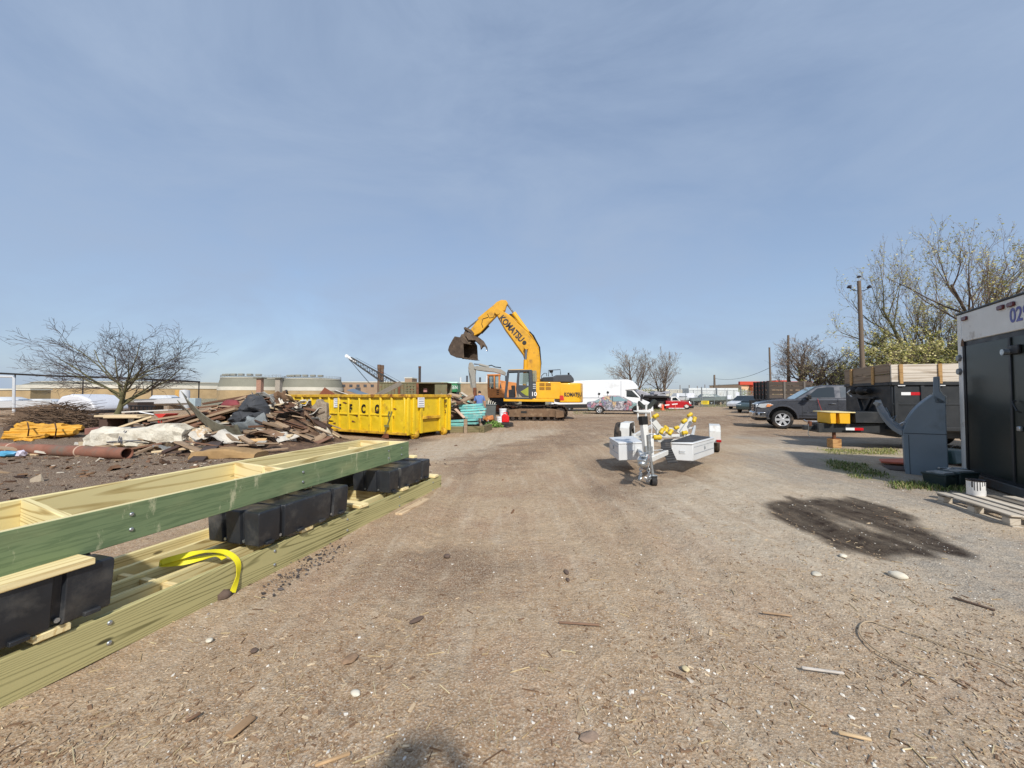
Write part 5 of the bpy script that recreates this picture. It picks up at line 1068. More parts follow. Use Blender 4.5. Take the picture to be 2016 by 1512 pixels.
smallcar('parked_car', 'white car parked by the fence beyond the grey pickup', 1466, 42, 4.5, 1.45, M('car_white', (214, 216, 218), .3, coat=.4), R(215))
smallcar('parked_car', 'dark green car mostly hidden behind the nose of the grey pickup', 1487, 33.5, 4.5, 1.45, M('car_dark_green', (58, 72, 72), .3, coat=.4), R(222))
# dark wooden stake-bed truck body behind the pickup
SBD = 24.5; W_DARK = WOOD('dark_weathered_planks', (78, 70, 64), (48, 42, 38), 8, (.3, 5, 5), rnd=.25, knots=False)
sb = thing('stake_body', 'dark plank stake-bed truck body behind the grey pickup', 'truck bed', D(1530, 812, SBD).xy.to_3d())
cA, cB, cC = D(1486, 790, SBD+2.2), D(1512, 790, SBD), D(1600, 790, SBD+.6); zA = 1.30
for k in range(4):
    z = zA+k*.27
    lumber('side_plank', (cB.x, cB.y, z), (cC.x, cC.y, z), .04, .25, W_DARK, sb); lumber('end_plank', (cA.x, cA.y, z), (cB.x, cB.y, z), .04, .25, W_DARK, sb)
for t in (0, .25, .5, .75, 1.0): q = cA.lerp(cB, t); MB().box((q.x-.03, q.y-.05, zA+.53), (.12, .1, 1.15)).build('stake', M_BLKP, sb, world=True)
for t in (.35, .8): q = cB.lerp(cC, t); MB().box((q.x, q.y-.05, zA+.53), (.12, .08, 1.1)).build('stake', M('stake_grey', (104, 98, 92), .7), sb, world=True)
m = MB(); m.prism([(cA.x, cA.y), (cB.x, cB.y), (cC.x, cC.y), (cC.x-.5, cC.y+2.2)], 'z', zA-.14, zA-.02); m.build('bed_floor', M_BLKP, sb, world=True)
for t in (.3, .75): q = cB.lerp(cC, t); wheel(sb, (q.x, q.y+.2, .45), (0, -1, 0), .45, .3, .24, rimstyle='disc')
m = MB(); q = cB.lerp(cC, .5); m.bb(q.x-1.8, q.x+1.5, q.y+.4, q.y+1.4, .5, zA-.14); m.build('chassis', M_BLKP, sb, world=True)
# ------------------------------------------------------------------ black dump trailer with plank sides
M_BKP = M('black_trailer_paint', (38, 41, 44), .5, var=.2, vs=2, dirt=((74, 72, 70), .58, .85, 2.2))
W_LITPL = WOOD('sunlit_planks', (196, 186, 172), (150, 134, 114), 7, (.3, 5, 5), rnd=.08)  # pale sunlit tone of the side boards put into the colour
W_BRNPL = WOOD('shaded_brown_planks', (150, 132, 112), (112, 92, 72), 7, (.3, 5, 5), rnd=.12)  # front boards' shade painted as a darker tone; also plain brown timber elsewhere
W_STAKE = WOOD('tan_stakes', (176, 140, 92), (130, 94, 54), 6, (.4, 6, 6), rnd=.1)
a = Vector((-.976, .217, 0)).normalized(); pz = Vector((.217, .976, 0)).normalized(); NC = Vector((10.22, 10.38, 0))
dt = thing('dump_trailer', 'black steel dump trailer with grey plank side boards and a yellow tool box', 'dump trailer', NC+pz*1-a*2, yaw(-a.x, -a.y))
def dp(s, w, z): return NC-a*s+pz*w+Vector((0, 0, z))       # s back along the body, w across away from camera
def slab(name, s0, s1, w0, w1, z0, z1, mat, parent=dt, bevel=.012):
    mb = MB(); mb.prism([tuple(dp(s, w, 0)[:2]) for s, w in ((s0, w0), (s1, w0), (s1, w1), (s0, w1))], 'z', z0, z1); return mb.build(name, mat, parent, bevel=bevel, seg=1, world=True)
BL, BW_ = 4.4, 2.0
slab('side_wall', 0, BL, 0, .05, .62, 1.76, M_BKP); slab('side_wall', 0, BL, BW_-.05, BW_, .62, 1.76, M_BKP); slab('front_wall', 0, .05, .05, BW_-.05, .66, 1.76, M_BKP); slab('floor', 0, BL, .0, BW_, .54, .62, M_BKP)
slab('top_rail', -.04, BL, -.05, .06, 1.76, 1.85, M_BKP); slab('top_rail', -.04, .06, .06, BW_, 1.76, 1.85, M_BKP); slab('mid_rail', 0, BL, -.02, .0, 1.24, 1.28, M_BKP); slab('bottom_rail', 0, BL, -.03, 0, .56, .66, M_BKP)
for s in (.03, .62, 1.5, 2.4, 3.3): slab('side_post', s, s+.09, -.035, 0, .66, 1.76, M_BKP)
for k, z in enumerate((1.855, 2.09)):
    h_ = .23 if k == 0 else .235
    lumber('side_board', dp(-.02, .0, z), dp(BL, .0, z), .04, h_, W_LITPL, dt); lumber('front_board', dp(.0, .04, z-.0), dp(.0, BW_, z-.03-.02*k), .04, h_-.02, W_BRNPL, dt)
lumber('front_board', dp(.0, .04, 2.30), dp(.0, BW_, 2.24), .04, .06, W_BRNPL, dt)
for s in (.14, 1.0, 2.4): slab('stake', s, s+.09, -.06, -.022, 1.80, 2.33, W_STAKE)
for w in (.62, 1.58): slab('stake', -.06, -.022, w, w+.1, 1.8, 2.3, W_STAKE)
for s in (.1, .98): slab('stake_pocket_light', s, s+.16, -.058, -.05, 1.745, 1.765, M_WHITE_PRINT, bevel=0)
def reflector(s, w, z, L=.62, h=.08):
    for k, m_ in ((0, M_WHITE_PRINT), (1, M('reflector_red', (196, 26, 36), .3))): slab('reflector', s+k*L/2, s+(k+1)*L/2, w-.006, w-.001, z, z+h, m_, bevel=0)
reflector(.2, -.0, 1.50, .42)
# tongue: two long members to a hitch, cross box, jack on a block
for w in (.55, 1.35):
    m = MB(); tbar(m, [dp(1.0, w-.3, .60), dp(-1.55, w+(.2 if w < 1 else -.2)-.3, .56)], .09, .26); m.build('tongue_beam', M_BKP, dt, bevel=.012, world=True)
m = MB(); tbar(m, [dp(-1.5, .42, .56), dp(-1.5, .9, .56)], .12, .26); tbar(m, [dp(-1.55, .65, .56), dp(-1.8, .65, .55)], .12, .14); m.build('hitch', M_BKP, dt, bevel=.015, world=True)
slab('tool_box_side', -.75, -.02, .2, 1.45, .73, 1.04, M_BKP)
slab('tool_tray', -1.36, -.72, .2, 1.1, 1.0, 1.03, M('pale_board_edge', (224, 206, 150), .6)); slab('battery_box', -1.34, -1.2, .22, .9, .70, 1.0, M('tool_yellow', (232, 176, 30), .5, var=.08)); slab('battery_box', -1.12, -.86, .22, .9, .70, 1.0, M('tool_yellow', (232, 176, 30), .5, var=.08))
reflector(-.95, .27, .52, .42, .07)
m = MB(); m.tube([dp(-1.7, .6, .66), dp(-1.72, .6, .36), dp(-1.66, .65, .3)], .012, 6); m.build('safety_chain', M_ZINC, dt, world=True)
m = MB(); m.tube([dp(-1.66, .62, .74), dp(-1.67, .62, .6)], .05, 8); m.build('hitch_pin', M_RUST, dt, world=True)
m = MB(); m.tube([dp(-1.12, .5, .72), dp(-1.12, .5, .27)], .045, 10); m.box(tuple(dp(-1.12, .5, .255)), (.18, .18, .02)); m.build('jack_leg', M_RUST, dt, world=True)
# pump motor and lift frame on the front wall
m = MB(); c = dp(-.12, 1.0, 1.62); m.ball(tuple(c), .16, 2, (1, 1, .8)); m.ball(tuple(dp(-.14, 1.32, 1.64)), .12, 2); m.tube([dp(-.12, 1.2, 1.62), dp(-.12, .7, 1.62)], .07, 10); m.build('hydraulic_pump', M_HOSE, dt, world=True)
m = MB(); m.tube([dp(-.25, 1.3, 1.66), dp(-.3, 1.36, 1.58), dp(-.2, 1.42, 1.5), dp(-.22, 1.3, 1.46)], .015, 6); m.build('pump_hose', M_WHITE_PRINT, dt, world=True)
m = MB(); tbar(m, [dp(-.06, .72, 1.4), dp(-.1, .98, .98)], .08, .06); tbar(m, [dp(-.06, 1.28, 1.4), dp(-.1, 1.02, .98)], .08, .06); tbar(m, [dp(-.06, .6, 1.42), dp(-.06, 1.4, 1.42)], .06, .05); m.build('lift_brace', M_BKP, dt, bevel=.006, world=True)
slab('underframe', .3, BL, .3, 1.7, .34, .54, M_BKP)
for s in (2.3, 3.2):
    for w in (.16, BW_-.16): wheel(dt, tuple(dp(s, w, .38)), tuple(-pz if w < 1 else pz), .38, .22, .2, rimstyle='disc')
slab('fender', 1.8, 3.8, -.12, .0, .80, .84, M_BKP)
bk_ = solo('wood_block', MB().box((0, 0, .125), (.25, .22, .25)), WOOD('block_wood', (190, 148, 98), (140, 98, 58), 8), 'tan wooden block under the jack of the dump trailer', 'wood block', loc=dp(-1.12, .5, 0), bevel=.01)
bd = lumber('board', G(1672, 845)+Vector((0, .6, 0)), G(1760, 846)+Vector((0, .7, 0)), .12, .04, W_CREAM); tag(bd, 'pale board lying on the ground beneath the dump trailer tongue', 'board')
# ------------------------------------------------------------------ grey truck fairing standing on end
M_FG = M('fairing_grey', (112, 124, 132), .5, var=.1, vs=2, dirt=((84, 90, 94), .6, .85, 2))
FD = 7.25; FP0 = G(1825, 938); fconv, fslab, fn, fu = faceplane(FP0, FP0)
fa = thing('truck_fairing', 'grey truck roof fairing standing on end in front of the dump trailer', 'fairing', D(1820, 940, FD+.2).xy.to_3d())
def fp(name, pts, y0, y1, mat=M_FG, bevel=.012): return fslab(name, pts, y0, y1, mat, fa, bevel)
crv = [(1777, 851), (1781, 838), (1788, 824), (1797, 811), (1808, 799), (1820, 789), (1830, 782), (1838, 777)]
fp('side_panel', [(1783, 937), (1779, 880)]+crv+[(1862, 790), (1864, 850), (1868, 930), (1862, 938), (1820, 941)], 0, .05)
fp('mast', [(1837, 782), (1837, 742), (1848, 741), (1850, 769), (1862, 781), (1862, 795), (1840, 795)], .0, .05)
fp('mast_gusset', [(1828, 790), (1837, 772), (1846, 783)], .05, .09, M('fairing_light', (150, 152, 148), .5)); fp('mast_flange', [(1848, 741), (1850, 741), (1852, 769), (1864, 781), (1864, 795), (1862, 795), (1862, 782), (1850, 770)], -.012, .12, M('fairing_light', (150, 152, 148), .5))
# far side panel and wraparound skin
fp('far_panel', [(1800, 925), (1797, 880)]+[(x+14, y) for x, y in crv[2:]]+[(1862, 790), (1866, 925)], .75, .79)
arc = [(1722, 792), (1727, 804), (1735, 818), (1745, 831), (1757, 842), (1770, 850), (1777, 853)]
th_ = MB(); rings = []
for x, y in arc:
    p = fconv(x, y); rings.append([p+fn*.02+Vector((0, 0, .05)), p+fn*.02+Vector((0, 0, -.055)), p+fn*.7+fu*.05+Vector((0, 0, -.055)), p+fn*.7+fu*.05+Vector((0, 0, .05))])
th_.loft(rings); th_.build('lower_lip', M('fairing_inside', (128, 132, 134), .6, var=.08), fa, bevel=.01, world=True)
fp('lip_end', [(1718, 794), (1724, 789), (1732, 793), (1727, 801)], -.0, .7, M('fairing_light', (150, 152, 148), .5))
skin = MB(); rings = [[fconv(x, y)+fn*.04, fconv(x, y)+fn*.75-fu*.04, fconv(x, y)+fn*.75-fu*.04-Vector((0, 0, .03)), fconv(x, y)+fn*.04-Vector((0, 0, .03))] for x, y in [(1783, 934), (1779, 880)]+crv]; skin.loft(rings); skin.build('skin', M_FG, fa, world=True)
for z, nm in ((878, 'panel_seam'), ): fp(nm, [(1779, 852), (1864, 855), (1864, 856.4), (1779, 853.4)], -.004, .0, M('seam_dark', (60, 66, 70), .7), 0)
fp('panel_seam', [(1788, 856), (1789.4, 856), (1793, 936), (1791.6, 936)], -.004, 0, M('seam_dark', (60, 66, 70), .7), 0)
MB().tube([fconv(1742, 803)+fn*.3, fconv(1752, 824)+fn*.3, fconv(1762, 819)+fn*.35, fconv(1757, 830)+fn*.3, fconv(1770, 838)+fn*.3], .012, 6).build('loose_wiring', M_ZINC, fa, world=True)
MB().tube([fconv(1770, 836)+fn*.2, fconv(1778, 832)+fn*.25, fconv(1790, 834)+fn*.3], .01, 6).build('loose_wiring', M_WHITE_PRINT, fa, world=True)
# ------------------------------------------------------------------ white box body with a dark roll door
u_ = Vector((-.46, -.888, 0)).normalized(); v_ = Vector((.888, -.46, 0)).normalized(); BC = Vector((8.04, 6.92, 0))
M_BXW = M('box_white', (216, 214, 208), .5, var=.08, vs=2, dirt=((130, 112, 92), .6, .82, 3))
M_DOOR = M('dark_roll_door', (22, 27, 25), .32, .3, var=.2, vs=6)
def door_mat():
    m, t, b = _new('tread_plate_door'); b.inputs['Base Color'].default_value = (*lin((38, 46, 43)), 1); b.inputs['Roughness'].default_value = .33; b.inputs['Metallic'].default_value = .35
    v = objvec(t, (1, 1, 1), False); w1 = t.nodes.new('ShaderNodeTexVoronoi'); w1.inputs['Scale'].default_value = 46; w1.inputs['Randomness'].default_value = .12; t.links.new(v, w1.inputs['Vector'])
    bumpn(t, b, rangen(t, w1.outputs['Distance'], .1, .5, 1, 0), .35, .004); return m
M_TREAD = door_mat()
bx = thing('box_trailer', 'white box trailer rear with a black tread-plate door and number on top', 'trailer', BC, yaw(u_.x, u_.y))
# local x runs along the rear face towards the camera; local y = Z x u
sgn = 1 if (Matrix.Rotation(yaw(u_.x, u_.y), 3, 'Z') @ Vector((0, 1, 0))).dot(v_) > 0 else -1
def bb_(name, x0, x1, y0, y1, z0, z1, mat, bevel=.01, parent=None): return MB().bb(x0, x1, sgn*y0, sgn*y1, z0, z1).build(name, mat, parent or bx, bevel=bevel, seg=1)
bb_('box_body', .02, 2.43, .1, 6.0, .18, 2.9, M_BXW, .02)
bb_('corner_post', 0, .13, -.02, .1, .02, 2.93, M_BXW); bb_('corner_post', 2.32, 2.45, -.02, .1, .02, 2.93, M_BXW); bb_('header', .13, 2.32, -.018, .1, 2.44, 2.93, M_BXW); bb_('roof_cap', -.01, 2.46, -.03, 6.02, 2.93, 2.965, M_BKP)
bb_('sill', .0, 2.45, -.03, .12, .02, .16, M('sill_grey', (92, 92, 90), .6, .4, dirt=((110, 80, 56), .5, .7, 4)))
bb_('door_frame', .13, 2.32, .0, .1, .16, 2.44, M_BKP, .006)
d_ = bb_('door', .24, 2.2, -.012, .0, .22, 2.36, M_TREAD, .004)
bb_('door_seal', .135, .2, -.016, .0, .18, 2.42, M_HOSE, .006); bb_('side_moulding', 1.34, 1.39, -.03, -.012, .22, 2.36, M_BKP, .004)
for x in (.27, 1.45, 1.22): bb_('marker_light', x-.075, x+.075, -.05, -.018, 2.80, 2.87, M('marker_red', (92, 24, 30), .3), .012)
for z in (2.16, 1.92):
    MB().lathe([(0, -.03), (.052, -.03), (.06, 0), (.06, .012), (0, .012)], 18, 'y', (.065, sgn*-.028, z)).build('round_lamp', M('lamp_smoke', (110, 112, 114), .2), bx)
text('fleet_number', '0290', .30, M('number_blue', (84, 86, 150), .5), bx, (1.66, sgn*-.022, 2.66), (math.pi/2, 0, 0 if sgn > 0 else math.pi), .015, .9, .002)
bb_('latch_plate', 1.36, 1.6, -.05, -.012, 2.1, 2.23, M_BLKP, .01); MB().lathe([(0, -.04), (.045, -.04), (.045, .04), (0, .04)], 14, 'y', (1.39, sgn*-.075, 2.14)).build('lock', M_ZINC, bx)
MB().tube([(1.48, sgn*-.03, 1.42), (1.48, sgn*-.07, 1.4), (1.58, sgn*-.07, 1.27), (1.58, sgn*-.03, 1.25)], .012, 6).build('grab_handle', M_BKP, bx)
bb_('hasp', 1.5, 1.57, -.05, -.012, .98, 1.05, M_ZINC, .008)
MB().prism([(.10, 2.38), (.13, 2.36), (.2, 2.37), (.19, 2.46), (.15, 2.5), (.12, 2.45)], 'y', sgn*-.0185, sgn*-.021).build('rust_stain', M('brown_stain', (104, 78, 56), .9, var=.4, vs=30), bx)
# ------------------------------------------------------------------ pallet, paint can, bins and odds beside the trailer
pa, pb_ = Vector((5.95, 5.45, 0)), Vector((5.66, 4.45, 0)); pu = (pb_-pa).normalized(); pv = Vector((-pu.y, pu.x, 0)); pv = pv if pv.x > 0 else -pv
pl = thing('wooden_pallet', 'weathered grey wooden pallet with a paint can on it', 'pallet', pa+pu*.5+pv*.5, yaw(pu.x, pu.y))
W_PAL = WOOD('pallet_wood', (186, 176, 160), (134, 122, 106), 7, (.3, 5, 5), rnd=.16); W_PALD = WOOD('pallet_wood_dark', (128, 120, 108), (90, 82, 72), 7, (.3, 5, 5), rnd=.1)
for k, (o, w_) in enumerate(((.06, .12), (.22, .1), (.40, .12), (.58, .1), (.78, .13), (.98, .12))): lumber('deck_board', pa+pu*(-.02)+pv*o+Vector((0, 0, .122)), pa+pu*1.08+pv*o+Vector((0, 0, .122)), w_, .02, W_PAL if k in (0, 1, 2, 4) else W_PALD, pl, bevel=.003)
for t in (.05, .53, 1.0):
    lumber('cross_board', pa+pu*t+pv*.0+Vector((0, 0, .10)), pa+pu*t+pv*1.04+Vector((0, 0, .10)), .1, .02, W_PALD, pl, bevel=.003)
    for o in (.06, .52, .98): MB().box(tuple(pa+pu*t+pv*o+Vector((0, 0, .06))), (.1, .1, .08), Matrix.Rotation(yaw(pu.x, pu.y), 4, 'Z')).build('block', W_PAL, pl, bevel=.006, world=True)
for o in (.06, .52, .98): lumber('base_board', pa+pu*(-.02)+pv*o, pa+pu*1.08+pv*o, .1, .02, W_PAL, pl, bevel=.003)
pc = G(1922, 974, .142); can = thing('paint_can', 'white paint can with black drips standing on the pallet', 'paint can', pc); can.scale = (.7, .7, .8)
MB().lathe([(0, 0), (.125, 0), (.128, .01), (.128, .23), (.134, .235), (.134, .25), (.12, .25), (.118, .2), (0, .2)], 26).build('can_body', M('can_white', (220, 218, 214), .45), can)
for k in range(9): a_ = -2.9+k*.28; l_ = random.uniform(.05, .19); MB().lathe([(.1295, .235-l_), (.1305, .235-l_+.01), (.1305, .236), (.1285, .236)], 3, arc=random.uniform(.06, .16), T=Matrix.Rotation(a_, 4, 'Z')).build('paint_drip', M('wet_black_paint', (18, 16, 22), .25), can)
MB().lathe([(.136, .236), (.137, .24), (.137, .256), (.12, .257), (.11, .25)], 26).build('rim_paint', M('wet_black_paint', (18, 16, 22), .25), can)
MB().tube([(-.13, 0, .2), (-.15, -.02, .15), (-.14, -.06, .09)], .004, 5).build('bail_handle', M_ZINC, can)
M_BIN = M('dark_green_plastic', (34, 50, 50), .5, var=.15, dirt=((110, 110, 104), .62, .85, 6))
def bin_(px, py, w, d, h, label, rz=0):
    p = G(px, py); b = thing('plastic_tote', label, 'tote', p, rz)
    MB().prism([(-w/2*.86, -d/2*.86), (w/2*.86, -d/2*.86), (w/2*.86, d/2*.86), (-w/2*.86, d/2*.86)], 'z', 0, h, top=[(-w/2, -d/2), (w/2, -d/2), (w/2, d/2), (-w/2, d/2)]).build('tub', M_BIN, b, bevel=.015)
    MB().box((0, 0, h+.012), (w*1.06, d*1.06, .035)).build('rim', M_BIN, b, bevel=.01)
    MB().box((0, 0, h+.035), (w*.8, d*.7, .02)).build('contents', M('tote_contents', (150, 150, 146), .6, var=.5, vs=12), b)
bin_(1852, 958, .36, .3, .2, 'dark green tote against the fairing foot', .3); bin_(1888, 957, .36, .3, .22, 'dark green tote next to the box trailer corner', .1)
wb_ = thing('wheelbarrow_tray', 'dark green upturned barrow tray leaning over the totes', 'barrow', G(1865, 935))
p = G(1870, 928); m = MB(); m.prism([(-.42, -.3), (.42, -.3), (.42, .3), (-.42, .3)], 'z', .2, .44, top=[(-.2, -.16), (.2, -.16), (.2, .16), (-.2, .16)]); m.v = [p+Matrix.Rotation(.25, 3, 'Z') @ x for x in m.v]; m.build('tray', M('barrow_green', (40, 70, 66), .45, var=.12), wb_, bevel=.03, world=True)
MB().tube([D(1846, 921, 7.0), D(1905, 925, 6.8)], .018, 8).build('handle', M_ZINC, wb_, world=True); MB().tube([D(1872, 922, 6.9), D(1872, 934, 6.9)], .012, 6).build('handle_post', M_ZINC, wb_, world=True)
hz = thing('hose_coil', 'black hose and scraps heaped at the corner of the box trailer', 'hose', G(1895, 918))
MB().tube([G(1885, 910)+Vector((.12*math.cos(k*.5), .1*math.sin(k*.5), .32+.05*math.sin(k))) for k in range(26)], .014, 6).build('coil', M_HOSE, hz, world=True); MB().ball(tuple(G(1900, 918)+Vector((0, .1, .12))), .22, 2, (1.2, 1, .8), .2).build('rag_heap', M('rag_brown', (84, 66, 56), .9, var=.4), hz, world=True)
for k in range(4): z = .06+k*.03; q = G(1862+k*10, 950)+Vector((0, 0, .24)); tag(solo('metal_scrap', MB().box((0, 0, 0), (.22, .03, .012), (.2*k, .1, .5*k)), M_ZINC, 'silver metal offcut lying on the dark green totes', 'scrap', 'metal offcuts on the totes', loc=q), 'silver metal offcut lying on the dark green totes', 'scrap', 'metal offcuts on the totes')
rk = thing('orange_plate', 'faded orange steel ramp plate lying on the ground left of the fairing', 'steel plate', G(1755, 925)); c0, c1, c2, c3 = G(1731, 912), G(1790, 911), G(1800, 922), G(1735, 917)
MB().prism([tuple(x[:2]) for x in (c0, c1, c2, c3)], 'z', .06, .10).build('top_plate', M('faded_orange_red', (198, 104, 78), .6, var=.15), rk, bevel=.008, world=True); MB().prism([tuple(x[:2]) for x in (G(1736, 918), G(1800, 923), G(1800, 931), G(1752, 927))], 'z', .0, .035).build('under_plate', M('dark_wood_plate', (70, 56, 50), .8), rk, bevel=.006, world=True)
# ------------------------------------------------------------------ demolition pile on the left
def mound(x, y):
    g = lambda cx, cy, sx, sy, h: h*np.exp(-((x-cx)/sx)**2-((y-cy)/sy)**2)
    return g(-8.0, 12.3, 1.2, 1.0, 1.25)+g(-6.7, 12.2, .8, .9, .7)+g(-10.0, 12.8, 1.6, .9, .55)+g(-7.2, 10.6, 1.6, .8, .28)+g(-11.8, 12.2, 1.2, .8, .3)
M_RUB2 = M('rubble_earth', (96, 74, 58), .95, var=.4, vs=3, dirt=((142, 116, 90), .52, .72, 5), bump=.9, bs=9, bd=.06)
xs = np.linspace(-14, -4, 100); ys = np.linspace(9.2, 14.8, 60); XX, YY = np.meshgrid(xs, ys); H = mound(XX, YY); ZZ = H*(.75+.5*fbm(XX*2.4, YY*2.4, 4, 77))+(fbm(XX*4, YY*4, 3, 5)-.5)*.18*np.clip(H*4, 0, 1)-.04
mb = MB(); nx, ny = len(xs), len(ys); mb.add([tuple(v) for v in np.stack([XX, YY, ZZ], -1).reshape(-1, 3)], [(j*nx+i, j*nx+i+1, (j+1)*nx+i+1, (j+1)*nx+i) for j in range(ny-1) for i in range(nx-1)])
o = mb.build('rubble_heap', M_RUB2, None, kind='stuff', recalc=False); tag(o, 'brown earth and fine rubble under the demolition pile', 'rubble')
WD = [WOOD('pile_red_brown', (118, 88, 70), (84, 60, 48), 6, (.3, 5, 5), rnd=.25, knots=False), WOOD('pile_weathered', (156, 134, 110), (112, 92, 74), 6, (.3, 5, 5), rnd=.25, knots=False),
      WOOD('pile_pale', (204, 184, 150), (168, 142, 108), 5, (.3, 5, 5), rnd=.15, knots=False), WOOD('pile_dark', (72, 56, 48), (48, 38, 34), 5, (.3, 5, 5), rnd=.3, knots=False), M('pile_plaster', (192, 184, 170), .85, var=.2, vs=6, rnd=.18)]
LBL = ['reddish brown old board lying in the demolition pile', 'weathered tan board lying in the demolition pile', 'pale raw board lying in the demolition pile', 'dark rotten board lying in the demolition pile', 'broken white plasterboard piece in the demolition pile']
NMS = ['old_board', 'old_board', 'old_board', 'old_board', 'plasterboard']
unit = [MB().prism([(-.5, -.5), (.42, -.5), (.5, -.1), (.46, .5), (-.5, .42)], 'z', -.5, .5).mesh('board_shape', 0), MB().prism([(-.5, -.5), (.5, -.5), (.5, .5), (-.5, .5)], 'z', -.5, .5).mesh('board_shape', 0)]
r = random.Random(12); cache = {}
def pileboard(x, y, k, L, w, t, yawa, tilt, dz=0):
    z = float(mound(np.array(x), np.array(y)))*.95+dz
    for u_i, u in enumerate(unit):
        if (k, u_i) not in cache: me = u.copy(); me.materials.append(WD[k]); cache[(k, u_i)] = me
    o = bpy.data.objects.new(NMS[k], cache[(k, r.randint(0, 1))]); COL.objects.link(o); o.scale = (L, w, t); o.location = (x, y, z+t); o.rotation_euler = (r.uniform(-.35, .35), tilt, yawa)
    return tag(o, LBL[k], 'plasterboard' if k == 4 else 'board', ('reddish boards', 'weathered boards', 'pale boards', 'rotten boards', 'plasterboard pieces')[k]+' in the demolition pile')
for n in range(205):
    while 1:
        x, y = r.uniform(-12.2, -5.9), r.uniform(9.6, 13.0)
        if r.random() < .2+float(mound(np.array(x), np.array(y))): break
    hgt = float(mound(np.array(x), np.array(y))); k = r.choices((0, 1, 2, 3, 4), (3.5, 5, 2.6, 3.2, 2.2))[0]
    L = r.uniform(.35, 1.5) if k < 4 else r.uniform(.2, .55); slope = float(mound(np.array(x+.2), np.array(y)))-hgt
    pileboard(x, y, k, L, r.uniform(.06, .2) if k < 4 else L*.7, r.uniform(.018, .05), r.gauss(0, .8), -math.atan(slope*5)*.6+r.uniform(-.25, .25), r.uniform(0, .12))
for n in range(26):     # long red-brown timbers stacked on the left flank
    pileboard(r.uniform(-10.3, -8.6), r.uniform(11.4, 12.6), r.choice((0, 0, 3, 1)), r.uniform(1.2, 2.2), r.uniform(.08, .22), r.uniform(.03, .07), r.uniform(-.25, .25), r.uniform(-.32, -.08), .05+n*.018)
def bentsheet(seed):
    rr = random.Random(seed); n, m_ = 7, 5; V = []; ph = rr.uniform(0, 6)
    for i in range(n+1):
        for j in range(m_+1):
            x, y = i/n-.5, j/m_-.5; V.append((x+rr.uniform(-.03, .03), y+rr.uniform(-.04, .04), .16*math.sin(4*x+ph)+.1*math.sin(7*y+ph*2)+.12*abs(x+y*.7)+rr.uniform(-.02, .02)))
    F = [(i*(m_+1)+j, (i+1)*(m_+1)+j, (i+1)*(m_+1)+j+1, i*(m_+1)+j+1) for i in range(n) for j in range(m_)]; k = len(V); B = [i*(m_+1) for i in range(n+1)]+[n*(m_+1)+j for j in range(1, m_+1)]+[i*(m_+1)+m_ for i in range(n-1, -1, -1)]+[j for j in range(m_-1, 0, -1)]
    return MB().add(V+[(x, y, z-.02) for x, y, z in V], F+[tuple(q+k for q in f[::-1]) for f in F]+[(B[i], B[(i+1) % len(B)], B[(i+1) % len(B)]+k, B[i]+k) for i in range(len(B))]).mesh('bent_sheet', 25)
SHC = [(M('scrap_grey_sheet', (128, 128, 124), .6, .2, var=.2, vs=4, dirt=((88, 72, 58), .52, .7, 4)), 'grey'), (M('scrap_white_sheet', (200, 194, 182), .7, var=.15, vs=4, dirt=((140, 120, 98), .55, .75, 4)), 'whitish'), (M('scrap_brown_sheet', (124, 98, 76), .8, var=.25, vs=4), 'brown'), (M('scrap_dark_sheet', (62, 58, 56), .7, var=.25, vs=4), 'dark')]
bsm = {}
for n in range(64):
    while 1:
        x, y = r.uniform(-11.5, -6.0), r.uniform(9.9, 12.8)
        if r.random() < .15+float(mound(np.array(x), np.array(y))): break
    k = r.choices((0, 1, 2, 3), (3, 3, 3, 2))[0]; v = r.randrange(4)
    if (k, v) not in bsm: me = bentsheet(v+5); me.materials.append(SHC[k][0]); bsm[(k, v)] = me
    o = bpy.data.objects.new('torn_sheet', bsm[(k, v)]); COL.objects.link(o); L = r.uniform(.25, .75); o.scale = (L, L*r.uniform(.4, .9), L*r.uniform(.5, 1.2)); o.location = (x, y, float(mound(np.array(x), np.array(y)))+r.uniform(.02, .16)); o.rotation_euler = (r.uniform(-.8, .6), r.uniform(-.6, .6), r.uniform(0, 6.28))
    tag(o, 'bent '+SHC[k][1]+' torn sheet caught in the demolition pile', 'torn sheet', SHC[k][1]+' torn sheets in the pile')
def crumple(name, pts, d, depth, mat, parent, seed, amp=.1, n=22):
    """cloth-like heap filling an outline seen from the front: a bulged, creased skin with a back"""
    P = [D(x, y, d) for x, y in pts]; cx = sum(p.x for p in P)/len(P); cz = sum(p.z for p in P)/len(P); N = len(P); K = 4*N
    ring = []
    for i in range(N):
        for k in range(4): t = k/4; ring.append(P[i].lerp(P[(i+1) % N], t))
    rr = random.Random(seed); mb = MB(); rings = []
    cr = [(rr.uniform(-1, 1), rr.uniform(-1, 1), rr.uniform(3, 13), rr.uniform(0, 6)) for _ in range(7)]
    for j in range(9):
        s = 1-j/8; b = depth*(1-s*s)**.5
        rg = []
        for p in ring:
            q = Vector((cx+(p.x-cx)*s, d, cz+(p.z-cz)*s)); f = sum(abs(math.sin(a*q.x*w+c*q.z*w+ph)) for a, c, w, ph in cr)/7-.45
            rg.append(Vector((q.x+rr.uniform(-.015, .015), d-b+f*amp*2*(1 if j else .3), q.z+f*amp*.5*(s > .1))))
        rings.append(rg)
    back = [Vector((p.x, d+depth*.9, p.z-.25)) for p in ring]; mb.loft([back]+rings, cap=True)
    return mb.build(name, mat, parent, smooth=28, world=True if parent else False)
M_FELT = M('dark_roofing_felt', (62, 64, 68), .8, var=.2, vs=4, dirt=((98, 84, 70), .58, .72, 4), bump=.3, bs=30)
M_FELT2 = M('grey_felt_underside', (124, 130, 132), .8, var=.15, vs=4, bump=.2, bs=30)
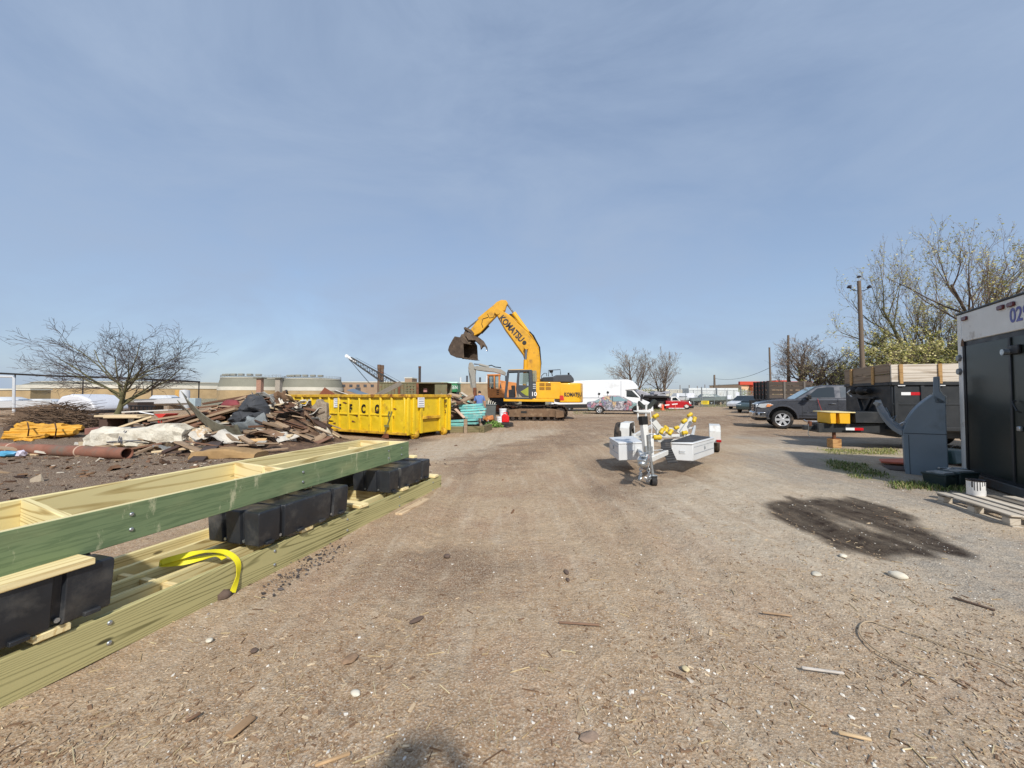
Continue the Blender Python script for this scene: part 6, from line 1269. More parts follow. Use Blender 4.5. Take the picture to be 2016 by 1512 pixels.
ft = thing('roofing_felt', 'dark grey crumpled roofing felt draped over the top of the demolition pile', 'roofing felt', D(490, 845, 11.6).xy.to_3d())
crumple('upper_fold', [(492, 777), (513, 780), (520, 790), (528, 802), (528, 815), (505, 812), (485, 816), (468, 812), (478, 795)], 11.5, .4, M_FELT, ft, 3, .17)
crumple('lower_fold', [(448, 828), (462, 812), (480, 806), (500, 812), (524, 808), (528, 832), (515, 842), (488, 838), (470, 840)], 11.35, .35, M_FELT, ft, 5, .17)
crumple('pale_flap', [(455, 833), (485, 830), (488, 818), (505, 824), (520, 812), (527, 835), (500, 846), (478, 847)], 11.05, .12, M_FELT2, ft, 8, .06)
# long curved aluminium strip
sp_ = thing('curved_sheet', 'bent grey-green sheet metal strip curving down the left of the pile', 'sheet metal', D(410, 850, 11).xy.to_3d())
ribbon([D(362, 776, 11.6), D(368, 790, 11.5), D(382, 806, 11.3), D(400, 824, 11.1), D(424, 840, 10.9), D(448, 849, 10.8), D(472, 846, 10.8)], .34, .02, [(.3, -.8, .3), (.5, -.7, .4), (.5, -.6, .6), (.3, -.5, .8), (.1, -.4, .9), (0, -.4, .9)]).build('strip', M('grey_green_sheet', (126, 124, 108), .5, .3, var=.2, dirt=((84, 70, 58), .5, .7, 4)), sp_, world=True)
ribbon([D(352, 792, 11.9), D(360, 800, 11.8), D(372, 812, 11.6)], .2, .02, [(.3, -.7, .5), (.3, -.7, .5)]).build('strip_end', M('grey_green_sheet', (126, 124, 108)), sp_, world=True)
# white concrete slab, bound with cable
def rockbar(name, secs, mat, label, cat, seed, jit=.04, grp=None):
    """irregular block through sections (pos, height, depth)"""
    rr = random.Random(seed); rings = []; n = 14
    for (p, h, dd) in secs:
        p = Vector(p); rg = []
        for k in range(n):
            a = 2*math.pi*k/n; c, s = math.cos(a), math.sin(a); e = .55
            y = dd/2*math.copysign(abs(c)**e, c); z = h/2+h/2*math.copysign(abs(s)**e, s)
            rg.append(p+Vector((rr.uniform(-jit, jit), y+rr.uniform(-jit, jit), z+rr.uniform(-jit, jit)*.8)))
        rings.append(rg)
    mb = MB().loft(rings); return solo(name, mb, mat, label, cat, grp, smooth=22)
M_CONC = M('pale_concrete', (208, 202, 186), .85, var=.14, vs=4, dirt=((150, 138, 118), .5, .75, 3), bump=1.0, bs=7, bd=.05)
secs = []
for k in range(11):
    t = k/10; p = Vector((-11.6, 10.75, .02)).lerp(Vector((-9.15, 11.0, .06)), t); secs.append((p+Vector((0, 0, .03*math.sin(t*7))), .50+.14*t+.05*math.sin(t*11)-(.1 if k in (0, 10) else 0), .75+.1*math.sin(t*5)-(.15 if k in (0, 10) else 0)))
rockbar('concrete_slab', secs, M_CONC, 'long white broken concrete slab bound with cable at the left of the pile', 'concrete slab', 4, .06)
cb = thing('cable_tie', 'dark cable tied round the white concrete slab', 'cable', (-10.5, 10.5, 0)); c_ = Vector((-10.55, 10.88, .28))
for s in (-.03, .03): MB().tube([c_+Vector((s+.02*math.sin(a), .46*math.cos(a), .02+.31*math.sin(a))) for a in [k*math.pi/8 for k in range(17)]], .014, 6).build('loop', M('cable_grey', (86, 88, 100), .6), cb, world=True)
MB().tube([(-10.9, 10.42, .24), (-10.5, 10.40, .27), (-9.9, 10.46, .28)], .013, 6).build('lead', M('cable_grey', (86, 88, 100), .6), cb, world=True)
rockbar('stone_block', [((-9.95+k*.13, 10.42+.01*k, .0), .2+.03*math.sin(k*1.7), .3) for k in range(6)], M('tan_stone', (160, 140, 112), .9, var=.25, vs=5, bump=.8, bs=12, bd=.04), 'tan rough stone under the front of the white slab', 'stone', 9, .03)
rockbar('brick_chunk', [((-9.0+k*.1, 11.0, .0), .62-.06*abs(k-1.5), .4) for k in range(5)], M('brick_mortar', (196, 172, 140), .9, var=.35, vs=6, dirt=((206, 204, 196), .5, .62, 6), bump=.8, bs=14, bd=.04), 'tan and white broken masonry chunk right of the white slab', 'masonry', 10, .05)
M_FOAM = M('brown_foam', (158, 128, 88), .95, var=.2, vs=5, bump=.5, bs=20)
rockbar('foam_slab', [((-7.35+k*.16, 9.1+.035*k, .0), .19+.07*math.sin(k*.5), .55) for k in range(9)], M_FOAM, 'thick brown slab of matting lying in front of the pile', 'matting', 11, .025)
# rusty pipe
rp = thing('steel_pipe', 'long rusty steel pipe lying across the dirt at the left edge', 'pipe', (-11.5, 9.5, 0)); p0, p1 = Vector((-15.5, 10.45, .16)), Vector((-9.05, 9.12, .13))
mb = MB(); ax_ = (p1-p0).normalized(); q_ = ax_.to_track_quat('Z', 'Y').to_matrix().to_4x4(); q_.translation = p0; L_ = (p1-p0).length
mb.loft([[q_ @ Vector((rr_*math.cos(2*math.pi*k/20), rr_*math.sin(2*math.pi*k/20), z)) for k in range(20)] for rr_, z in ((.135, 0), (.135, L_*.5), (.135, L_), (.118, L_), (.118, L_-1.2))], cap=False); mb.build('tube', M('pipe_rust', (136, 92, 74), .8, .1, var=.25, vs=2, dirt=((112, 100, 88), .48, .62, 1.6), bump=.3, bs=20), rp, world=True)
for t in (.43, .78): c = p0.lerp(p1, t); qq = q_.copy(); qq.translation = c; MB().lathe([(.137, -.02), (.143, -.012), (.143, .012), (.137, .02)], 20, T=qq).build('weld_ring', M('pale_weld', (186, 160, 140), .8), rp, world=True)
# folded yellow tarpaulin roll
yt = thing('tarpaulin_roll', 'folded mustard yellow tarpaulin bundle tied with rope', 'tarpaulin', D(90, 866, 13.6).xy.to_3d())
M_TARP = M('mustard_tarp', (206, 152, 50), .6, var=.16, vs=3, dirt=((140, 96, 40), .55, .8, 2), bump=.4, bs=6, bd=.05)
def fold(name, x0, y0, x1, y1, d0, d1, rad, seed, flat=.7):
    rr = random.Random(seed); p0, p1 = D(x0, y0, d0), D(x1, y1, d1); n = 16; rings = []; ph = [rr.uniform(0, 6) for _ in range(6)]
    ax_ = (p1-p0).normalized(); sd2 = Vector((0, 0, 1)).cross(ax_).normalized(); up2 = ax_.cross(sd2)
    for i in range(n+1):
        t = i/n; c = p0.lerp(p1, t)+Vector((0, 0, .05*math.sin(3*t+ph[0])+rr.uniform(-.012, .012))); e = rad*(.55+.45*math.sin(math.pi*min(1, .12+t*.9))**.6)*(1+.18*math.sin(5*t+ph[1])); rg = []
        for k in range(22):
            a2 = 2*math.pi*k/22; w_ = 1+.16*math.sin(3*a2+ph[2]+2.2*t)+.13*math.sin(5*a2+ph[3]-3*t)+.1*math.sin(8*a2+ph[4]+5*t)+rr.uniform(-.04, .04); rg.append(c+sd2*math.cos(a2)*e*w_+up2*math.sin(a2)*e*w_*flat)
        rings.append(rg)
    return MB().loft(rings).build(name, M_TARP, yt, smooth=30, world=True)
for k, q in enumerate(((14, 858, 150, 848, 13.2, 13.6, .2), (30, 848, 128, 838, 13.7, 13.9, .22), (62, 851, 163, 845, 13.4, 13.8, .17), (12, 862, 92, 856, 12.9, 13.1, .15), (84, 842, 160, 841, 13.8, 14.1, .17), (40, 840, 90, 836, 14.0, 14.1, .2), (30, 868, 66, 867, 12.6, 12.7, .07))): fold('tarp_fold', *q, 60+k)
for px in (54, 108): MB().tube([D(px, 832, 13.2), D(px+3, 845, 12.8), D(px+1, 858, 12.9), D(px-2, 864, 13.2)], .02, 6).build('rope', M('rope_brown', (96, 66, 40), .9), yt, world=True)
def boxthing(name, label, cat, px0, px1, py0, py1, d, depth, mat, rz=0, bevel=.02, group=None):
    a_, b_ = D(px0, py0, d), D(px1, py1, d); mb = MB().box((0, 0, (a_.z-b_.z)/2), (b_.x-a_.x, depth, a_.z-b_.z)); o = mb.build(name, mat, None, bevel=bevel); o.location = ((a_.x+b_.x)/2, d+depth/2, max(b_.z, -.02)); o.rotation_euler = (0, 0, rz); return tag(o, label, cat, group)
ch = thing('steel_channel', 'rusty steel channel end standing at the left edge of the picture', 'steel channel', D(0, 878, 11.6).xy.to_3d())
for k, (x0, x1) in enumerate(((-18.2, -15.62),)): MB().bb(x0, x1, 11.7, 11.76, 0, .46).build('web', M_RUST, ch, bevel=.01, world=True); MB().bb(x0, x1, 11.45, 11.7, .40, .46).build('flange', M_RUST, ch, bevel=.01, world=True); MB().bb(x0, x1, 11.45, 11.7, 0, .06).build('flange', M_RUST, ch, bevel=.01, world=True)
boxthing('steel_plate', 'brown steel plate on the dirt between the yellow tarpaulin and the white slab', 'steel plate', 163, 192, 843, 856, 13.0, .7, M('plate_brown', (134, 92, 80), .8, var=.2), .3)
ck = thing('broken_cabinet', 'dark broken cabinet with cream boards on its top beside the tree', 'cabinet', D(225, 852, 12.6).xy.to_3d())
def cpart(name, x0, x1, y0, y1, o0, o1, mat): a_, b_ = D(x0, y0, 12.6), D(x1, y1, 12.6); MB().bb(a_.x, b_.x, 12.6+o0, 12.6+o1, b_.z, a_.z).build(name, mat, ck, bevel=.01, world=True)
cpart('side_panel', 195, 211, 823, 853, 0, .6, WD[3]); cpart('back_panel', 211, 262, 823, 850, .55, .6, M_HOSE); cpart('top_board', 191, 275, 817, 821, -.1, .5, WD[2]); cpart('top_board', 212, 285, 820, 823, -.15, .1, WD[2]); cpart('inner_panel', 246, 256, 823, 838, .1, .14, M_CONC)
lm = lumber('long_plank', D(216, 850, 11.9), D(300, 822, 11.9), .06, .06, WD[2]); tag(lm, 'long pale plank leaning in front of the dark cabinet', 'plank')
lm = lumber('long_plank', D(255, 812, 13.2), D(345, 808, 13.0), .5, .04, M('white_panel_edge', (206, 202, 194), .7)); tag(lm, 'flat white panel laid across the back of the pile beside the tree', 'panel')
rc = thing('red_cart', 'small red cart frame standing among the boards', 'cart', D(315, 838, 12.2).xy.to_3d()); a_ = D(303, 815, 12.2); b_ = D(326, 822, 12.2)
M_CART = M('cart_red', (196, 58, 48), .5, var=.15); MB().prism([(a_.x, a_.z), (b_.x, a_.z), (b_.x-.12, b_.z-.02), (a_.x+.15, b_.z-.02)], 'y', 12.2, 12.7).build('tray', M_CART, rc, bevel=.01, world=True)
MB().tube([D(312, 823, 12.2), D(313, 836, 12.2)], .025, 6).build('leg', M_CART, rc, world=True); MB().tube([D(319, 823, 12.4), D(317, 838, 12.4)], .02, 6).build('leg', M_CART, rc, world=True); MB().tube([D(303, 816, 12.2), D(275, 811, 12.2)], .018, 6).build('handle', M_WHITE_PRINT, rc, world=True)
# assorted pieces on the right flank
o = solo('plywood_sheet', MB().prism([(0, 0), (1.0, .05), (1.15, .62), (.12, .6)], 'z', 0, .03), M('brown_ply', (128, 96, 78), .7, var=.15), 'square brown plywood sheet lying on the right flank of the pile', 'plywood', loc=D(562, 874, 11.4), bevel=.004); o.rotation_euler = (.28, .02, -.1)
lm = lumber('thick_beam', D(528, 815, 12.2), D(577, 802, 12.0), .32, .09, WD[0]); tag(lm, 'thick reddish beam sticking out right beside the grey felt', 'beam')
lm = lumber('thick_beam', D(531, 808, 12.6), D(572, 800, 12.5), .2, .1, WD[0]); tag(lm, 'upper reddish beam resting on the thick one beside the felt', 'beam')
for k, (x0, y0, x1, y1) in enumerate(((448, 796, 498, 778), (455, 800, 502, 784))): lm = lumber('top_beam', D(x0, y0, 12.0), D(x1, y1, 12.2), .08, .06, WD[1]); tag(lm, 'tan beam crossing the very top of the demolition pile', 'beam', 'beams on the top of the pile')
o = solo('red_cloth', MB().ball((0, 0, 0), .22, 2, (1.3, .6, .75), .15), M('dark_red_cloth', (128, 58, 62), .8, var=.2), 'dark red cloth at the top left of the pile', 'cloth', loc=D(456, 797, 12))
ps = thing('plaster_slab', 'broken grey plaster wall slab leaning upright against the dumpster', 'wall slab', D(620, 868, 12.3).xy.to_3d())
M_PLA = M('grey_plaster', (150, 136, 118), .9, var=.25, vs=4, dirt=((110, 96, 80), .52, .7, 4), bump=.9, bs=9, bd=.06)
plate('slab', [(604, 868), (606, 845), (610, 815), (612, 800), (620, 794), (622, 786), (631, 786), (634, 792), (642, 793), (643, 815), (641, 840), (636, 868)], 0, .22, M_PLA, ps, 12.4, .04, 2, lambda x, y, d: D(x, y, 12.4)); plate('slab_crack', [(612, 818), (640, 808), (640, 812), (612, 823)], -.03, .02, M('grey_plaster_d', (112, 98, 84), .9), ps, 12.4, .02, 1, lambda x, y, d: D(x, y, 12.4))
crumple('insulation', [(596, 866), (602, 845), (620, 836), (640, 838), (650, 848), (658, 862), (645, 868), (625, 880), (605, 876)], 12.15, .3, M('pale_insulation', (196, 184, 164), .95, var=.2, bump=.6, bs=10), ps, 31, .09)
lm = thing('log', 'grey-brown broken log leaning at the right foot of the pile', 'log', D(625, 882, 11.6).xy.to_3d()); MB().tube([D(612, 880, 11.6), D(622, 868, 11.6), D(640, 856, 11.8)], [.1, .12, .09], 10).build('trunk', WD[1], lm, world=True)
for k, (x0, y0, x1, y1) in enumerate(((470, 872, 486, 864), (486, 873, 502, 864), (500, 872, 520, 863))): o = boxthing('cardboard_piece', 'tan cardboard piece in a row at the foot of the pile', 'cardboard', x0, x1, y1, y0, 10.3, .1, M('cardboard', (196, 160, 112), .85, var=.1), .2, .004, 'cardboard pieces at the foot of the pile'); o.rotation_euler = (-.9, 0, .1)
o = lumber('rubber_strip', G(385, 912)+Vector((0, 0, .02)), D(428, 872, 10.2), .28, .05, M('rubber_strip', (72, 60, 54), .7, var=.2)); tag(o, 'dark rubber strip curling up in front of the pile', 'rubber strip')
for (x0, y0, x1, y1, d0, d1, k) in ((440, 852, 486, 884, 10.6, 10.0, 1), (520, 852, 562, 886, 10.9, 10.4, 1), (548, 858, 585, 880, 11.6, 11.1, 0), (395, 872, 360, 892, 10.2, 9.9, 3), (300, 892, 420, 880, 9.6, 9.9, 2), (240, 905, 300, 882, 9.2, 9.8, 1)): o = lumber('long_plank', D(x0, y0, d0), D(x1, y1, d1), .09, .05, WD[k]); tag(o, ('reddish plank sliding down the right flank of the pile' if k == 0 else 'dark plank end poking out left of the rubber strip' if k == 3 else 'pale plank flat on the ground before the white slab' if k == 2 else 'tan plank propped on the front of the demolition pile'), 'plank', 'propped tan planks' if k == 1 else None)
ct = thing('shopping_bag', 'blue and white plastic bag litter by the rusty pipe', 'litter', G(15, 900)); MB().ball((0, 0, .08), .13, 2, (1.5, 1, .6), .25).build('blue_bag', M('blue_plastic', (92, 168, 206), .4, var=.2), ct); MB().ball((.26, .05, .08), .1, 2, (1, .8, .9), .25).build('white_bag', M('white_plastic', (214, 208, 222), .4), ct)
# brush pile
def twigheap(name, px0, px1, ytop, ybot, d, n, mat, label):
    rr = random.Random(5); mb = MB()
    for k in range(n):
        t = rr.random(); px = px0+(px1-px0)*t; h = math.sin(math.pi*min(max(t, .03), .97))**.5; py = ybot+(ytop-ybot)*h*rr.random()**.7; p = D(px, py, d+rr.uniform(-.9, .9)); p.z = max(p.z, .03)
        a = rr.uniform(0, 6.28); L = rr.uniform(.3, 1.3); q = p+Vector((math.cos(a)*L, math.sin(a)*L*.6, rr.uniform(-.12, .3)*L)); m_ = (p+q)/2+Vector((0, 0, rr.uniform(-.05, .1)*L))
        mb.tube([p, m_, q], [.014, .011, .005], 3, False)
    return tag(mb.build(name, mat, None, kind='stuff', recalc=False), label, 'brush')
twigheap('brush_pile', 28, 200, 796, 846, 15.8, 900, M('twig_brown', (104, 84, 66), .9, rnd=0), 'tangled brown brush pile of cut twigs behind the yellow tarpaulin')
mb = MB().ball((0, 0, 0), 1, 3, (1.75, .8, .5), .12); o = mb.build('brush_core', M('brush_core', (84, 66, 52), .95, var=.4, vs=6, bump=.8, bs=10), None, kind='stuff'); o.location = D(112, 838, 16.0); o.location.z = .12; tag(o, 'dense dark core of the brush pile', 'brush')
# ------------------------------------------------------------------ salvage between the dumpster and the excavator
M_TURQ = M('turquoise_paint', (120, 190, 186), .6, var=.16, vs=3, dirt=((188, 190, 176), .52, .7, 4), rnd=.25)
TQ = [(904, 797, 950, 794), (906, 801, 953, 799), (908, 806, 957, 803), (907, 811, 956, 809), (910, 816, 955, 814), (912, 820, 950, 819)]
for k, (x0, y0, x1, y1) in enumerate(TQ): o = lumber('painted_board', D(x0, y0+4, 17.3-.16*k), D(x1, y1+4, 17.1-.13*k), .26, .085, M_TURQ); tag(o, 'turquoise painted board in the stack behind the dumpster corner', 'board', 'turquoise boards in the stack')
for k, (x0, y0, x1, y1) in enumerate(((876, 829, 916, 827), (877, 834, 915, 833), (878, 839, 914, 838), (920, 826, 940, 825), (920, 832, 940, 832))): o = lumber('painted_board', D(x0, y0+3, 16.0), D(x1, y1+3, 15.9), .3, .085, M_TURQ); tag(o, 'turquoise painted board lying low on the mossy timbers', 'board', 'low turquoise boards')
ti = thing('timber_crib', 'mossy old timbers carrying the low turquoise boards', 'timber', D(912, 851, 15.7).xy.to_3d())
W_MOSS = WOOD('mossy_timber', (124, 114, 84), (86, 84, 52), 6, (.4, 4, 4), rnd=.15, knots=False); a_, b_ = D(868, 851, 15.6), D(956, 851, 15.5); lumber('sill_timber', (a_.x, 15.6, 0), (b_.x-.05, 15.75, 0), .2, .24, W_MOSS, ti); lumber('cross_timber', (b_.x-.15, 15.5, .0), (b_.x+.1, 16.8, .0), .2, .26, W_MOSS, ti); q = D(918, 851, 15.6); MB().bb(q.x-.07, q.x+.07, 15.3, 15.42, 0, .55).build('post', W_BRNPL, ti, bevel=.01, world=True)
r2 = random.Random(4)
for n in range(34):
    p = D(r2.uniform(876, 922), r2.uniform(778, 822), r2.uniform(16.6, 19)); k = r2.choices((0, 1, 3, 4), (3, 3, 2, 1.5))[0]
    o = bpy.data.objects.new('salvage_board', cache[(k, 0)]); COL.objects.link(o); o.scale = (r2.uniform(.3, 1.0), r2.uniform(.1, .3), r2.uniform(.03, .1)); o.location = p; o.rotation_euler = (r2.uniform(-.4, .4), r2.uniform(-.6, .6), r2.uniform(-1, 1)); tag(o, ('reddish', 'tan', '', 'dark', 'white')[k]+' scrap piece in the heap right behind the dumpster corner', 'scrap', ('reddish', 'tan', '', 'dark', 'white')[k]+' scrap behind the dumpster')
mb = MB().ball((0, 0, 0), 1, 3, (.85, .8, 1.15), .1); o = mb.build('scrap_heap', M_RUB2, None, kind='stuff'); o.location = (-2.35, 18.6, .05); tag(o, 'brown rubble heap behind the dumpster corner', 'rubble')
lm = lumber('long_plank', D(896, 806, 16.4), D(914, 824, 16.2), .14, .05, M('pink_plank', (206, 172, 150), .7)); tag(lm, 'pinkish plank sloping down beside the turquoise stack', 'plank')
def bucketthing(name, label, px, py, rr_, h, mat, lid=None, cat='bucket'):
    p = G(px, py); o = thing(name, label, cat, p); MB().lathe([(0, 0), (rr_*.88, 0), (rr_, h), (rr_*1.05, h), (rr_*1.05, h-.04), (rr_*.97, h-.04)], 20).build('pail', mat, o)
    MB().lathe([(rr_*1.02, h*.8), (rr_*1.04, h*.82), (rr_*1.02, h*.84)], 20).build('rim_band', mat, o); MB().tube([(-rr_, 0, h*.9), (-rr_*.9, -rr_*.5, h*.62), (0, -rr_*1.08, h*.5), (rr_*.9, -rr_*.5, h*.62), (rr_, 0, h*.9)], .006, 5).build('bail_handle', M_ZINC, o)
    if lid: MB().lathe([(0, h+.03), (rr_*1.06, h+.03), (rr_*1.08, h), (rr_*1.04, h-.03)], 20).build('lid', lid, o)
    return o
M_PAIL = M('white_pail', (224, 226, 228), .4, var=.05)
b1 = bucketthing('plastic_bucket', 'white plastic bucket standing behind the red fuel can', 984, 834, .17, .36, M_PAIL); b2 = bucketthing('plastic_bucket', 'white lidded bucket stacked on top of another behind the fuel can', 990, 833, .19, .38, M_PAIL, M_PAIL); b2.location.z = .37
b3 = bucketthing('plastic_bucket', 'white bucket under the lidded one', 990.5, 833, .18, .36, M_PAIL)
gcn = thing('fuel_can', 'bright red plastic fuel can on a black disc', 'fuel can', D(995, 832, 18.6).xy.to_3d()+Vector((0, 0, .2)))
MB().prism([(-.17, 0), (.17, 0), (.18, .06), (.18, .26), (.12, .36), (.05, .40), (-.08, .40), (-.16, .34), (-.18, .26), (-.18, .06)], 'y', -.1, .1).build('body', M('fuel_red', (216, 26, 30), .35, var=.06), gcn, bevel=.03); MB().tube([(-.08, 0, .39), (-.06, 0, .47), (.06, 0, .47), (.1, 0, .38)], .02, 8).build('handle', M('fuel_red', (216, 26, 30)), gcn); MB().lathe([(0, .46), (.03, .46), (.035, .38)], 12, 'z', (.12, 0, -.04)).build('cap', M_BLKP, gcn)
td = thing('rubber_disc', 'black round rubber tub turned over under the fuel can', 'tub', D(998, 842, 18.5).xy.to_3d()); MB().lathe([(.30, 0), (.31, .16), (.27, .20), (0, .20)], 26).build('tub', M_RUB, td, bevel=.01); MB().lathe([(.315, 0), (.325, .02), (.315, .05)], 26).build('rim', M_RUB, td)
tb = thing('plastic_tub', 'black plastic tub holding orange-brown scrap', 'tub', D(963, 832, 18.4).xy.to_3d()); MB().lathe([(0, 0), (.26, 0), (.36, .28), (.38, .28), (.37, .25), (.3, .05), (0, .05)], 24).build('tub', M_BIN, tb); MB().ball((0, 0, .36), .27, 2, (1, 1, .7), .22).build('scrap', M('orange_scrap', (178, 112, 62), .8, var=.35, vs=8), tb); MB().tube([(-.03, -.33, .35), (-.02, -.36, .0)], .014, 6).build('strap', M_WHITE_PRINT, tb)
tcn = thing('trash_can', 'grey plastic rubbish bin beside the man in blue', 'bin', D(966, 815, 21.5).xy.to_3d()); MB().prism([(-.24, -.24), (.24, -.24), (.24, .24), (-.24, .24)], 'z', 0, .95, top=[(-.3, -.3), (.3, -.3), (.3, .3), (-.3, .3)]).build('bin', M('bin_grey', (92, 98, 96), .6, var=.1), tcn, bevel=.03); MB().box((0, 0, .97), (.66, .66, .06)).build('rim', M('bin_grey', (92, 98, 96)), tcn, bevel=.02)
for k in range(4): MB().tube([(-.15+k*.1, 0, .9), (-.1+k*.12, .05, 1.25-.05*k)], .025, 6).build('stick', M_CONC, tcn)
def leafbush(name, label, c, rx, ry, rz, n, size, cols, cat='plant'):
    t_ = thing(name, label, cat, c); mb = MB(); rr = random.Random(name+label); tints = []
    for k in range(n):
        v = Vector((rr.gauss(0, 1), rr.gauss(0, 1), abs(rr.gauss(0, 1)))).normalized()*rr.random()**.4; p = Vector((v.x*rx, v.y*ry, v.z*rz)); a = Vector((rr.uniform(-1, 1), rr.uniform(-1, 1), rr.uniform(-.4, 1))).normalized(); b_ = a.orthogonal().normalized()*size*.5; a = a*size
        mb.add([p-b_*.4, p+a*.5-b_, p+a, p+a*.5+b_], [(0, 1, 2, 3)]); tints += [lin(rr.choice(cols))]*4
    me = mb.mesh('foliage', 0, False); at = me.color_attributes.new('tint', 'FLOAT_COLOR', 'POINT'); at.data.foreach_set('color', np.hstack([np.array(tints), np.ones((len(tints), 1))]).ravel().astype(np.float32)); link('foliage', me, vcol_mat('grass_mix', .7), t_)
    st = MB(); 
    for k in range(7): st.tube([(0, 0, 0), (rr.uniform(-.5, .5)*rx, rr.uniform(-.5, .5)*ry, rz*.8)], .01, 4)
    st.build('stems', M('stem_brown', (96, 80, 56), .9), t_, recalc=False); return t_
leafbush('weed_plant', 'bright green weed growing left of the black disc', D(972, 840, 18.0).xy.to_3d(), .42, .3, .3, 420, .09, [(110, 140, 70), (88, 120, 54), (130, 156, 84)])
# ------------------------------------------------------------------ man in a blue shirt, seen from behind
def make_person(name, label, loc, rz, joints, edges, regions, scale=1):
    me = bpy.data.meshes.new(name); me.from_pydata([j[0] for j in joints], edges, []); o = bpy.data.objects.new(name, me); COL.objects.link(o)
    sk = o.modifiers.new('Skin', 'SKIN'); 
    for i, j in enumerate(joints): me.skin_vertices[0].data[i].radius = j[1] if isinstance(j[1], tuple) else (j[1], j[1])
    me.skin_vertices[0].data[0].use_root = True; sk.use_smooth_shade = True; o.modifiers.new('Sub', 'SUBSURF').levels = 2
    dg = bpy.context.evaluated_depsgraph_get(); m2 = bpy.data.meshes.new_from_object(o.evaluated_get(dg)); bpy.data.objects.remove(o); m2.name = name
    m2.materials.clear(); mats = []
    for m_, f in regions: m2.materials.append(m_)
    for p in m2.polygons:
        c = p.center
        for i, (m_, f) in enumerate(regions):
            if f(c): p.material_index = i; break
    o = bpy.data.objects.new(name, m2); COL.objects.link(o); o.location = loc; o.rotation_euler = (0, 0, rz); o.scale = (scale,)*3
    return tag(o, label, 'person')
# local frame: facing +y (away from the camera), x to the right
J = [((0, 0, .98), (.17, .13)), ((0, .01, 1.14), (.165, .12)), ((0, .03, 1.34), (.2, .13)), ((0, .05, 1.47), (.13, .1)), ((0, .07, 1.55), .062), ((0, .10, 1.64), (.085, .1)), ((0, .11, 1.74), (.075, .09)),
     ((.2, .04, 1.42), .072), ((.27, .02, 1.16), .055), ((.29, .06, .92), .042), ((.29, .09, .84), .038), ((-.2, .04, 1.42), .072), ((-.27, .06, 1.17), .055), ((-.25, .2, .98), .042), ((-.24, .26, .93), .038),
     ((.1, 0, .88), .1), ((.12, .03, .5), .07), ((.12, -.02, .1), .05), ((.13, .1, .04), .04), ((-.1, 0, .88), .1), ((-.12, .05, .5), .07), ((-.12, 0, .1), .05), ((-.13, .12, .04), .04)]
for sx, w, base in ((1, Vector((.29, .09, .84)), 10), (-1, Vector((-.24, .26, .93)), 14)):
    for k, (dx, dy, l) in enumerate(((-.02, .03, .07), (-.005, .035, .085), (.01, .03, .085), (.022, .02, .07), (-.03*sx, .05, .045))):
        J.append((tuple(w+Vector((dx*.8, dy*.5, -.035))), .011)); J.append((tuple(w+Vector((dx*1.2, dy+.01, -.035-l))), .008))
E_ = [(0, 1), (1, 2), (2, 3), (3, 4), (4, 5), (5, 6), (2, 7), (7, 8), (8, 9), (9, 10), (2, 11), (11, 12), (12, 13), (13, 14), (0, 15), (15, 16), (16, 17), (17, 18), (0, 19), (19, 20), (20, 21), (21, 22)]
n0 = 23
for h_, b0 in ((10, n0), (14, n0+10)):
    for k in range(5): E_ += [(h_, b0+2*k), (b0+2*k, b0+2*k+1)]
M_SHIRT = M('blue_shirt', (94, 120, 172), .8, var=.12, vs=7, bump=.3, bs=14); M_JEAN = M('dark_jeans', (52, 58, 76), .85, var=.15, vs=8); M_SKIN = M('skin', (186, 140, 114), .55, var=.06); M_HAIR = M('dark_hair', (38, 32, 30), .7); M_SHOE = M('dark_shoes', (40, 36, 34), .7)
per = make_person('person', 'man in a blue shirt and dark trousers standing with his back turned by the bin', D(944, 836, 20.4).xy.to_3d(), 0.1, J, E_,
    [(M_SHOE, lambda c: c.z < .09), (M_HAIR, lambda c: c.z > 1.6 and (c.y < .13 or c.z > 1.75)), (M_SKIN, lambda c: c.z > 1.51), (M_SKIN, lambda c: abs(c.x) > .2 and c.z < 1.2 and c.z > .7), (M_SHIRT, lambda c: c.z > .93), (M_JEAN, lambda c: True)])
for s in (-1, 1): e_ = MB().ball((s*.085, .1, 1.65), .028, 1, (.4, .8, 1.2)).build('ear', M_SKIN, per)
MB().ball((0, .205, 1.64), .02, 1, (.7, 1, 1.3)).build('nose', M_SKIN, per)
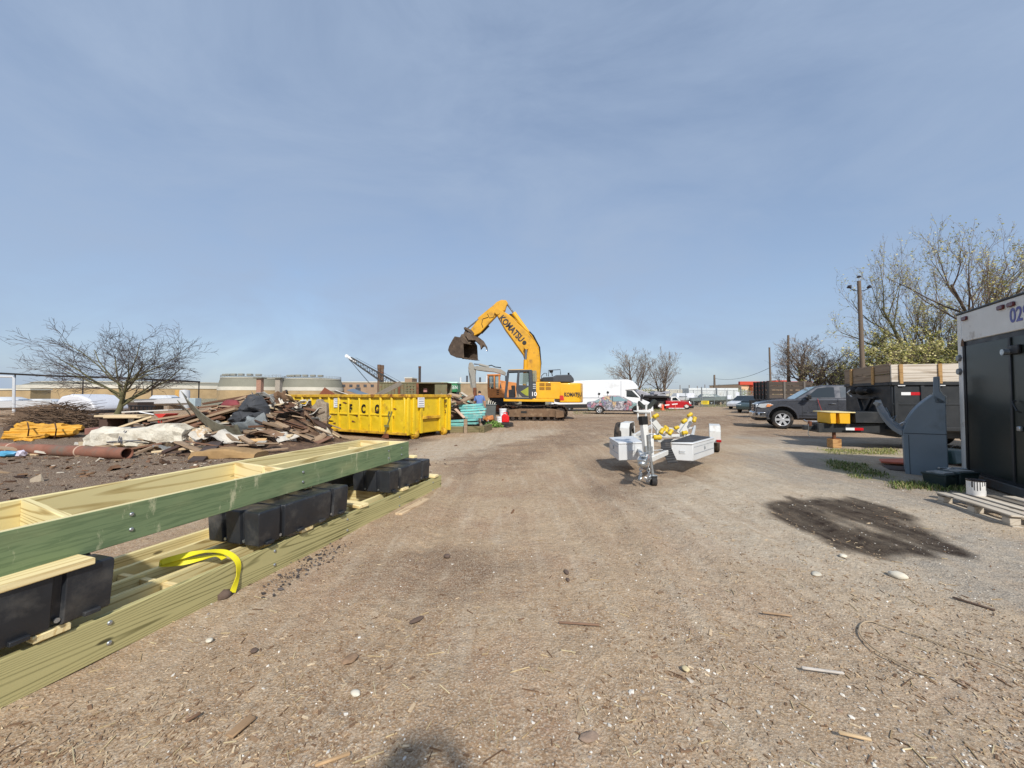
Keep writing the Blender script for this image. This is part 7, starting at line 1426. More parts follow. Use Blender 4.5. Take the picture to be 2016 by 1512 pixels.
# ------------------------------------------------------------------ far buildings, tanks, fence and poles
M_BRICK = M('buff_brick', (170, 146, 110), .9, var=.12, vs=.5, bump=.3, bs=4); M_CONB = M('concrete_band', (206, 200, 186), .85, var=.08, vs=.4); M_DOMEG = M('tank_dome_grey', (132, 130, 116), .8, var=.08, vs=.3)
M_TANB = M('tan_brick_far', (160, 134, 110), .9, var=.1, vs=.4); M_FARGL = M('far_window', (74, 76, 82), .5)
def tank(px0, px1, d, label, ytop=741, ymid=761, yband=768, rails=True):
    a_, b_ = D(px0, 778, d), D(px1, 778, d); rr_ = (b_.x-a_.x)/2; cx = (a_.x+b_.x)/2; z = lambda y: D(1008, y, d).z; o = thing('storage_tank', label, 'tank', (cx, d+rr_, 0))
    MB().lathe([(rr_, 0), (rr_, z(yband)), (rr_*.99, z(yband))], 64).build('brick_wall', M_BRICK, o); MB().lathe([(rr_*1.005, z(yband)), (rr_*1.005, z(ymid)), (rr_*.9, z(ymid))], 64).build('concrete_band', M_CONB, o)
    MB().lathe([(rr_*.985, z(ymid)), (rr_*.955, (z(ymid)*.4+z(ytop+3)*.6)), (rr_*.92, z(ytop+3)), (rr_*.92, z(ytop+1)), (rr_*.3, z(ytop)+.3), (0, z(ytop)+.4)], 64).build('dome', M_DOMEG, o)
    MB().lathe([(rr_*.935, z(ytop+3)), (rr_*.935, z(ytop+2)), (rr_*.9, z(ytop+2))], 64).build('dome_rim', M_CONB, o)
    if rails:
        mb = MB(); n = 48
        for zz in (z(ytop+2)+.5, z(ytop+2)+1.0): mb.tube([(rr_*.92*math.cos(2*math.pi*k/n), rr_*.92*math.sin(2*math.pi*k/n), zz) for k in range(n+1)], .05, 4)
        for k in range(n): a2 = 2*math.pi*k/n; mb.tube([(rr_*.92*math.cos(a2), rr_*.92*math.sin(a2), z(ytop+2)), (rr_*.92*math.cos(a2), rr_*.92*math.sin(a2), z(ytop+2)+1.0)], .05, 4)
        mb.build('guard_rail', M('rail_grey', (150, 154, 158), .6), o, recalc=False)
        for k in range(6): a2 = -math.pi/2+(k-2.5)*.3; MB().box((rr_*.8*math.cos(a2), rr_*.8*math.sin(a2), z(ytop)+.7), (1.6, 1.2, .7)).build('roof_vent', M_DOMEG, o, bevel=.1)
    return o
tank(395, 520, 128, 'round buff brick digester tank with a grey dome left of the crane'); tank(529, 645, 132, 'second round digester tank with a grey dome behind the dumpster', 743, 762, 769)
tank(-150, 400, 150, 'very wide low tank with a pale band stretching behind the bare tree', 748, 757, 764, False)
for px, nm, m_ in ((511, 'reddish stair shaft at the right of the first tank', M('shaft_red', (162, 124, 106), .85)), (548, 'grey concrete stair shaft at the left of the second tank', M('shaft_grey', (158, 148, 136), .85))):
    o = thing('stair_shaft', nm, 'tower', D(px, 778, 120).xy.to_3d()); w_ = 9*120/760; MB().bb(-w_/2, w_/2, -.6, .9, 0, D(px, 745, 120).z).build('shaft', m_, o, bevel=.05); MB().bb(-w_*.9, w_*.9, -1.2, 1.4, D(px, 745, 120).z, D(px, 743.5, 120).z).build('platform', M_DOMEG, o); MB().tube([(-w_*.9, -1.1, D(px, 738, 120).z), (w_*.9, -1.1, D(px, 738, 120).z)], .06, 4).build('guard_rail', M('rail_grey', (150, 154, 158)), o)
    for k in (-.9, 0, .9): MB().tube([(w_*k, -1.1, D(px, 744, 120).z), (w_*k, -1.1, D(px, 738, 120).z)], .05, 4).build('rail_post', M('rail_grey', (150, 154, 158)), o)
def building(name, label, px0, px1, ytop, d, depth, mat, wins=(), cat='building', roof=None):
    a_, b_ = D(px0, ytop, d), D(px1, ytop, d); o = thing(name, label, cat, ((a_.x+b_.x)/2, d+depth/2, 0)); MB().bb(a_.x, b_.x, d, d+depth, 0, a_.z).build('wall', mat, o, world=True)
    MB().bb(a_.x-.2, b_.x+.2, d-.2, d+depth+.2, a_.z, a_.z+.35).build('roof', roof or M_CONB, o, world=True)
    for (x0, x1, y0, y1) in wins: p, q = D(x0, y0, d), D(x1, y1, d); MB().bb(p.x, q.x, d-.12, d+.05, q.z, p.z).build('window', M_FARGL, o, world=True)
    return o
building('brick_works', 'long tan brick works building behind the lattice crane', 652, 800, 753, 150, 20, M_TANB, [(660+k*14, 666+k*14, 757, 762) for k in range(9)]+[(700, 710, 763, 772)])
building('brick_works_block', 'small tan brick penthouse on the works roof right of the twin stacks', 797, 811, 745, 149, 8, M_TANB, [])
building('brick_wall_building', 'low tan masonry building behind the orange excavator', 900, 1010, 755, 112, 12, M('tan_rubble_far', (158, 136, 108), .9, var=.2, vs=.4), [(968, 974, 758, 764), (984, 990, 758, 764)])
building('brick_shed', 'dark brown low shed at the left foot of the brick works', 640, 655, 770, 145, 6, M('shed_brown', (110, 92, 78), .9))
building('earth_bank_wall', 'low pale wall behind the covered boat at far left', -200, 60, 768, 90, 4, M_BRICK)
for k, (px, w_) in enumerate(((746, 7), (752, 7))): o = thing('brick_stack', ('left', 'right')[k]+' one of the twin dark brick chimney stacks', 'chimney', D(px, 778, 140).xy.to_3d()); MB().lathe([(.62, 0), (.56, D(px, 722, 140).z-.8), (.66, D(px, 722, 140).z-.8), (.66, D(px, 718+k, 140).z), (.45, D(px, 718+k, 140).z)], 16).build('shaft', M('stack_brown', (104, 82, 66), .9, var=.2, vs=.6), o); MB().lathe([(.60, D(px, 735, 140).z), (.66, D(px, 734, 140).z), (.60, D(px, 733, 140).z)], 16).build('band', M_RUST, o)
o = thing('flue_pipe', 'thin dark flue pipe standing right of the brick works', 'chimney', D(826, 778, 100).xy.to_3d()); MB().lathe([(.33, 0), (.33, D(826, 721, 100).z), (.25, D(826, 721, 100).z)], 14).build('pipe', M('flue_dark', (66, 58, 56), .8), o); MB().lathe([(.36, D(826, 724, 100).z), (.37, D(826, 723, 100).z), (.36, D(826, 722, 100).z)], 14).build('collar', M_RUST, o)
# lattice crane
cr = thing('lattice_crane', 'black lattice crane boom with a white tip angled up behind the dumpster', 'crane', D(790, 778, 70).xy.to_3d()); CD = 70
tip, foot = D(684, 702, CD), D(790, 768, CD); dv = (foot-tip).normalized(); sd_ = Vector((0, 1, 0)); nv = dv.cross(sd_).normalized()
def chord(o_, s, w0, w1, t0, t1): return [tip.lerp(foot, t)+nv*o_*(w0+(w1-w0)*t)+sd_*s*(w0+(w1-w0)*t) for t in (t0, t1)]
for o_ in (-1, 1):
    for s in (-1, 1): MB().tube(chord(o_, s, .22, .75, .06, 1), .09, 5).build('chord', M_HOSE, cr, world=True)
lc = MB()
for k in range(22):
    t0, t1 = .08+k*.042, .08+(k+1)*.042; w0, w1 = .22+.53*t0, .22+.53*t1
    for s in (-1, 1): lc.tube([tip.lerp(foot, t0)+nv*w0*(1 if k % 2 else -1)+sd_*s*w0, tip.lerp(foot, t1)+nv*w1*(-1 if k % 2 else 1)+sd_*s*w1], .045, 4)
lc.build('lacing', M_HOSE, cr, world=True, recalc=False)
MB().tube([tip, tip.lerp(foot, .16)], [.24, .24], 8).build('boom_tip', M('crane_white', (220, 222, 224), .5), cr, world=True); MB().lathe([(0, -.2), (.3, -.2), (.3, .2), (0, .2)], 14, 'y', tuple(tip+Vector((-.1, 0, .1)))).build('sheave', M('crane_white', (220, 222, 224)), cr, world=True)
for (a_, b_) in (((686, 706), (733, 760)), ((686, 706), (727, 755)), ((700, 704), (800, 758)), ((745, 735), (806, 765))): MB().tube([D(*a_, CD), D(*b_, CD)], .03, 4).build('hoist_cable', M_HOSE, cr, world=True)
cbp = D(800, 778, CD); MB().bb(cbp.x-2, cbp.x+3, CD-1.5, CD+1.5, .8, 3.4).build('cab', M('crane_body', (88, 80, 70), .7), cr, bevel=.1, world=True); MB().bb(cbp.x-2.5, cbp.x+3, CD-1.7, CD+1.7, 0, .9).build('crawler_base', M_TRACK, cr, bevel=.1, world=True)
# rusty open-ended shipping container behind the dumpster
KD = 30; M_OLIVE = M('olive_container', (112, 108, 80), .75, var=.2, vs=2, dirt=((128, 78, 48), .55, .72, 2.5)); kc = thing('shipping_container', 'old olive and rust shipping container with an open end behind the dumpster', 'container', D(815, 778, KD).xy.to_3d())
def kb(name, px0, px1, y0, y1, o0, o1, mat, bev=.02): a_, b_ = D(px0, y0, KD), D(px1, y1, KD); return MB().bb(a_.x, b_.x, KD+o0, KD+o1, b_.z, a_.z).build(name, mat, kc, bevel=bev, world=True)
kb('floor', 747, 880, 806, 809, 0, 2.4, M_RUST); kb('roof', 747, 880, 752.5, 755, 0, 2.4, M_OLIVE); kb('back_wall', 747, 880, 755, 806, 2.3, 2.4, M_OLIVE)
for k in range(12): kb('wall_corrugation', 747+k*6.2, 751+k*6.2, 756, 806, -.04, .03, M_OLIVE, .008)
kb('front_wall', 747, 823, 755, 806, .03, .07, M_OLIVE); kb('post', 820, 824, 754, 806, -.06, .1, M_RUST); kb('post', 784, 788, 754, 806, -.06, .1, M_RUST); kb('end_panel', 856, 880, 757, 806, -.02, .05, M_OLIVE); kb('inner_box', 830, 837, 764, 772, .6, .9, M('pink_box', (178, 128, 120), .7))
for k in range(4): kb('rail', 797, 818, 759+k*5, 760.5+k*5, -.05, .0, M_OLIVE, .004)
# green box truck and the car with a teal windscreen
gt = thing('green_truck', 'green truck body with a white roof and white lettering beside the dumpster corner', 'truck', D(888, 778, 34).xy.to_3d()); a_, b_ = D(868, 755, 34), D(900, 772, 34)
M_GRN = M('truck_green', (46, 128, 78), .5, var=.1); MB().bb(a_.x, b_.x, 34, 36.3, b_.z, a_.z).build('box', M_GRN, gt, bevel=.05, world=True); MB().bb(a_.x-.05, b_.x+.05, 33.95, 36.35, a_.z, D(880, 752, 34).z).build('roof', M('mint_roof', (196, 232, 214), .4), gt, bevel=.05, world=True)
text('lettering', 'JT GREEN', .42, M_WHITE_PRINT, gt, wmat(gt).inverted() @ D(886, 763, 33.99), (math.pi/2, 0, 0), .01, .75, .003); MB().bb(a_.x+.1, b_.x-.1, 34.2, 36.2, .5, b_.z).build('chassis', M_BLKP, gt, world=True)
for k, x in enumerate((a_.x+.4, b_.x-.35)): wheel(gt, (x, 34.2, .42), (0, -1, 0), .42, .25, .22, rimstyle='disc')
smallcar('parked_car', 'grey car with a teal-tinted windscreen behind the salvage heap', 897, 26, 4.6, 1.5, M('car_silver', (150, 152, 150), .4), R(-70), M('teal_glass', (120, 190, 176), .15))
# fence with chain link, gate and signs
M_GALV = M('fence_steel', (128, 134, 138), .6, .3, var=.1); M_LINK = M('chain_link_wire', (150, 156, 160), .6, .2)
def chainfence(name, label, P0, P1, hgt, posts, cat='fence', step=.16, rr_=.0045):
    P0, P1 = Vector(P0), Vector(P1); o = thing(name, label, cat, (P0+P1)/2); L = (P1-P0).length; u = (P1-P0).normalized(); at = lambda s, z: P0+u*s+Vector((0, 0, z))
    for k in range(posts+1): MB().tube([at(L*k/posts, 0), at(L*k/posts, hgt+.05)], .035, 8).build('post', M_GALV, o, world=True)
    MB().tube([at(0, hgt), at(L, hgt)], .022, 6).build('top_rail', M_GALV, o, world=True); MB().tube([at(0, .08), at(L, .08)], .018, 6).build('bottom_rail', M_GALV, o, world=True)
    mb = MB(); s = -hgt
    while s < L:
        for sg in (1, -1):
            a0, z0, a1, z1 = (s, .05, s+hgt, hgt) if sg > 0 else (s, hgt, s+hgt, .05)
            if a0 < 0: t = -a0/(a1-a0); a0, z0 = 0, z0+(z1-z0)*t
            if a1 > L: t = (L-a0)/(a1-a0); a1, z1 = L, z0+(z1-z0)*t
            if a1 > a0: mb.tube([at(a0, z0), at(a1, z1)], rr_, 3, False)
        s += step
    mb.build('wire_mesh', M_LINK, o, world=True, recalc=False); return o
FY = 50
fx = lambda px, d=FY: D(px, 778, d).x
chainfence('chain_link_fence', 'chain link fence left of the double gate behind the red truck', (fx(1318), FY, 0), (fx(1381), FY, 0), 2.1, 4)
gl = chainfence('chain_link_gate', 'left leaf of the chain link double gate with a yellow sign', (fx(1382.5), FY, 0), (fx(1430), FY, 0), 2.1, 2, 'gate'); gr_ = chainfence('chain_link_gate', 'right leaf of the chain link double gate with white notices', (fx(1432), FY, 0), (fx(1458), FY, 0), 2.1, 2, 'gate')
chainfence('chain_link_fence', 'chain link fence running right from the gate behind the parked cars', (fx(1459.5), FY, 0), (fx(1540), FY+2, 0), 2.0, 5)
for px in (1381.4, 1458.8): o = thing('gate_post', ('left' if px < 1400 else 'right')+' tall steel post of the chain link gate', 'gate post', (fx(px), FY, 0)); MB().tube([(0, 0, 0), (0, 0, 2.5)], .07, 10).build('post', M_GALV, o); MB().ball((0, 0, 2.52), .085, 1).build('cap', M_GALV, o)
def sign(parent, px0, px1, y0, y1, mat, name='sign', d=FY-.06): a_, b_ = D(px0, y0, d), D(px1, y1, d); return MB().bb(a_.x, b_.x, d, d+.02, b_.z, a_.z).build(name, mat, parent, world=True)
M_YS = M('sign_yellow', (226, 200, 40), .5, var=.05); s_ = sign(gl, 1380.5, 1396, 789, 796, M_YS, 'yellow_sign')
for k in range(2): sign(gl, 1383, 1393, 790.6+k*2.4, 791.6+k*2.4, M_BLACK, 'sign_lettering', FY-.064)
for (x0, x1, y0, y1) in ((1432, 1440, 778, 786), (1449, 1456, 772, 780)): sign(gr_, x0, x1, y0, y1, M('notice_white', (214, 218, 228), .5), 'notice')
fl_ = [x for x in bpy.data.objects if x.name.startswith('chain_link_fence')][0]
for (x0, x1, y0, y1) in ((1332, 1337, 774, 783), (1353, 1367, 774, 783)): sign(fl_, x0, x1, y0, y1, M('notice_white', (214, 218, 228)), 'notice')
# semi trailers and boats parked behind the fence
def semitrailer(label, px0, px1, y0, y1, d, mat):
    a_, b_ = D(px0, y0, d), D(px1, y1, d); o = thing('semi_trailer', label, 'trailer', ((a_.x+b_.x)/2, d+1.2, 0)); MB().bb(a_.x, b_.x, d, d+2.4, b_.z, a_.z).build('box', mat, o, bevel=.05, world=True); n = int((b_.x-a_.x)/1.2)
    for k in range(1, n): MB().bb(a_.x+k*(b_.x-a_.x)/n-.03, a_.x+k*(b_.x-a_.x)/n+.03, d-.015, d, b_.z, a_.z).build('side_post', M('post_grey', (190, 194, 196), .5), o, world=True)
    MB().bb(a_.x, b_.x, d-.03, d, b_.z-.12, b_.z+.06).build('bottom_rail', M('rail_dark', (110, 112, 116), .5), o, world=True)
    for k in (.12, .2, .85): wheel(o, (a_.x+(b_.x-a_.x)*k, d+.2, .45), (0, -1, 0), .45, .28, .24, rimstyle='disc')
    return o
M_TRW = M('trailer_box_white', (208, 212, 212), .5, var=.05, vs=.6, dirt=((176, 172, 160), .55, .8, .8))
semitrailer('white semi trailer behind the left gate leaf', 1356, 1409, 764, 786, 62, M_TRW); semitrailer('white semi trailer behind the right gate leaf', 1412, 1454, 764, 786, 62, M_TRW); semitrailer('pale low box trailer behind the fence right of the red truck', 1308, 1354, 768, 788, 66, M('trailer_cream', (196, 190, 176), .6))
def yardboat(label, px, d, L, hgt, rz, mat, topc=None):
    p = D(px, 790, d); o = thing('boat', label, 'boat', (p.x, d, 0), rz); n = 10; rings = []
    for k in range(9):
        t = k/8; x = -L/2+L*t; w_ = 1.15*(1-(max(0, t-.45)/.55)**2.2)+.02; kz = .45+.35*max(0, t-.6); top = .45+hgt*(.85+.3*t)
        rings.append([(x, -w_, top), (x, -w_*.92, .6*top), (x, -w_*.5, kz+.1), (x, 0, kz), (x, w_*.5, kz+.1), (x, w_*.92, .6*top), (x, w_, top)])
    MB().loft(rings).build('hull', mat, o, smooth=40)
    MB().prism([(-L*.25, -.8), (L*.1, -.8), (L*.25, -.4), (L*.25, .4), (L*.1, .8), (-L*.25, .8)], 'z', .45+hgt*1.0, .45+hgt*1.5, top=[(-L*.2, -.65), (L*.02, -.65), (L*.1, -.3), (L*.1, .3), (L*.02, .65), (-L*.2, .65)]).build('cabin', topc or mat, o, bevel=.05)
    MB().prism([(L*.09, -.62), (L*.22, -.36), (L*.22, .36), (L*.09, .62)], 'z', .46+hgt*1.12, .45+hgt*1.4, top=[(L*.03, -.55), (L*.11, -.3), (L*.11, .3), (L*.03, .55)]).build('windscreen', M('boat_glass', (70, 92, 116), .15), o)
    for x in (-L*.3, L*.2): MB().box((x, 0, .24), (.2, 1.4, .48)).build('keel_block', W_BRNPL, o)
    MB().tube([(-L/2, -1.16, .45+hgt*.8), (0, -1.17, .45+hgt*.97), (L*.3, -.7, .45+hgt*1.1)], .035, 6).build('rub_rail', M('rub_grey', (120, 126, 134), .5), o)
    return o
M_GEL = M('gelcoat_white', (196, 199, 202), .3, var=.05, vs=1)
yardboat('white motor boat with a blue windscreen at the far left edge', 14, 27, 5.6, .62, .1, M_GEL); yardboat('white boat hull stored beside the brush pile', 92, 31, 5.0, .5, .2, M_GEL); yardboat('small white boat behind the white cylinder tank', 330, 38, 5, .7, -.2, M_GEL); yardboat('white boat on stands behind the fence near the yellow sign', 1345, 58, 6, .9, .2, M_GEL); yardboat('grey boat behind the left gate leaf', 1398, 57, 6, .8, -.1, M('gelcoat_grey', (120, 132, 130), .4))
cvb = thing('covered_boat', 'boat under a smooth white shrink-wrap cover behind the bare tree', 'boat', D(182, 815, 25).xy.to_3d())
plate('cover', [(145, 806), (146, 790), (155, 780), (172, 776), (190, 778), (208, 786), (219, 800), (219, 808)], -1, 1.2, M('shrink_wrap', (206, 208, 214), .35, var=.04), cvb, 25, .25, 3, lambda x, y, d: D(x, y, 25)); plate('trailer_frame', [(146, 808), (219, 809), (219, 813), (146, 812)], -.8, 1.0, M_DKST, cvb, 25, .02, 1, lambda x, y, d: D(x, y, 25))
for px in (160, 205): p = D(px, 813, 25); wheel(cvb, (p.x, 24.3, .33), (0, -1, 0), .33, .2, .18, rimstyle='disc')
wt_ = thing('water_tank', 'white upright cylinder tank behind the pile left of the curved strip', 'tank', D(363, 800, 45).xy.to_3d()); MB().lathe([(.5, 0), (.5, 1.9), (.45, 2.1), (0, 2.15)], 24).build('shell', M_GEL, wt_); MB().lathe([(.52, 1.0), (.53, 1.03), (.52, 1.06)], 24).build('hoop', M_CONB, wt_)
o = boxthing('plywood_crate', 'ochre plywood crate beside the white cylinder tank', 'crate', 344, 357, 768, 795, 46, .9, M('ochre_ply', (190, 150, 84), .8)); o2_ = boxthing('utility_cabinet', 'pale blue-grey equipment cabinet behind the curved sheet', 'cabinet', 372, 384, 784, 800, 40, .8, M('cabinet_blue_grey', (168, 184, 190), .6)); boxthing('utility_cabinet', 'light grey cabinet beneath the ochre crate', 'cabinet', 333, 346, 790, 800, 40, .8, M('cabinet_lt', (190, 200, 204), .6))
o = boxthing('golf_cart', 'small white cart cabin peeking out right of the felt', 'cart', 529, 541, 784, 800, 28, 1.0, M_GEL); 
fr_ = thing('dock_railing', 'dark dock railing and hut behind the broken cabinet', 'railing', D(280, 812, 30).xy.to_3d())
for px in (258, 266, 274, 282, 290, 298): MB().tube([D(px, 798, 30), D(px, 816, 30)], .05, 5).build('post', M_DKST, fr_, world=True)
MB().tube([D(250, 799, 30), D(306, 800, 30)], .06, 5).build('rail', M_DKST, fr_, world=True); a_, b_ = D(246, 792, 30.4), D(270, 816, 30.4); MB().bb(a_.x, b_.x, 30.4, 31.8, 0, a_.z).build('hut', M('hut_dark', (74, 62, 54), .8), fr_, world=True)
# white pipe frame and overhead pipe run at far left
pf = thing('pipe_frame', 'white pipe goal frame at the far left edge', 'frame', D(14, 812, 24).xy.to_3d()); MB().tube([D(-30, 741, 24), D(26, 741.5, 24), D(27.5, 745, 24), D(27, 812, 24)], .07, 8).build('pipe', M_GEL, pf, world=True)
ov = thing('overhead_pipe', 'dark overhead pipe run on posts crossing behind the bare tree', 'pipe', D(200, 812, 42).xy.to_3d()); MB().tube([D(-60, 732, 42), D(100, 740, 42), D(240, 744, 42), D(393, 752, 42)], .10, 6).build('pipe', M_HOSE, ov, world=True)
for px, y in ((30, 736), (164, 742), (300, 747), (392, 752)): MB().tube([D(px, y, 42), D(px, y, 42)*Vector((1, 1, 0)) if False else Vector((D(px, y, 42).x, 42, 0))], .06, 5).build('post', M_DKST, ov, world=True)
for px, y in ((14, 740), (21, 745)): pass
# hardware store with an orange fascia, far right of centre
HB = 190; hs = building('hardware_store', 'distant store building with an orange-red fascia above the stake truck', 1458, 1600, 757, HB, 30, M('store_cream', (222, 186, 150), .8)); M_OR = M('store_orange', (196, 72, 48), .6, var=.05)
a_, b_ = D(1457, 751, HB-1), D(1600, 757.5, HB-1); MB().bb(a_.x, b_.x, HB-1, HB+.5, b_.z, a_.z).build('fascia', M_OR, hs, world=True); a_, b_ = D(1480, 758, HB-2), D(1502, 768, HB-2); MB().bb(a_.x, b_.x, HB-3, HB-.5, 0, a_.z).build('entrance_canopy', M_OR, hs, world=True); a_, b_ = D(1530, 748.5, HB), D(1556, 751, HB); MB().bb(a_.x, b_.x, HB+1, HB+8, b_.z, a_.z).build('roof_plant', M_OR, hs, world=True)
building('far_white_building', 'long pale distant warehouse behind the semi trailers', 1255, 1470, 769, 170, 15, M('far_pale', (176, 180, 178), .8), [(1262+k*16, 1268+k*16, 771, 773) for k in range(12)])
for k, (x0, x1, yt_, m_) in enumerate(((1268, 1340, 764, 'far_tan'), (-400, 20, 765, 'far_tan'), (1000, 1160, 766, 'far_tan'))): building('far_warehouse', ('low tan warehouse far behind the twin bare trees', 'low tan warehouse beyond the boats at far left', 'low tan warehouse hidden behind the yellow excavator')[k], x0, x1, yt_+4, 210, 12, M('far_tan', (150, 140, 122), .9))
# utility poles and wires
W_POLE = M('pole_wood', (112, 98, 84), .9, var=.2, vs=1.5, bump=.3, bs=12, stretch=(4, 4, .4))
def pole(label, px, ytop, d, rr_, ins=0, lean=0):
    p = D(px, 778, d); z = D(px, ytop, d).z; o = thing('utility_pole', label, 'pole', (p.x, d, 0)); MB().tube([(0, 0, 0), (lean*.5, 0, z*.5), (lean, 0, z)], [rr_, rr_*.85, rr_*.66], 12).build('shaft', W_POLE, o)
    if ins:
        MB().tube([(lean, 0, z-.55), (lean, -.02, z-.5)], .05, 6).build('bracket', M_DKST, o)
        for s in (-1, 1): MB().tube([(lean, 0, z-.62), (lean+s*.32, 0, z-.58), (lean+s*.6, 0, z-.42)], .022, 6).build('arm', M_DKST, o); MB().lathe([(0, 0), (.1, .0), (.13, .05), (.07, .1), (.1, .14), (0, .17)], 12, 'z', (lean+s*.6, 0, z-.43)).build('insulator', M('insulator_dark', (56, 52, 58), .35), o)
        MB().tube([(lean, 0, z), (lean, 0, z+.22)], .02, 6).build('pin', M_ZINC, o); MB().lathe([(0, 0), (.09, .0), (.12, .05), (.07, .1), (0, .14)], 12, 'z', (lean, 0, z+.2)).build('insulator', M('insulator_dark', (56, 52, 58)), o)
    return o
pole('tall wooden utility pole with three insulators above the dump trailer', 1701, 553, 23, .14, 1, -.12); pole('thin wooden pole beside the bare tree above the pickup', 1551, 660, 34, .13, 0, .15); pole('short thin pole left of the bare tree above the pickup', 1518, 684, 40, .12, 0, -.08); pole('short pole behind the fence with a wire running right', 1407, 738, 66, .22)
for k, (px, yt_) in enumerate(((1339, 758), (1357, 758), (1373, 760), (1388, 757), (1416, 757))): o = pole('distant thin mast on the skyline above the semi trailers', px, yt_, 150, .18); o['group'] = 'distant masts on the skyline'
wr = thing('overhead_wire', 'sagging overhead wire from the short pole towards the right trees', 'wire', (fx(1440, 66), 66, 0)); a_, b_ = D(1407, 745, 66), D(1530, 716, 50); MB().tube([a_.lerp(b_, t)+Vector((0, 0, -1.1*4*t*(1-t)*.8)) for t in [k/12 for k in range(13)]], .025, 4).build('cable', M_HOSE, wr, world=True)
# masts and vents along the works roof
for k in range(8): px = 905+k*13; o = solo('roof_stack', MB().tube([(0, 0, 0), (0, 0, 1.6+.5*(k % 3))], .3, 8), M_GEL if k % 2 == 0 else M_FARGL, 'small roof stack on the low building behind the orange excavator', 'vent', 'roof stacks on the low building', loc=D(px, 755, 114)+Vector((0, 2, .3)))
# ------------------------------------------------------------------ trees
M_BARK = M('bark_grey_brown', (92, 78, 66), .95, var=.25, vs=3, bump=.5, bs=14); M_TWIG = M('twig_grey', (124, 108, 94), .95, var=.15); M_BARKG = M('bark_mossy', (104, 100, 70), .95, var=.25, vs=3, bump=.5, bs=14)
def tree(name, label, base, H, spread, seed, trunk_r, levels=4, first=.2, nb=(9, 6, 5, 4), leaf=None, bark=None, updown=.25, stems=1, droop=0, wind=(0, 0), group=None, twig_r=.006, curl=.22, lean=(0, 0), tf=.62, limb=None, twigm=None):
    rr = random.Random(seed); t_ = thing(name, label, 'tree', base, 0, group); tr_, tw = MB(), MB(); tips = []
    def grow(p, d, L, rad, lev):
        n = 5 if lev == 0 else (4 if lev < 3 else 3); pts = [p.copy()]; rs = [rad]; q = p.copy(); dd = d.copy()
        for k in range(n):
            dd = (dd+Vector((rr.uniform(-1, 1), rr.uniform(-1, 1), rr.uniform(-1, 1)))*curl*(.5 if lev == 0 else 1)+Vector((wind[0], wind[1], (updown if lev else .1)-droop*(k/n)*(lev > 0)))*(.25 if lev else .1)).normalized()
            q = q+dd*(L/n); pts.append(q.copy()); rs.append(max(rad*(1-.72*(k+1)/n), twig_r*.6))
        (tr_ if lev < 2 else tw).tube(pts, rs, 7 if lev == 0 else (5 if lev == 1 else 3), False)
        if lev >= levels: tips.append((pts, dd)); return
        m = nb[min(lev, len(nb)-1)]
        for k in range(m):
            t = first+(1-first)*(k+rr.random())/m if lev == 0 else .2+.8*(k+rr.random())/m; t = min(t, .98); i = min(int(t*n), n-1); f = t*n-i; o = pts[i].lerp(pts[i+1], f); ax = (pts[i+1]-pts[i]).normalized()
            side = ax.orthogonal().normalized(); side.rotate(Quaternion(ax, rr.uniform(0, 6.283))); ang = rr.uniform(.55, 1.05) if lev == 0 else rr.uniform(.4, .95)
            nd = (ax*math.cos(ang)+side*math.sin(ang)).normalized(); nd = Vector((nd.x*spread, nd.y*spread, nd.z)).normalized()
            ll = (limb*H*rr.uniform(.7, 1.1)) if (lev == 0 and limb) else L*rr.uniform(.45, .75)*(1.15-.55*t if lev == 0 else 1-.3*t); grow(o, nd, ll, max(rs[i]*(.55 if lev == 0 else .5), twig_r), lev+1)
    for s in range(stems):
        a = 6.283*s/stems+rr.random(); d0 = Vector((lean[0]+(.28*math.cos(a) if stems > 1 else 0), lean[1]+(.28*math.sin(a) if stems > 1 else 0), 1)).normalized(); grow(Vector((.12*math.cos(a)*(stems > 1), .12*math.sin(a)*(stems > 1), -.05)), d0, H*tf*(rr.uniform(.8, 1) if stems > 1 else 1), trunk_r, 0)
    tr_.build('trunk', bark or M_BARK, t_, recalc=False, smooth=60); tw.build('crown', twigm or M_TWIG, t_, recalc=False, smooth=0)
    if leaf:
        n, size, cols, zmax = leaf; V = []; F = []; C = []
        for k in range(n):
            pts, dd = rr.choice(tips); i = rr.randrange(len(pts)-1); p = pts[i].lerp(pts[i+1], rr.random())+Vector((rr.gauss(0, .05), rr.gauss(0, .05), rr.gauss(0, .05)))
            if p.z > zmax*H and rr.random() < .8: continue
            a = Vector((rr.uniform(-1, 1), rr.uniform(-1, 1), rr.uniform(-1, 1))).normalized()*size*rr.uniform(.6, 1.4); b_ = a.orthogonal().normalized()*a.length*.38; o = len(V); V += [p, p+a*.5-b_, p+a, p+a*.5+b_]; F.append((o, o+1, o+2, o+3)); C += [lin(rr.choice(cols))]*4
        me = bpy.data.meshes.new('foliage'); me.from_pydata([tuple(v) for v in V], [], F); at = me.color_attributes.new('tint', 'FLOAT_COLOR', 'POINT'); at.data.foreach_set('color', np.hstack([np.array(C), np.ones((len(C), 1))]).ravel().astype(np.float32)); link('foliage', me, vcol_mat('leaf_mix', .7), t_)
    return t_
# bare spreading tree on the left
tree('bare_tree', 'bare wide-spreading tree behind the demolition pile on the left', D(222, 830, 19).xy.to_3d(), 5.6, 1.35, 17, .17, 4, .4, (14, 7, 6, 4), None, M_BARKG, .24, 1, .2, (0, 0), None, .008, .2, (.16, 0), .42, .52, M('twig_dark', (84, 74, 70), .95))
LY = [(152, 148, 84), (184, 174, 106), (142, 140, 74), (200, 190, 138), (120, 122, 62)]; LW = [(190, 180, 158), (170, 160, 140), (150, 140, 112)]
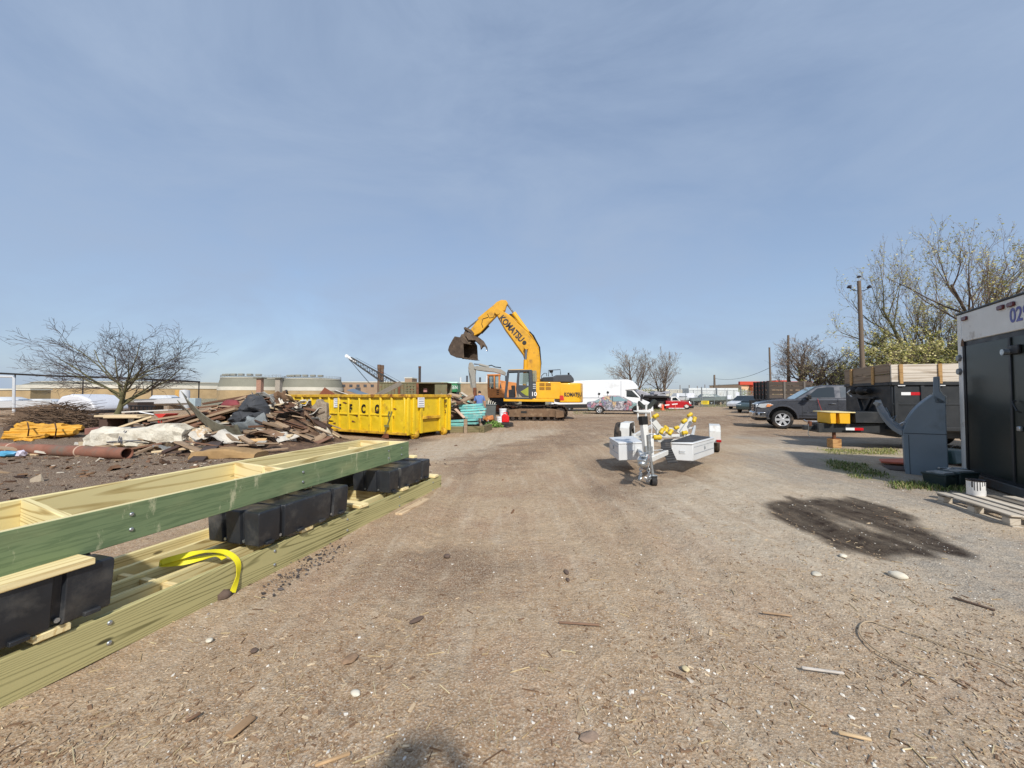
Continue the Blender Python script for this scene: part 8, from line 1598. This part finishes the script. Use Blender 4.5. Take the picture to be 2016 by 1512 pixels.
# pair of bare trees right of centre
tree('bare_tree', 'left and larger one of the twin bare trees on the skyline', D(1250, 778, 56).xy.to_3d(), 10.2, .95, 5, .17, 4, .25, (9, 5, 4, 3), (500, .1, LW, 1), None, .4, 3, 0, (0, 0), 'twin bare trees', .012, .16); tree('bare_tree', 'right and slimmer one of the twin bare trees on the skyline', D(1303, 778, 57).xy.to_3d(), 9.6, .8, 8, .15, 4, .25, (8, 5, 4, 3), (400, .1, LW, 1), None, .4, 3, 0, (0, 0), 'twin bare trees', .012, .16)
# trees on the right
tree('bare_tree', 'bare many-limbed tree behind the roof of the grey pickup', D(1592, 778, 33).xy.to_3d(), 8.2, 1.3, 21, .2, 4, .15, (9, 6, 5, 4), (900, .08, LW, 1), None, .4, 4, 0, (0, 0), None, .011, .25)
tree('budding_tree', 'low budding tree at the foot of the tall utility pole', D(1668, 778, 30).xy.to_3d(), 6.0, 1.5, 31, .16, 4, .12, (9, 6, 5, 4), (3200, .09, LY, 1), None, .3, 3, 0, (0, 0), None, .011, .25)
tree('budding_tree', 'bushy yellow-green tree directly behind the wooden sides of the dump trailer', D(1775, 778, 26).xy.to_3d(), 7.6, 1.35, 41, .18, 4, .1, (10, 6, 5, 4), (17000, .12, LY, 1), M_BARKG, .3, 4, 0, (0, 0), None, .007, .22)
tree('budding_tree', 'tall budding tree with an open crown right of the utility pole', D(1850, 778, 27).xy.to_3d(), 13.8, .72, 52, .2, 4, .2, (12, 6, 5, 3), (6500, .12, LY, .95), M_BARKG, .5, 3, 0, (0, 0), None, .0065, .18)
tree('budding_tree', 'tallest budding tree rising behind the box trailer', D(1962, 778, 25).xy.to_3d(), 15.0, .68, 63, .2, 4, .25, (12, 6, 5, 3), (5000, .12, LY, .95), None, .5, 2, 0, (0, 0), None, .0065, .18)
tree('budding_tree', 'thick yellow-green bush behind the right end of the plank sides', D(1870, 778, 22).xy.to_3d(), 6.6, 1.3, 74, .15, 4, .05, (10, 6, 5, 4), (16000, .12, LY, 1), M_BARKG, .3, 4, 0, (0, 0), None, .007, .22)
tree('budding_tree', 'small budding shrub left of the thick bush behind the trailer', D(1722, 778, 27).xy.to_3d(), 5.4, 1.4, 85, .12, 4, .05, (9, 6, 5, 4), (5200, .10, LY, 1), None, .3, 4, 0, (0, 0), None, .010, .25)
# scrub on the skyline
for k, (px, d, rx, rz, lab) in enumerate(((1448, 140, 5, 4.2, 'round green bush on the skyline above the semi trailers'), (1280, 75, 6, 3.2, 'brown-green scrub at the feet of the twin bare trees'), (1325, 90, 6, 2.8, 'olive scrub right of the twin bare trees'), (1480, 120, 7, 4.0, 'olive bush before the orange-fascia store'), (1545, 60, 5, 3.0, 'scrub growing behind the stake truck'), (1348, 49, .7, .9, 'green weed clump at the fence beside the red truck'), (1462, 48, 1.0, .9, 'green weed clump at the right gate post'))):
    leafbush('bush', lab, D(px, 778, d).xy.to_3d(), rx, rx*.6, rz, 900, .12*rx**.5 if rx > 2 else .1, [(112, 118, 74), (132, 130, 86), (96, 100, 60), (150, 142, 104)] if k not in (0, 5, 6) else [(96, 122, 58), (118, 140, 74), (84, 106, 50)], 'bush')
# ------------------------------------------------------------------ small things on the open ground
def stone(px, py, r_, label, mat, sq=(1.2, 1, .5), seed=1, cat='stone'):
    rr = random.Random(seed); mb = MB().ball((0, 0, 0), r_, 2, sq, .09, rnd=rr); o = mb.build('stone', mat, None, smooth=50); p = G(px, py); o.location = p+Vector((0, 0, r_*sq[2]*.5)); o.rotation_euler = (0, 0, rr.uniform(0, 6)); return tag(o, label, cat)
M_STW = M('pale_stone', (206, 198, 180), .85, var=.15, vs=8, bump=.4, bs=30); M_STD = M('dark_clod', (96, 80, 70), .95, var=.3, vs=9, bump=.5, bs=30)
stone(1768, 1136, .055, 'palm-sized pale stone right of the centre on open ground', M_STW, seed=2); stone(1607, 1131, .035, 'flat pale stone left of the palm-sized one', M_STW, (1.4, 1, .35), 3); stone(1660, 1096, .03, 'small pale stone at the lower edge of the dark stain', M_STW, seed=4)
stone(880, 1096, .03, 'dark clod on the dirt in front of the trailer track', M_STD, seed=5); stone(1115, 1127, .028, 'dark flat clod in the middle of the yard', M_STD, (1.6, .7, .4), 6); stone(1118, 1142, .022, 'smaller brown clod just below the dark flat one', M_STD, (1.5, .7, .4), 7); stone(500, 1282, .02, 'small dark stone near the dock beam foot', M_STD, seed=8)
stone(412, 1262, .02, 'white pebble between the dock beam and the lower left corner', M_STW, seed=9); stone(700, 1366, .022, 'white chip at the lower middle of the yard', M_STW, (1.4, .9, .4), 10); stone(1350, 1318, .02, 'yellowish chip cluster stone right of the lower middle', M('cream_chip', (206, 190, 150), .9, var=.2, vs=20), seed=11); stone(1160, 1452, .032, 'brown flint flake near the bottom edge', M('flint', (150, 128, 110), .9, var=.2, vs=20, bump=.5), (1.4, .9, .22), 12); stone(820, 1222, .03, 'dark bark clump in the lower middle of the yard', M_STD, (1.8, .7, .4), 13); stone(690, 1298, .04, 'brown bark slab on the ground left of the lower middle', M('bark_slab', (140, 114, 90), .95, var=.3, vs=20, bump=.6), (1.3, .9, .2), 14)
mb = MB(); pts = [G(2030, 1338), G(1960, 1308), G(1880, 1282), G(1800, 1252), G(1750, 1238), G(1715, 1227), G(1697, 1231), G(1692, 1245), G(1700, 1262), G(1725, 1284), G(1765, 1306), G(1810, 1328), G(1860, 1342)]
wp = thing('wire_loop', 'thin pale wire loop lying on the ground at the lower right', 'wire', G(1750, 1270)); sp2 = []
for i in range(len(pts)-1):
    a_, b_, c_, d_ = pts[max(i-1, 0)], pts[i], pts[i+1], pts[min(i+2, len(pts)-1)]
    for k in range(5): t = k/5; sp2.append(.5*((2*b_)+(c_-a_)*t+(2*a_-5*b_+4*c_-d_)*t*t+(3*b_-a_-3*c_+d_)*t**3)+Vector((0, 0, .012)))
MB().tube(sp2, .0045, 6).build('strand', M('wire_tan', (164, 146, 120), .7), wp, world=True)
for k, (x0, y0, x1, y1, lab, c) in enumerate(((1578, 1318, 1662, 1330, 'silvery splinter of wood at the lower right inside the wire loop side', (188, 180, 170)), (1650, 1446, 1716, 1462, 'tan stick near the bottom right', (190, 164, 128)), (620, 1512, 690, 1488, 'thick tan stick at the bottom edge left of the middle', (182, 150, 112)), (1500, 1208, 1560, 1216, 'thin brown splinter below the dark stain', (160, 134, 106)), (1875, 1178, 1960, 1205, 'dark twig at the right above the wire loop', (92, 74, 62)), (450, 1455, 498, 1415, 'flat brown board scrap near the lower left', (150, 122, 92)), (365, 1425, 395, 1408, 'brown bark strip near the lower left corner', (110, 84, 64)), (1100, 1228, 1180, 1234, 'thin red-brown rod on the dirt in the lower middle', (128, 100, 80)))):
    p, q = G(x0, y0), G(x1, y1); o = lumber('wood_stick', p+Vector((0, 0, .004)), q+Vector((0, 0, .006)), .045 if k == 5 else .016, .012, M('stick_%d' % k, c, .9, var=.2, vs=12)); tag(o, lab, 'stick')
for k, (px, py, r_) in enumerate(((440, 1175, .05), (455, 1165, .035))): stone(px, py, r_, 'dark lump of asphalt by the strap end' if k == 0 else 'smaller asphalt lump by the strap end', M_STD, (1, 1, .7), 20+k)
# the photographer, whose shadow falls on the ground at the bottom edge
JP = [((0, -.34, .95), (.15, .12)), ((0, -.35, 1.12), (.15, .11)), ((0, -.35, 1.30), (.18, .12)), ((0, -.34, 1.42), (.11, .09)), ((0, -.33, 1.49), .06), ((0, -.31, 1.58), (.085, .1)), ((0, -.30, 1.68), (.075, .09)),
      ((.19, -.33, 1.38), .065), ((.30, -.22, 1.22), .05), ((.13, -.07, 1.47), .036), ((.085, -.055, 1.52), .03), ((-.19, -.33, 1.38), .065), ((-.30, -.22, 1.22), .05), ((-.13, -.07, 1.47), .036), ((-.085, -.055, 1.52), .03),
      ((.1, -.34, .86), .09), ((.12, -.33, .48), .065), ((.12, -.37, .1), .048), ((.13, -.25, .04), .04), ((-.1, -.34, .86), .09), ((-.12, -.33, .48), .065), ((-.12, -.37, .1), .048), ((-.13, -.25, .04), .04)]
EP = [(0, 1), (1, 2), (2, 3), (3, 4), (4, 5), (5, 6), (2, 7), (7, 8), (8, 9), (9, 10), (2, 11), (11, 12), (12, 13), (13, 14), (0, 15), (15, 16), (16, 17), (17, 18), (0, 19), (19, 20), (20, 21), (21, 22)]
for s, b0 in ((1, 10), (-1, 14)):
    for k in range(4): JP += [((s*(.078-.002*k), -.06, 1.545+.0*k-.018*k), .010), ((s*.06, -.075, 1.555-.018*k), .008)]; n = len(JP); EP += [(b0, n-2), (n-2, n-1)]
    JP += [((s*.085, -.08, 1.53), .011), ((s*.06, -.085, 1.56), .009)]; n = len(JP); EP += [(b0, n-2), (n-2, n-1)]
ph_ = make_person('person', 'person holding up a phone, seen only as a shadow at the bottom edge', (0, 0, 0), 0, JP, EP, [(M_SHOE, lambda c: c.z < .09), (M_HAIR, lambda c: c.z > 1.54 and (c.y < -.33 or c.z > 1.69)), (M_SKIN, lambda c: c.z > 1.45), (M_SKIN, lambda c: abs(c.x) < .24 and c.y > -.15), (M_SHIRT, lambda c: c.z > .9), (M_JEAN, lambda c: True)])
for s in (-1, 1): MB().ball((s*.085, -.31, 1.58), .026, 1, (.4, .8, 1.2)).build('ear', M_SKIN, ph_); MB().ball((s*.032, -.213, 1.585), .012, 1).build('eye', M_BLACK, ph_)
MB().ball((0, -.2, 1.565), .018, 1, (.7, 1, 1.3)).build('nose', M_SKIN, ph_); MB().box((0, -.212, 1.525), (.05, .01, .008)).build('mouth', M('lip', (150, 90, 84), .6), ph_)
phn = solo('phone', MB().box((0, 0, 0), (.15, .008, .072)), M_BLACK, 'phone held up at eye height by the person with the camera', 'phone', loc=Vector((0, -.075, 1.53)), bevel=.004)
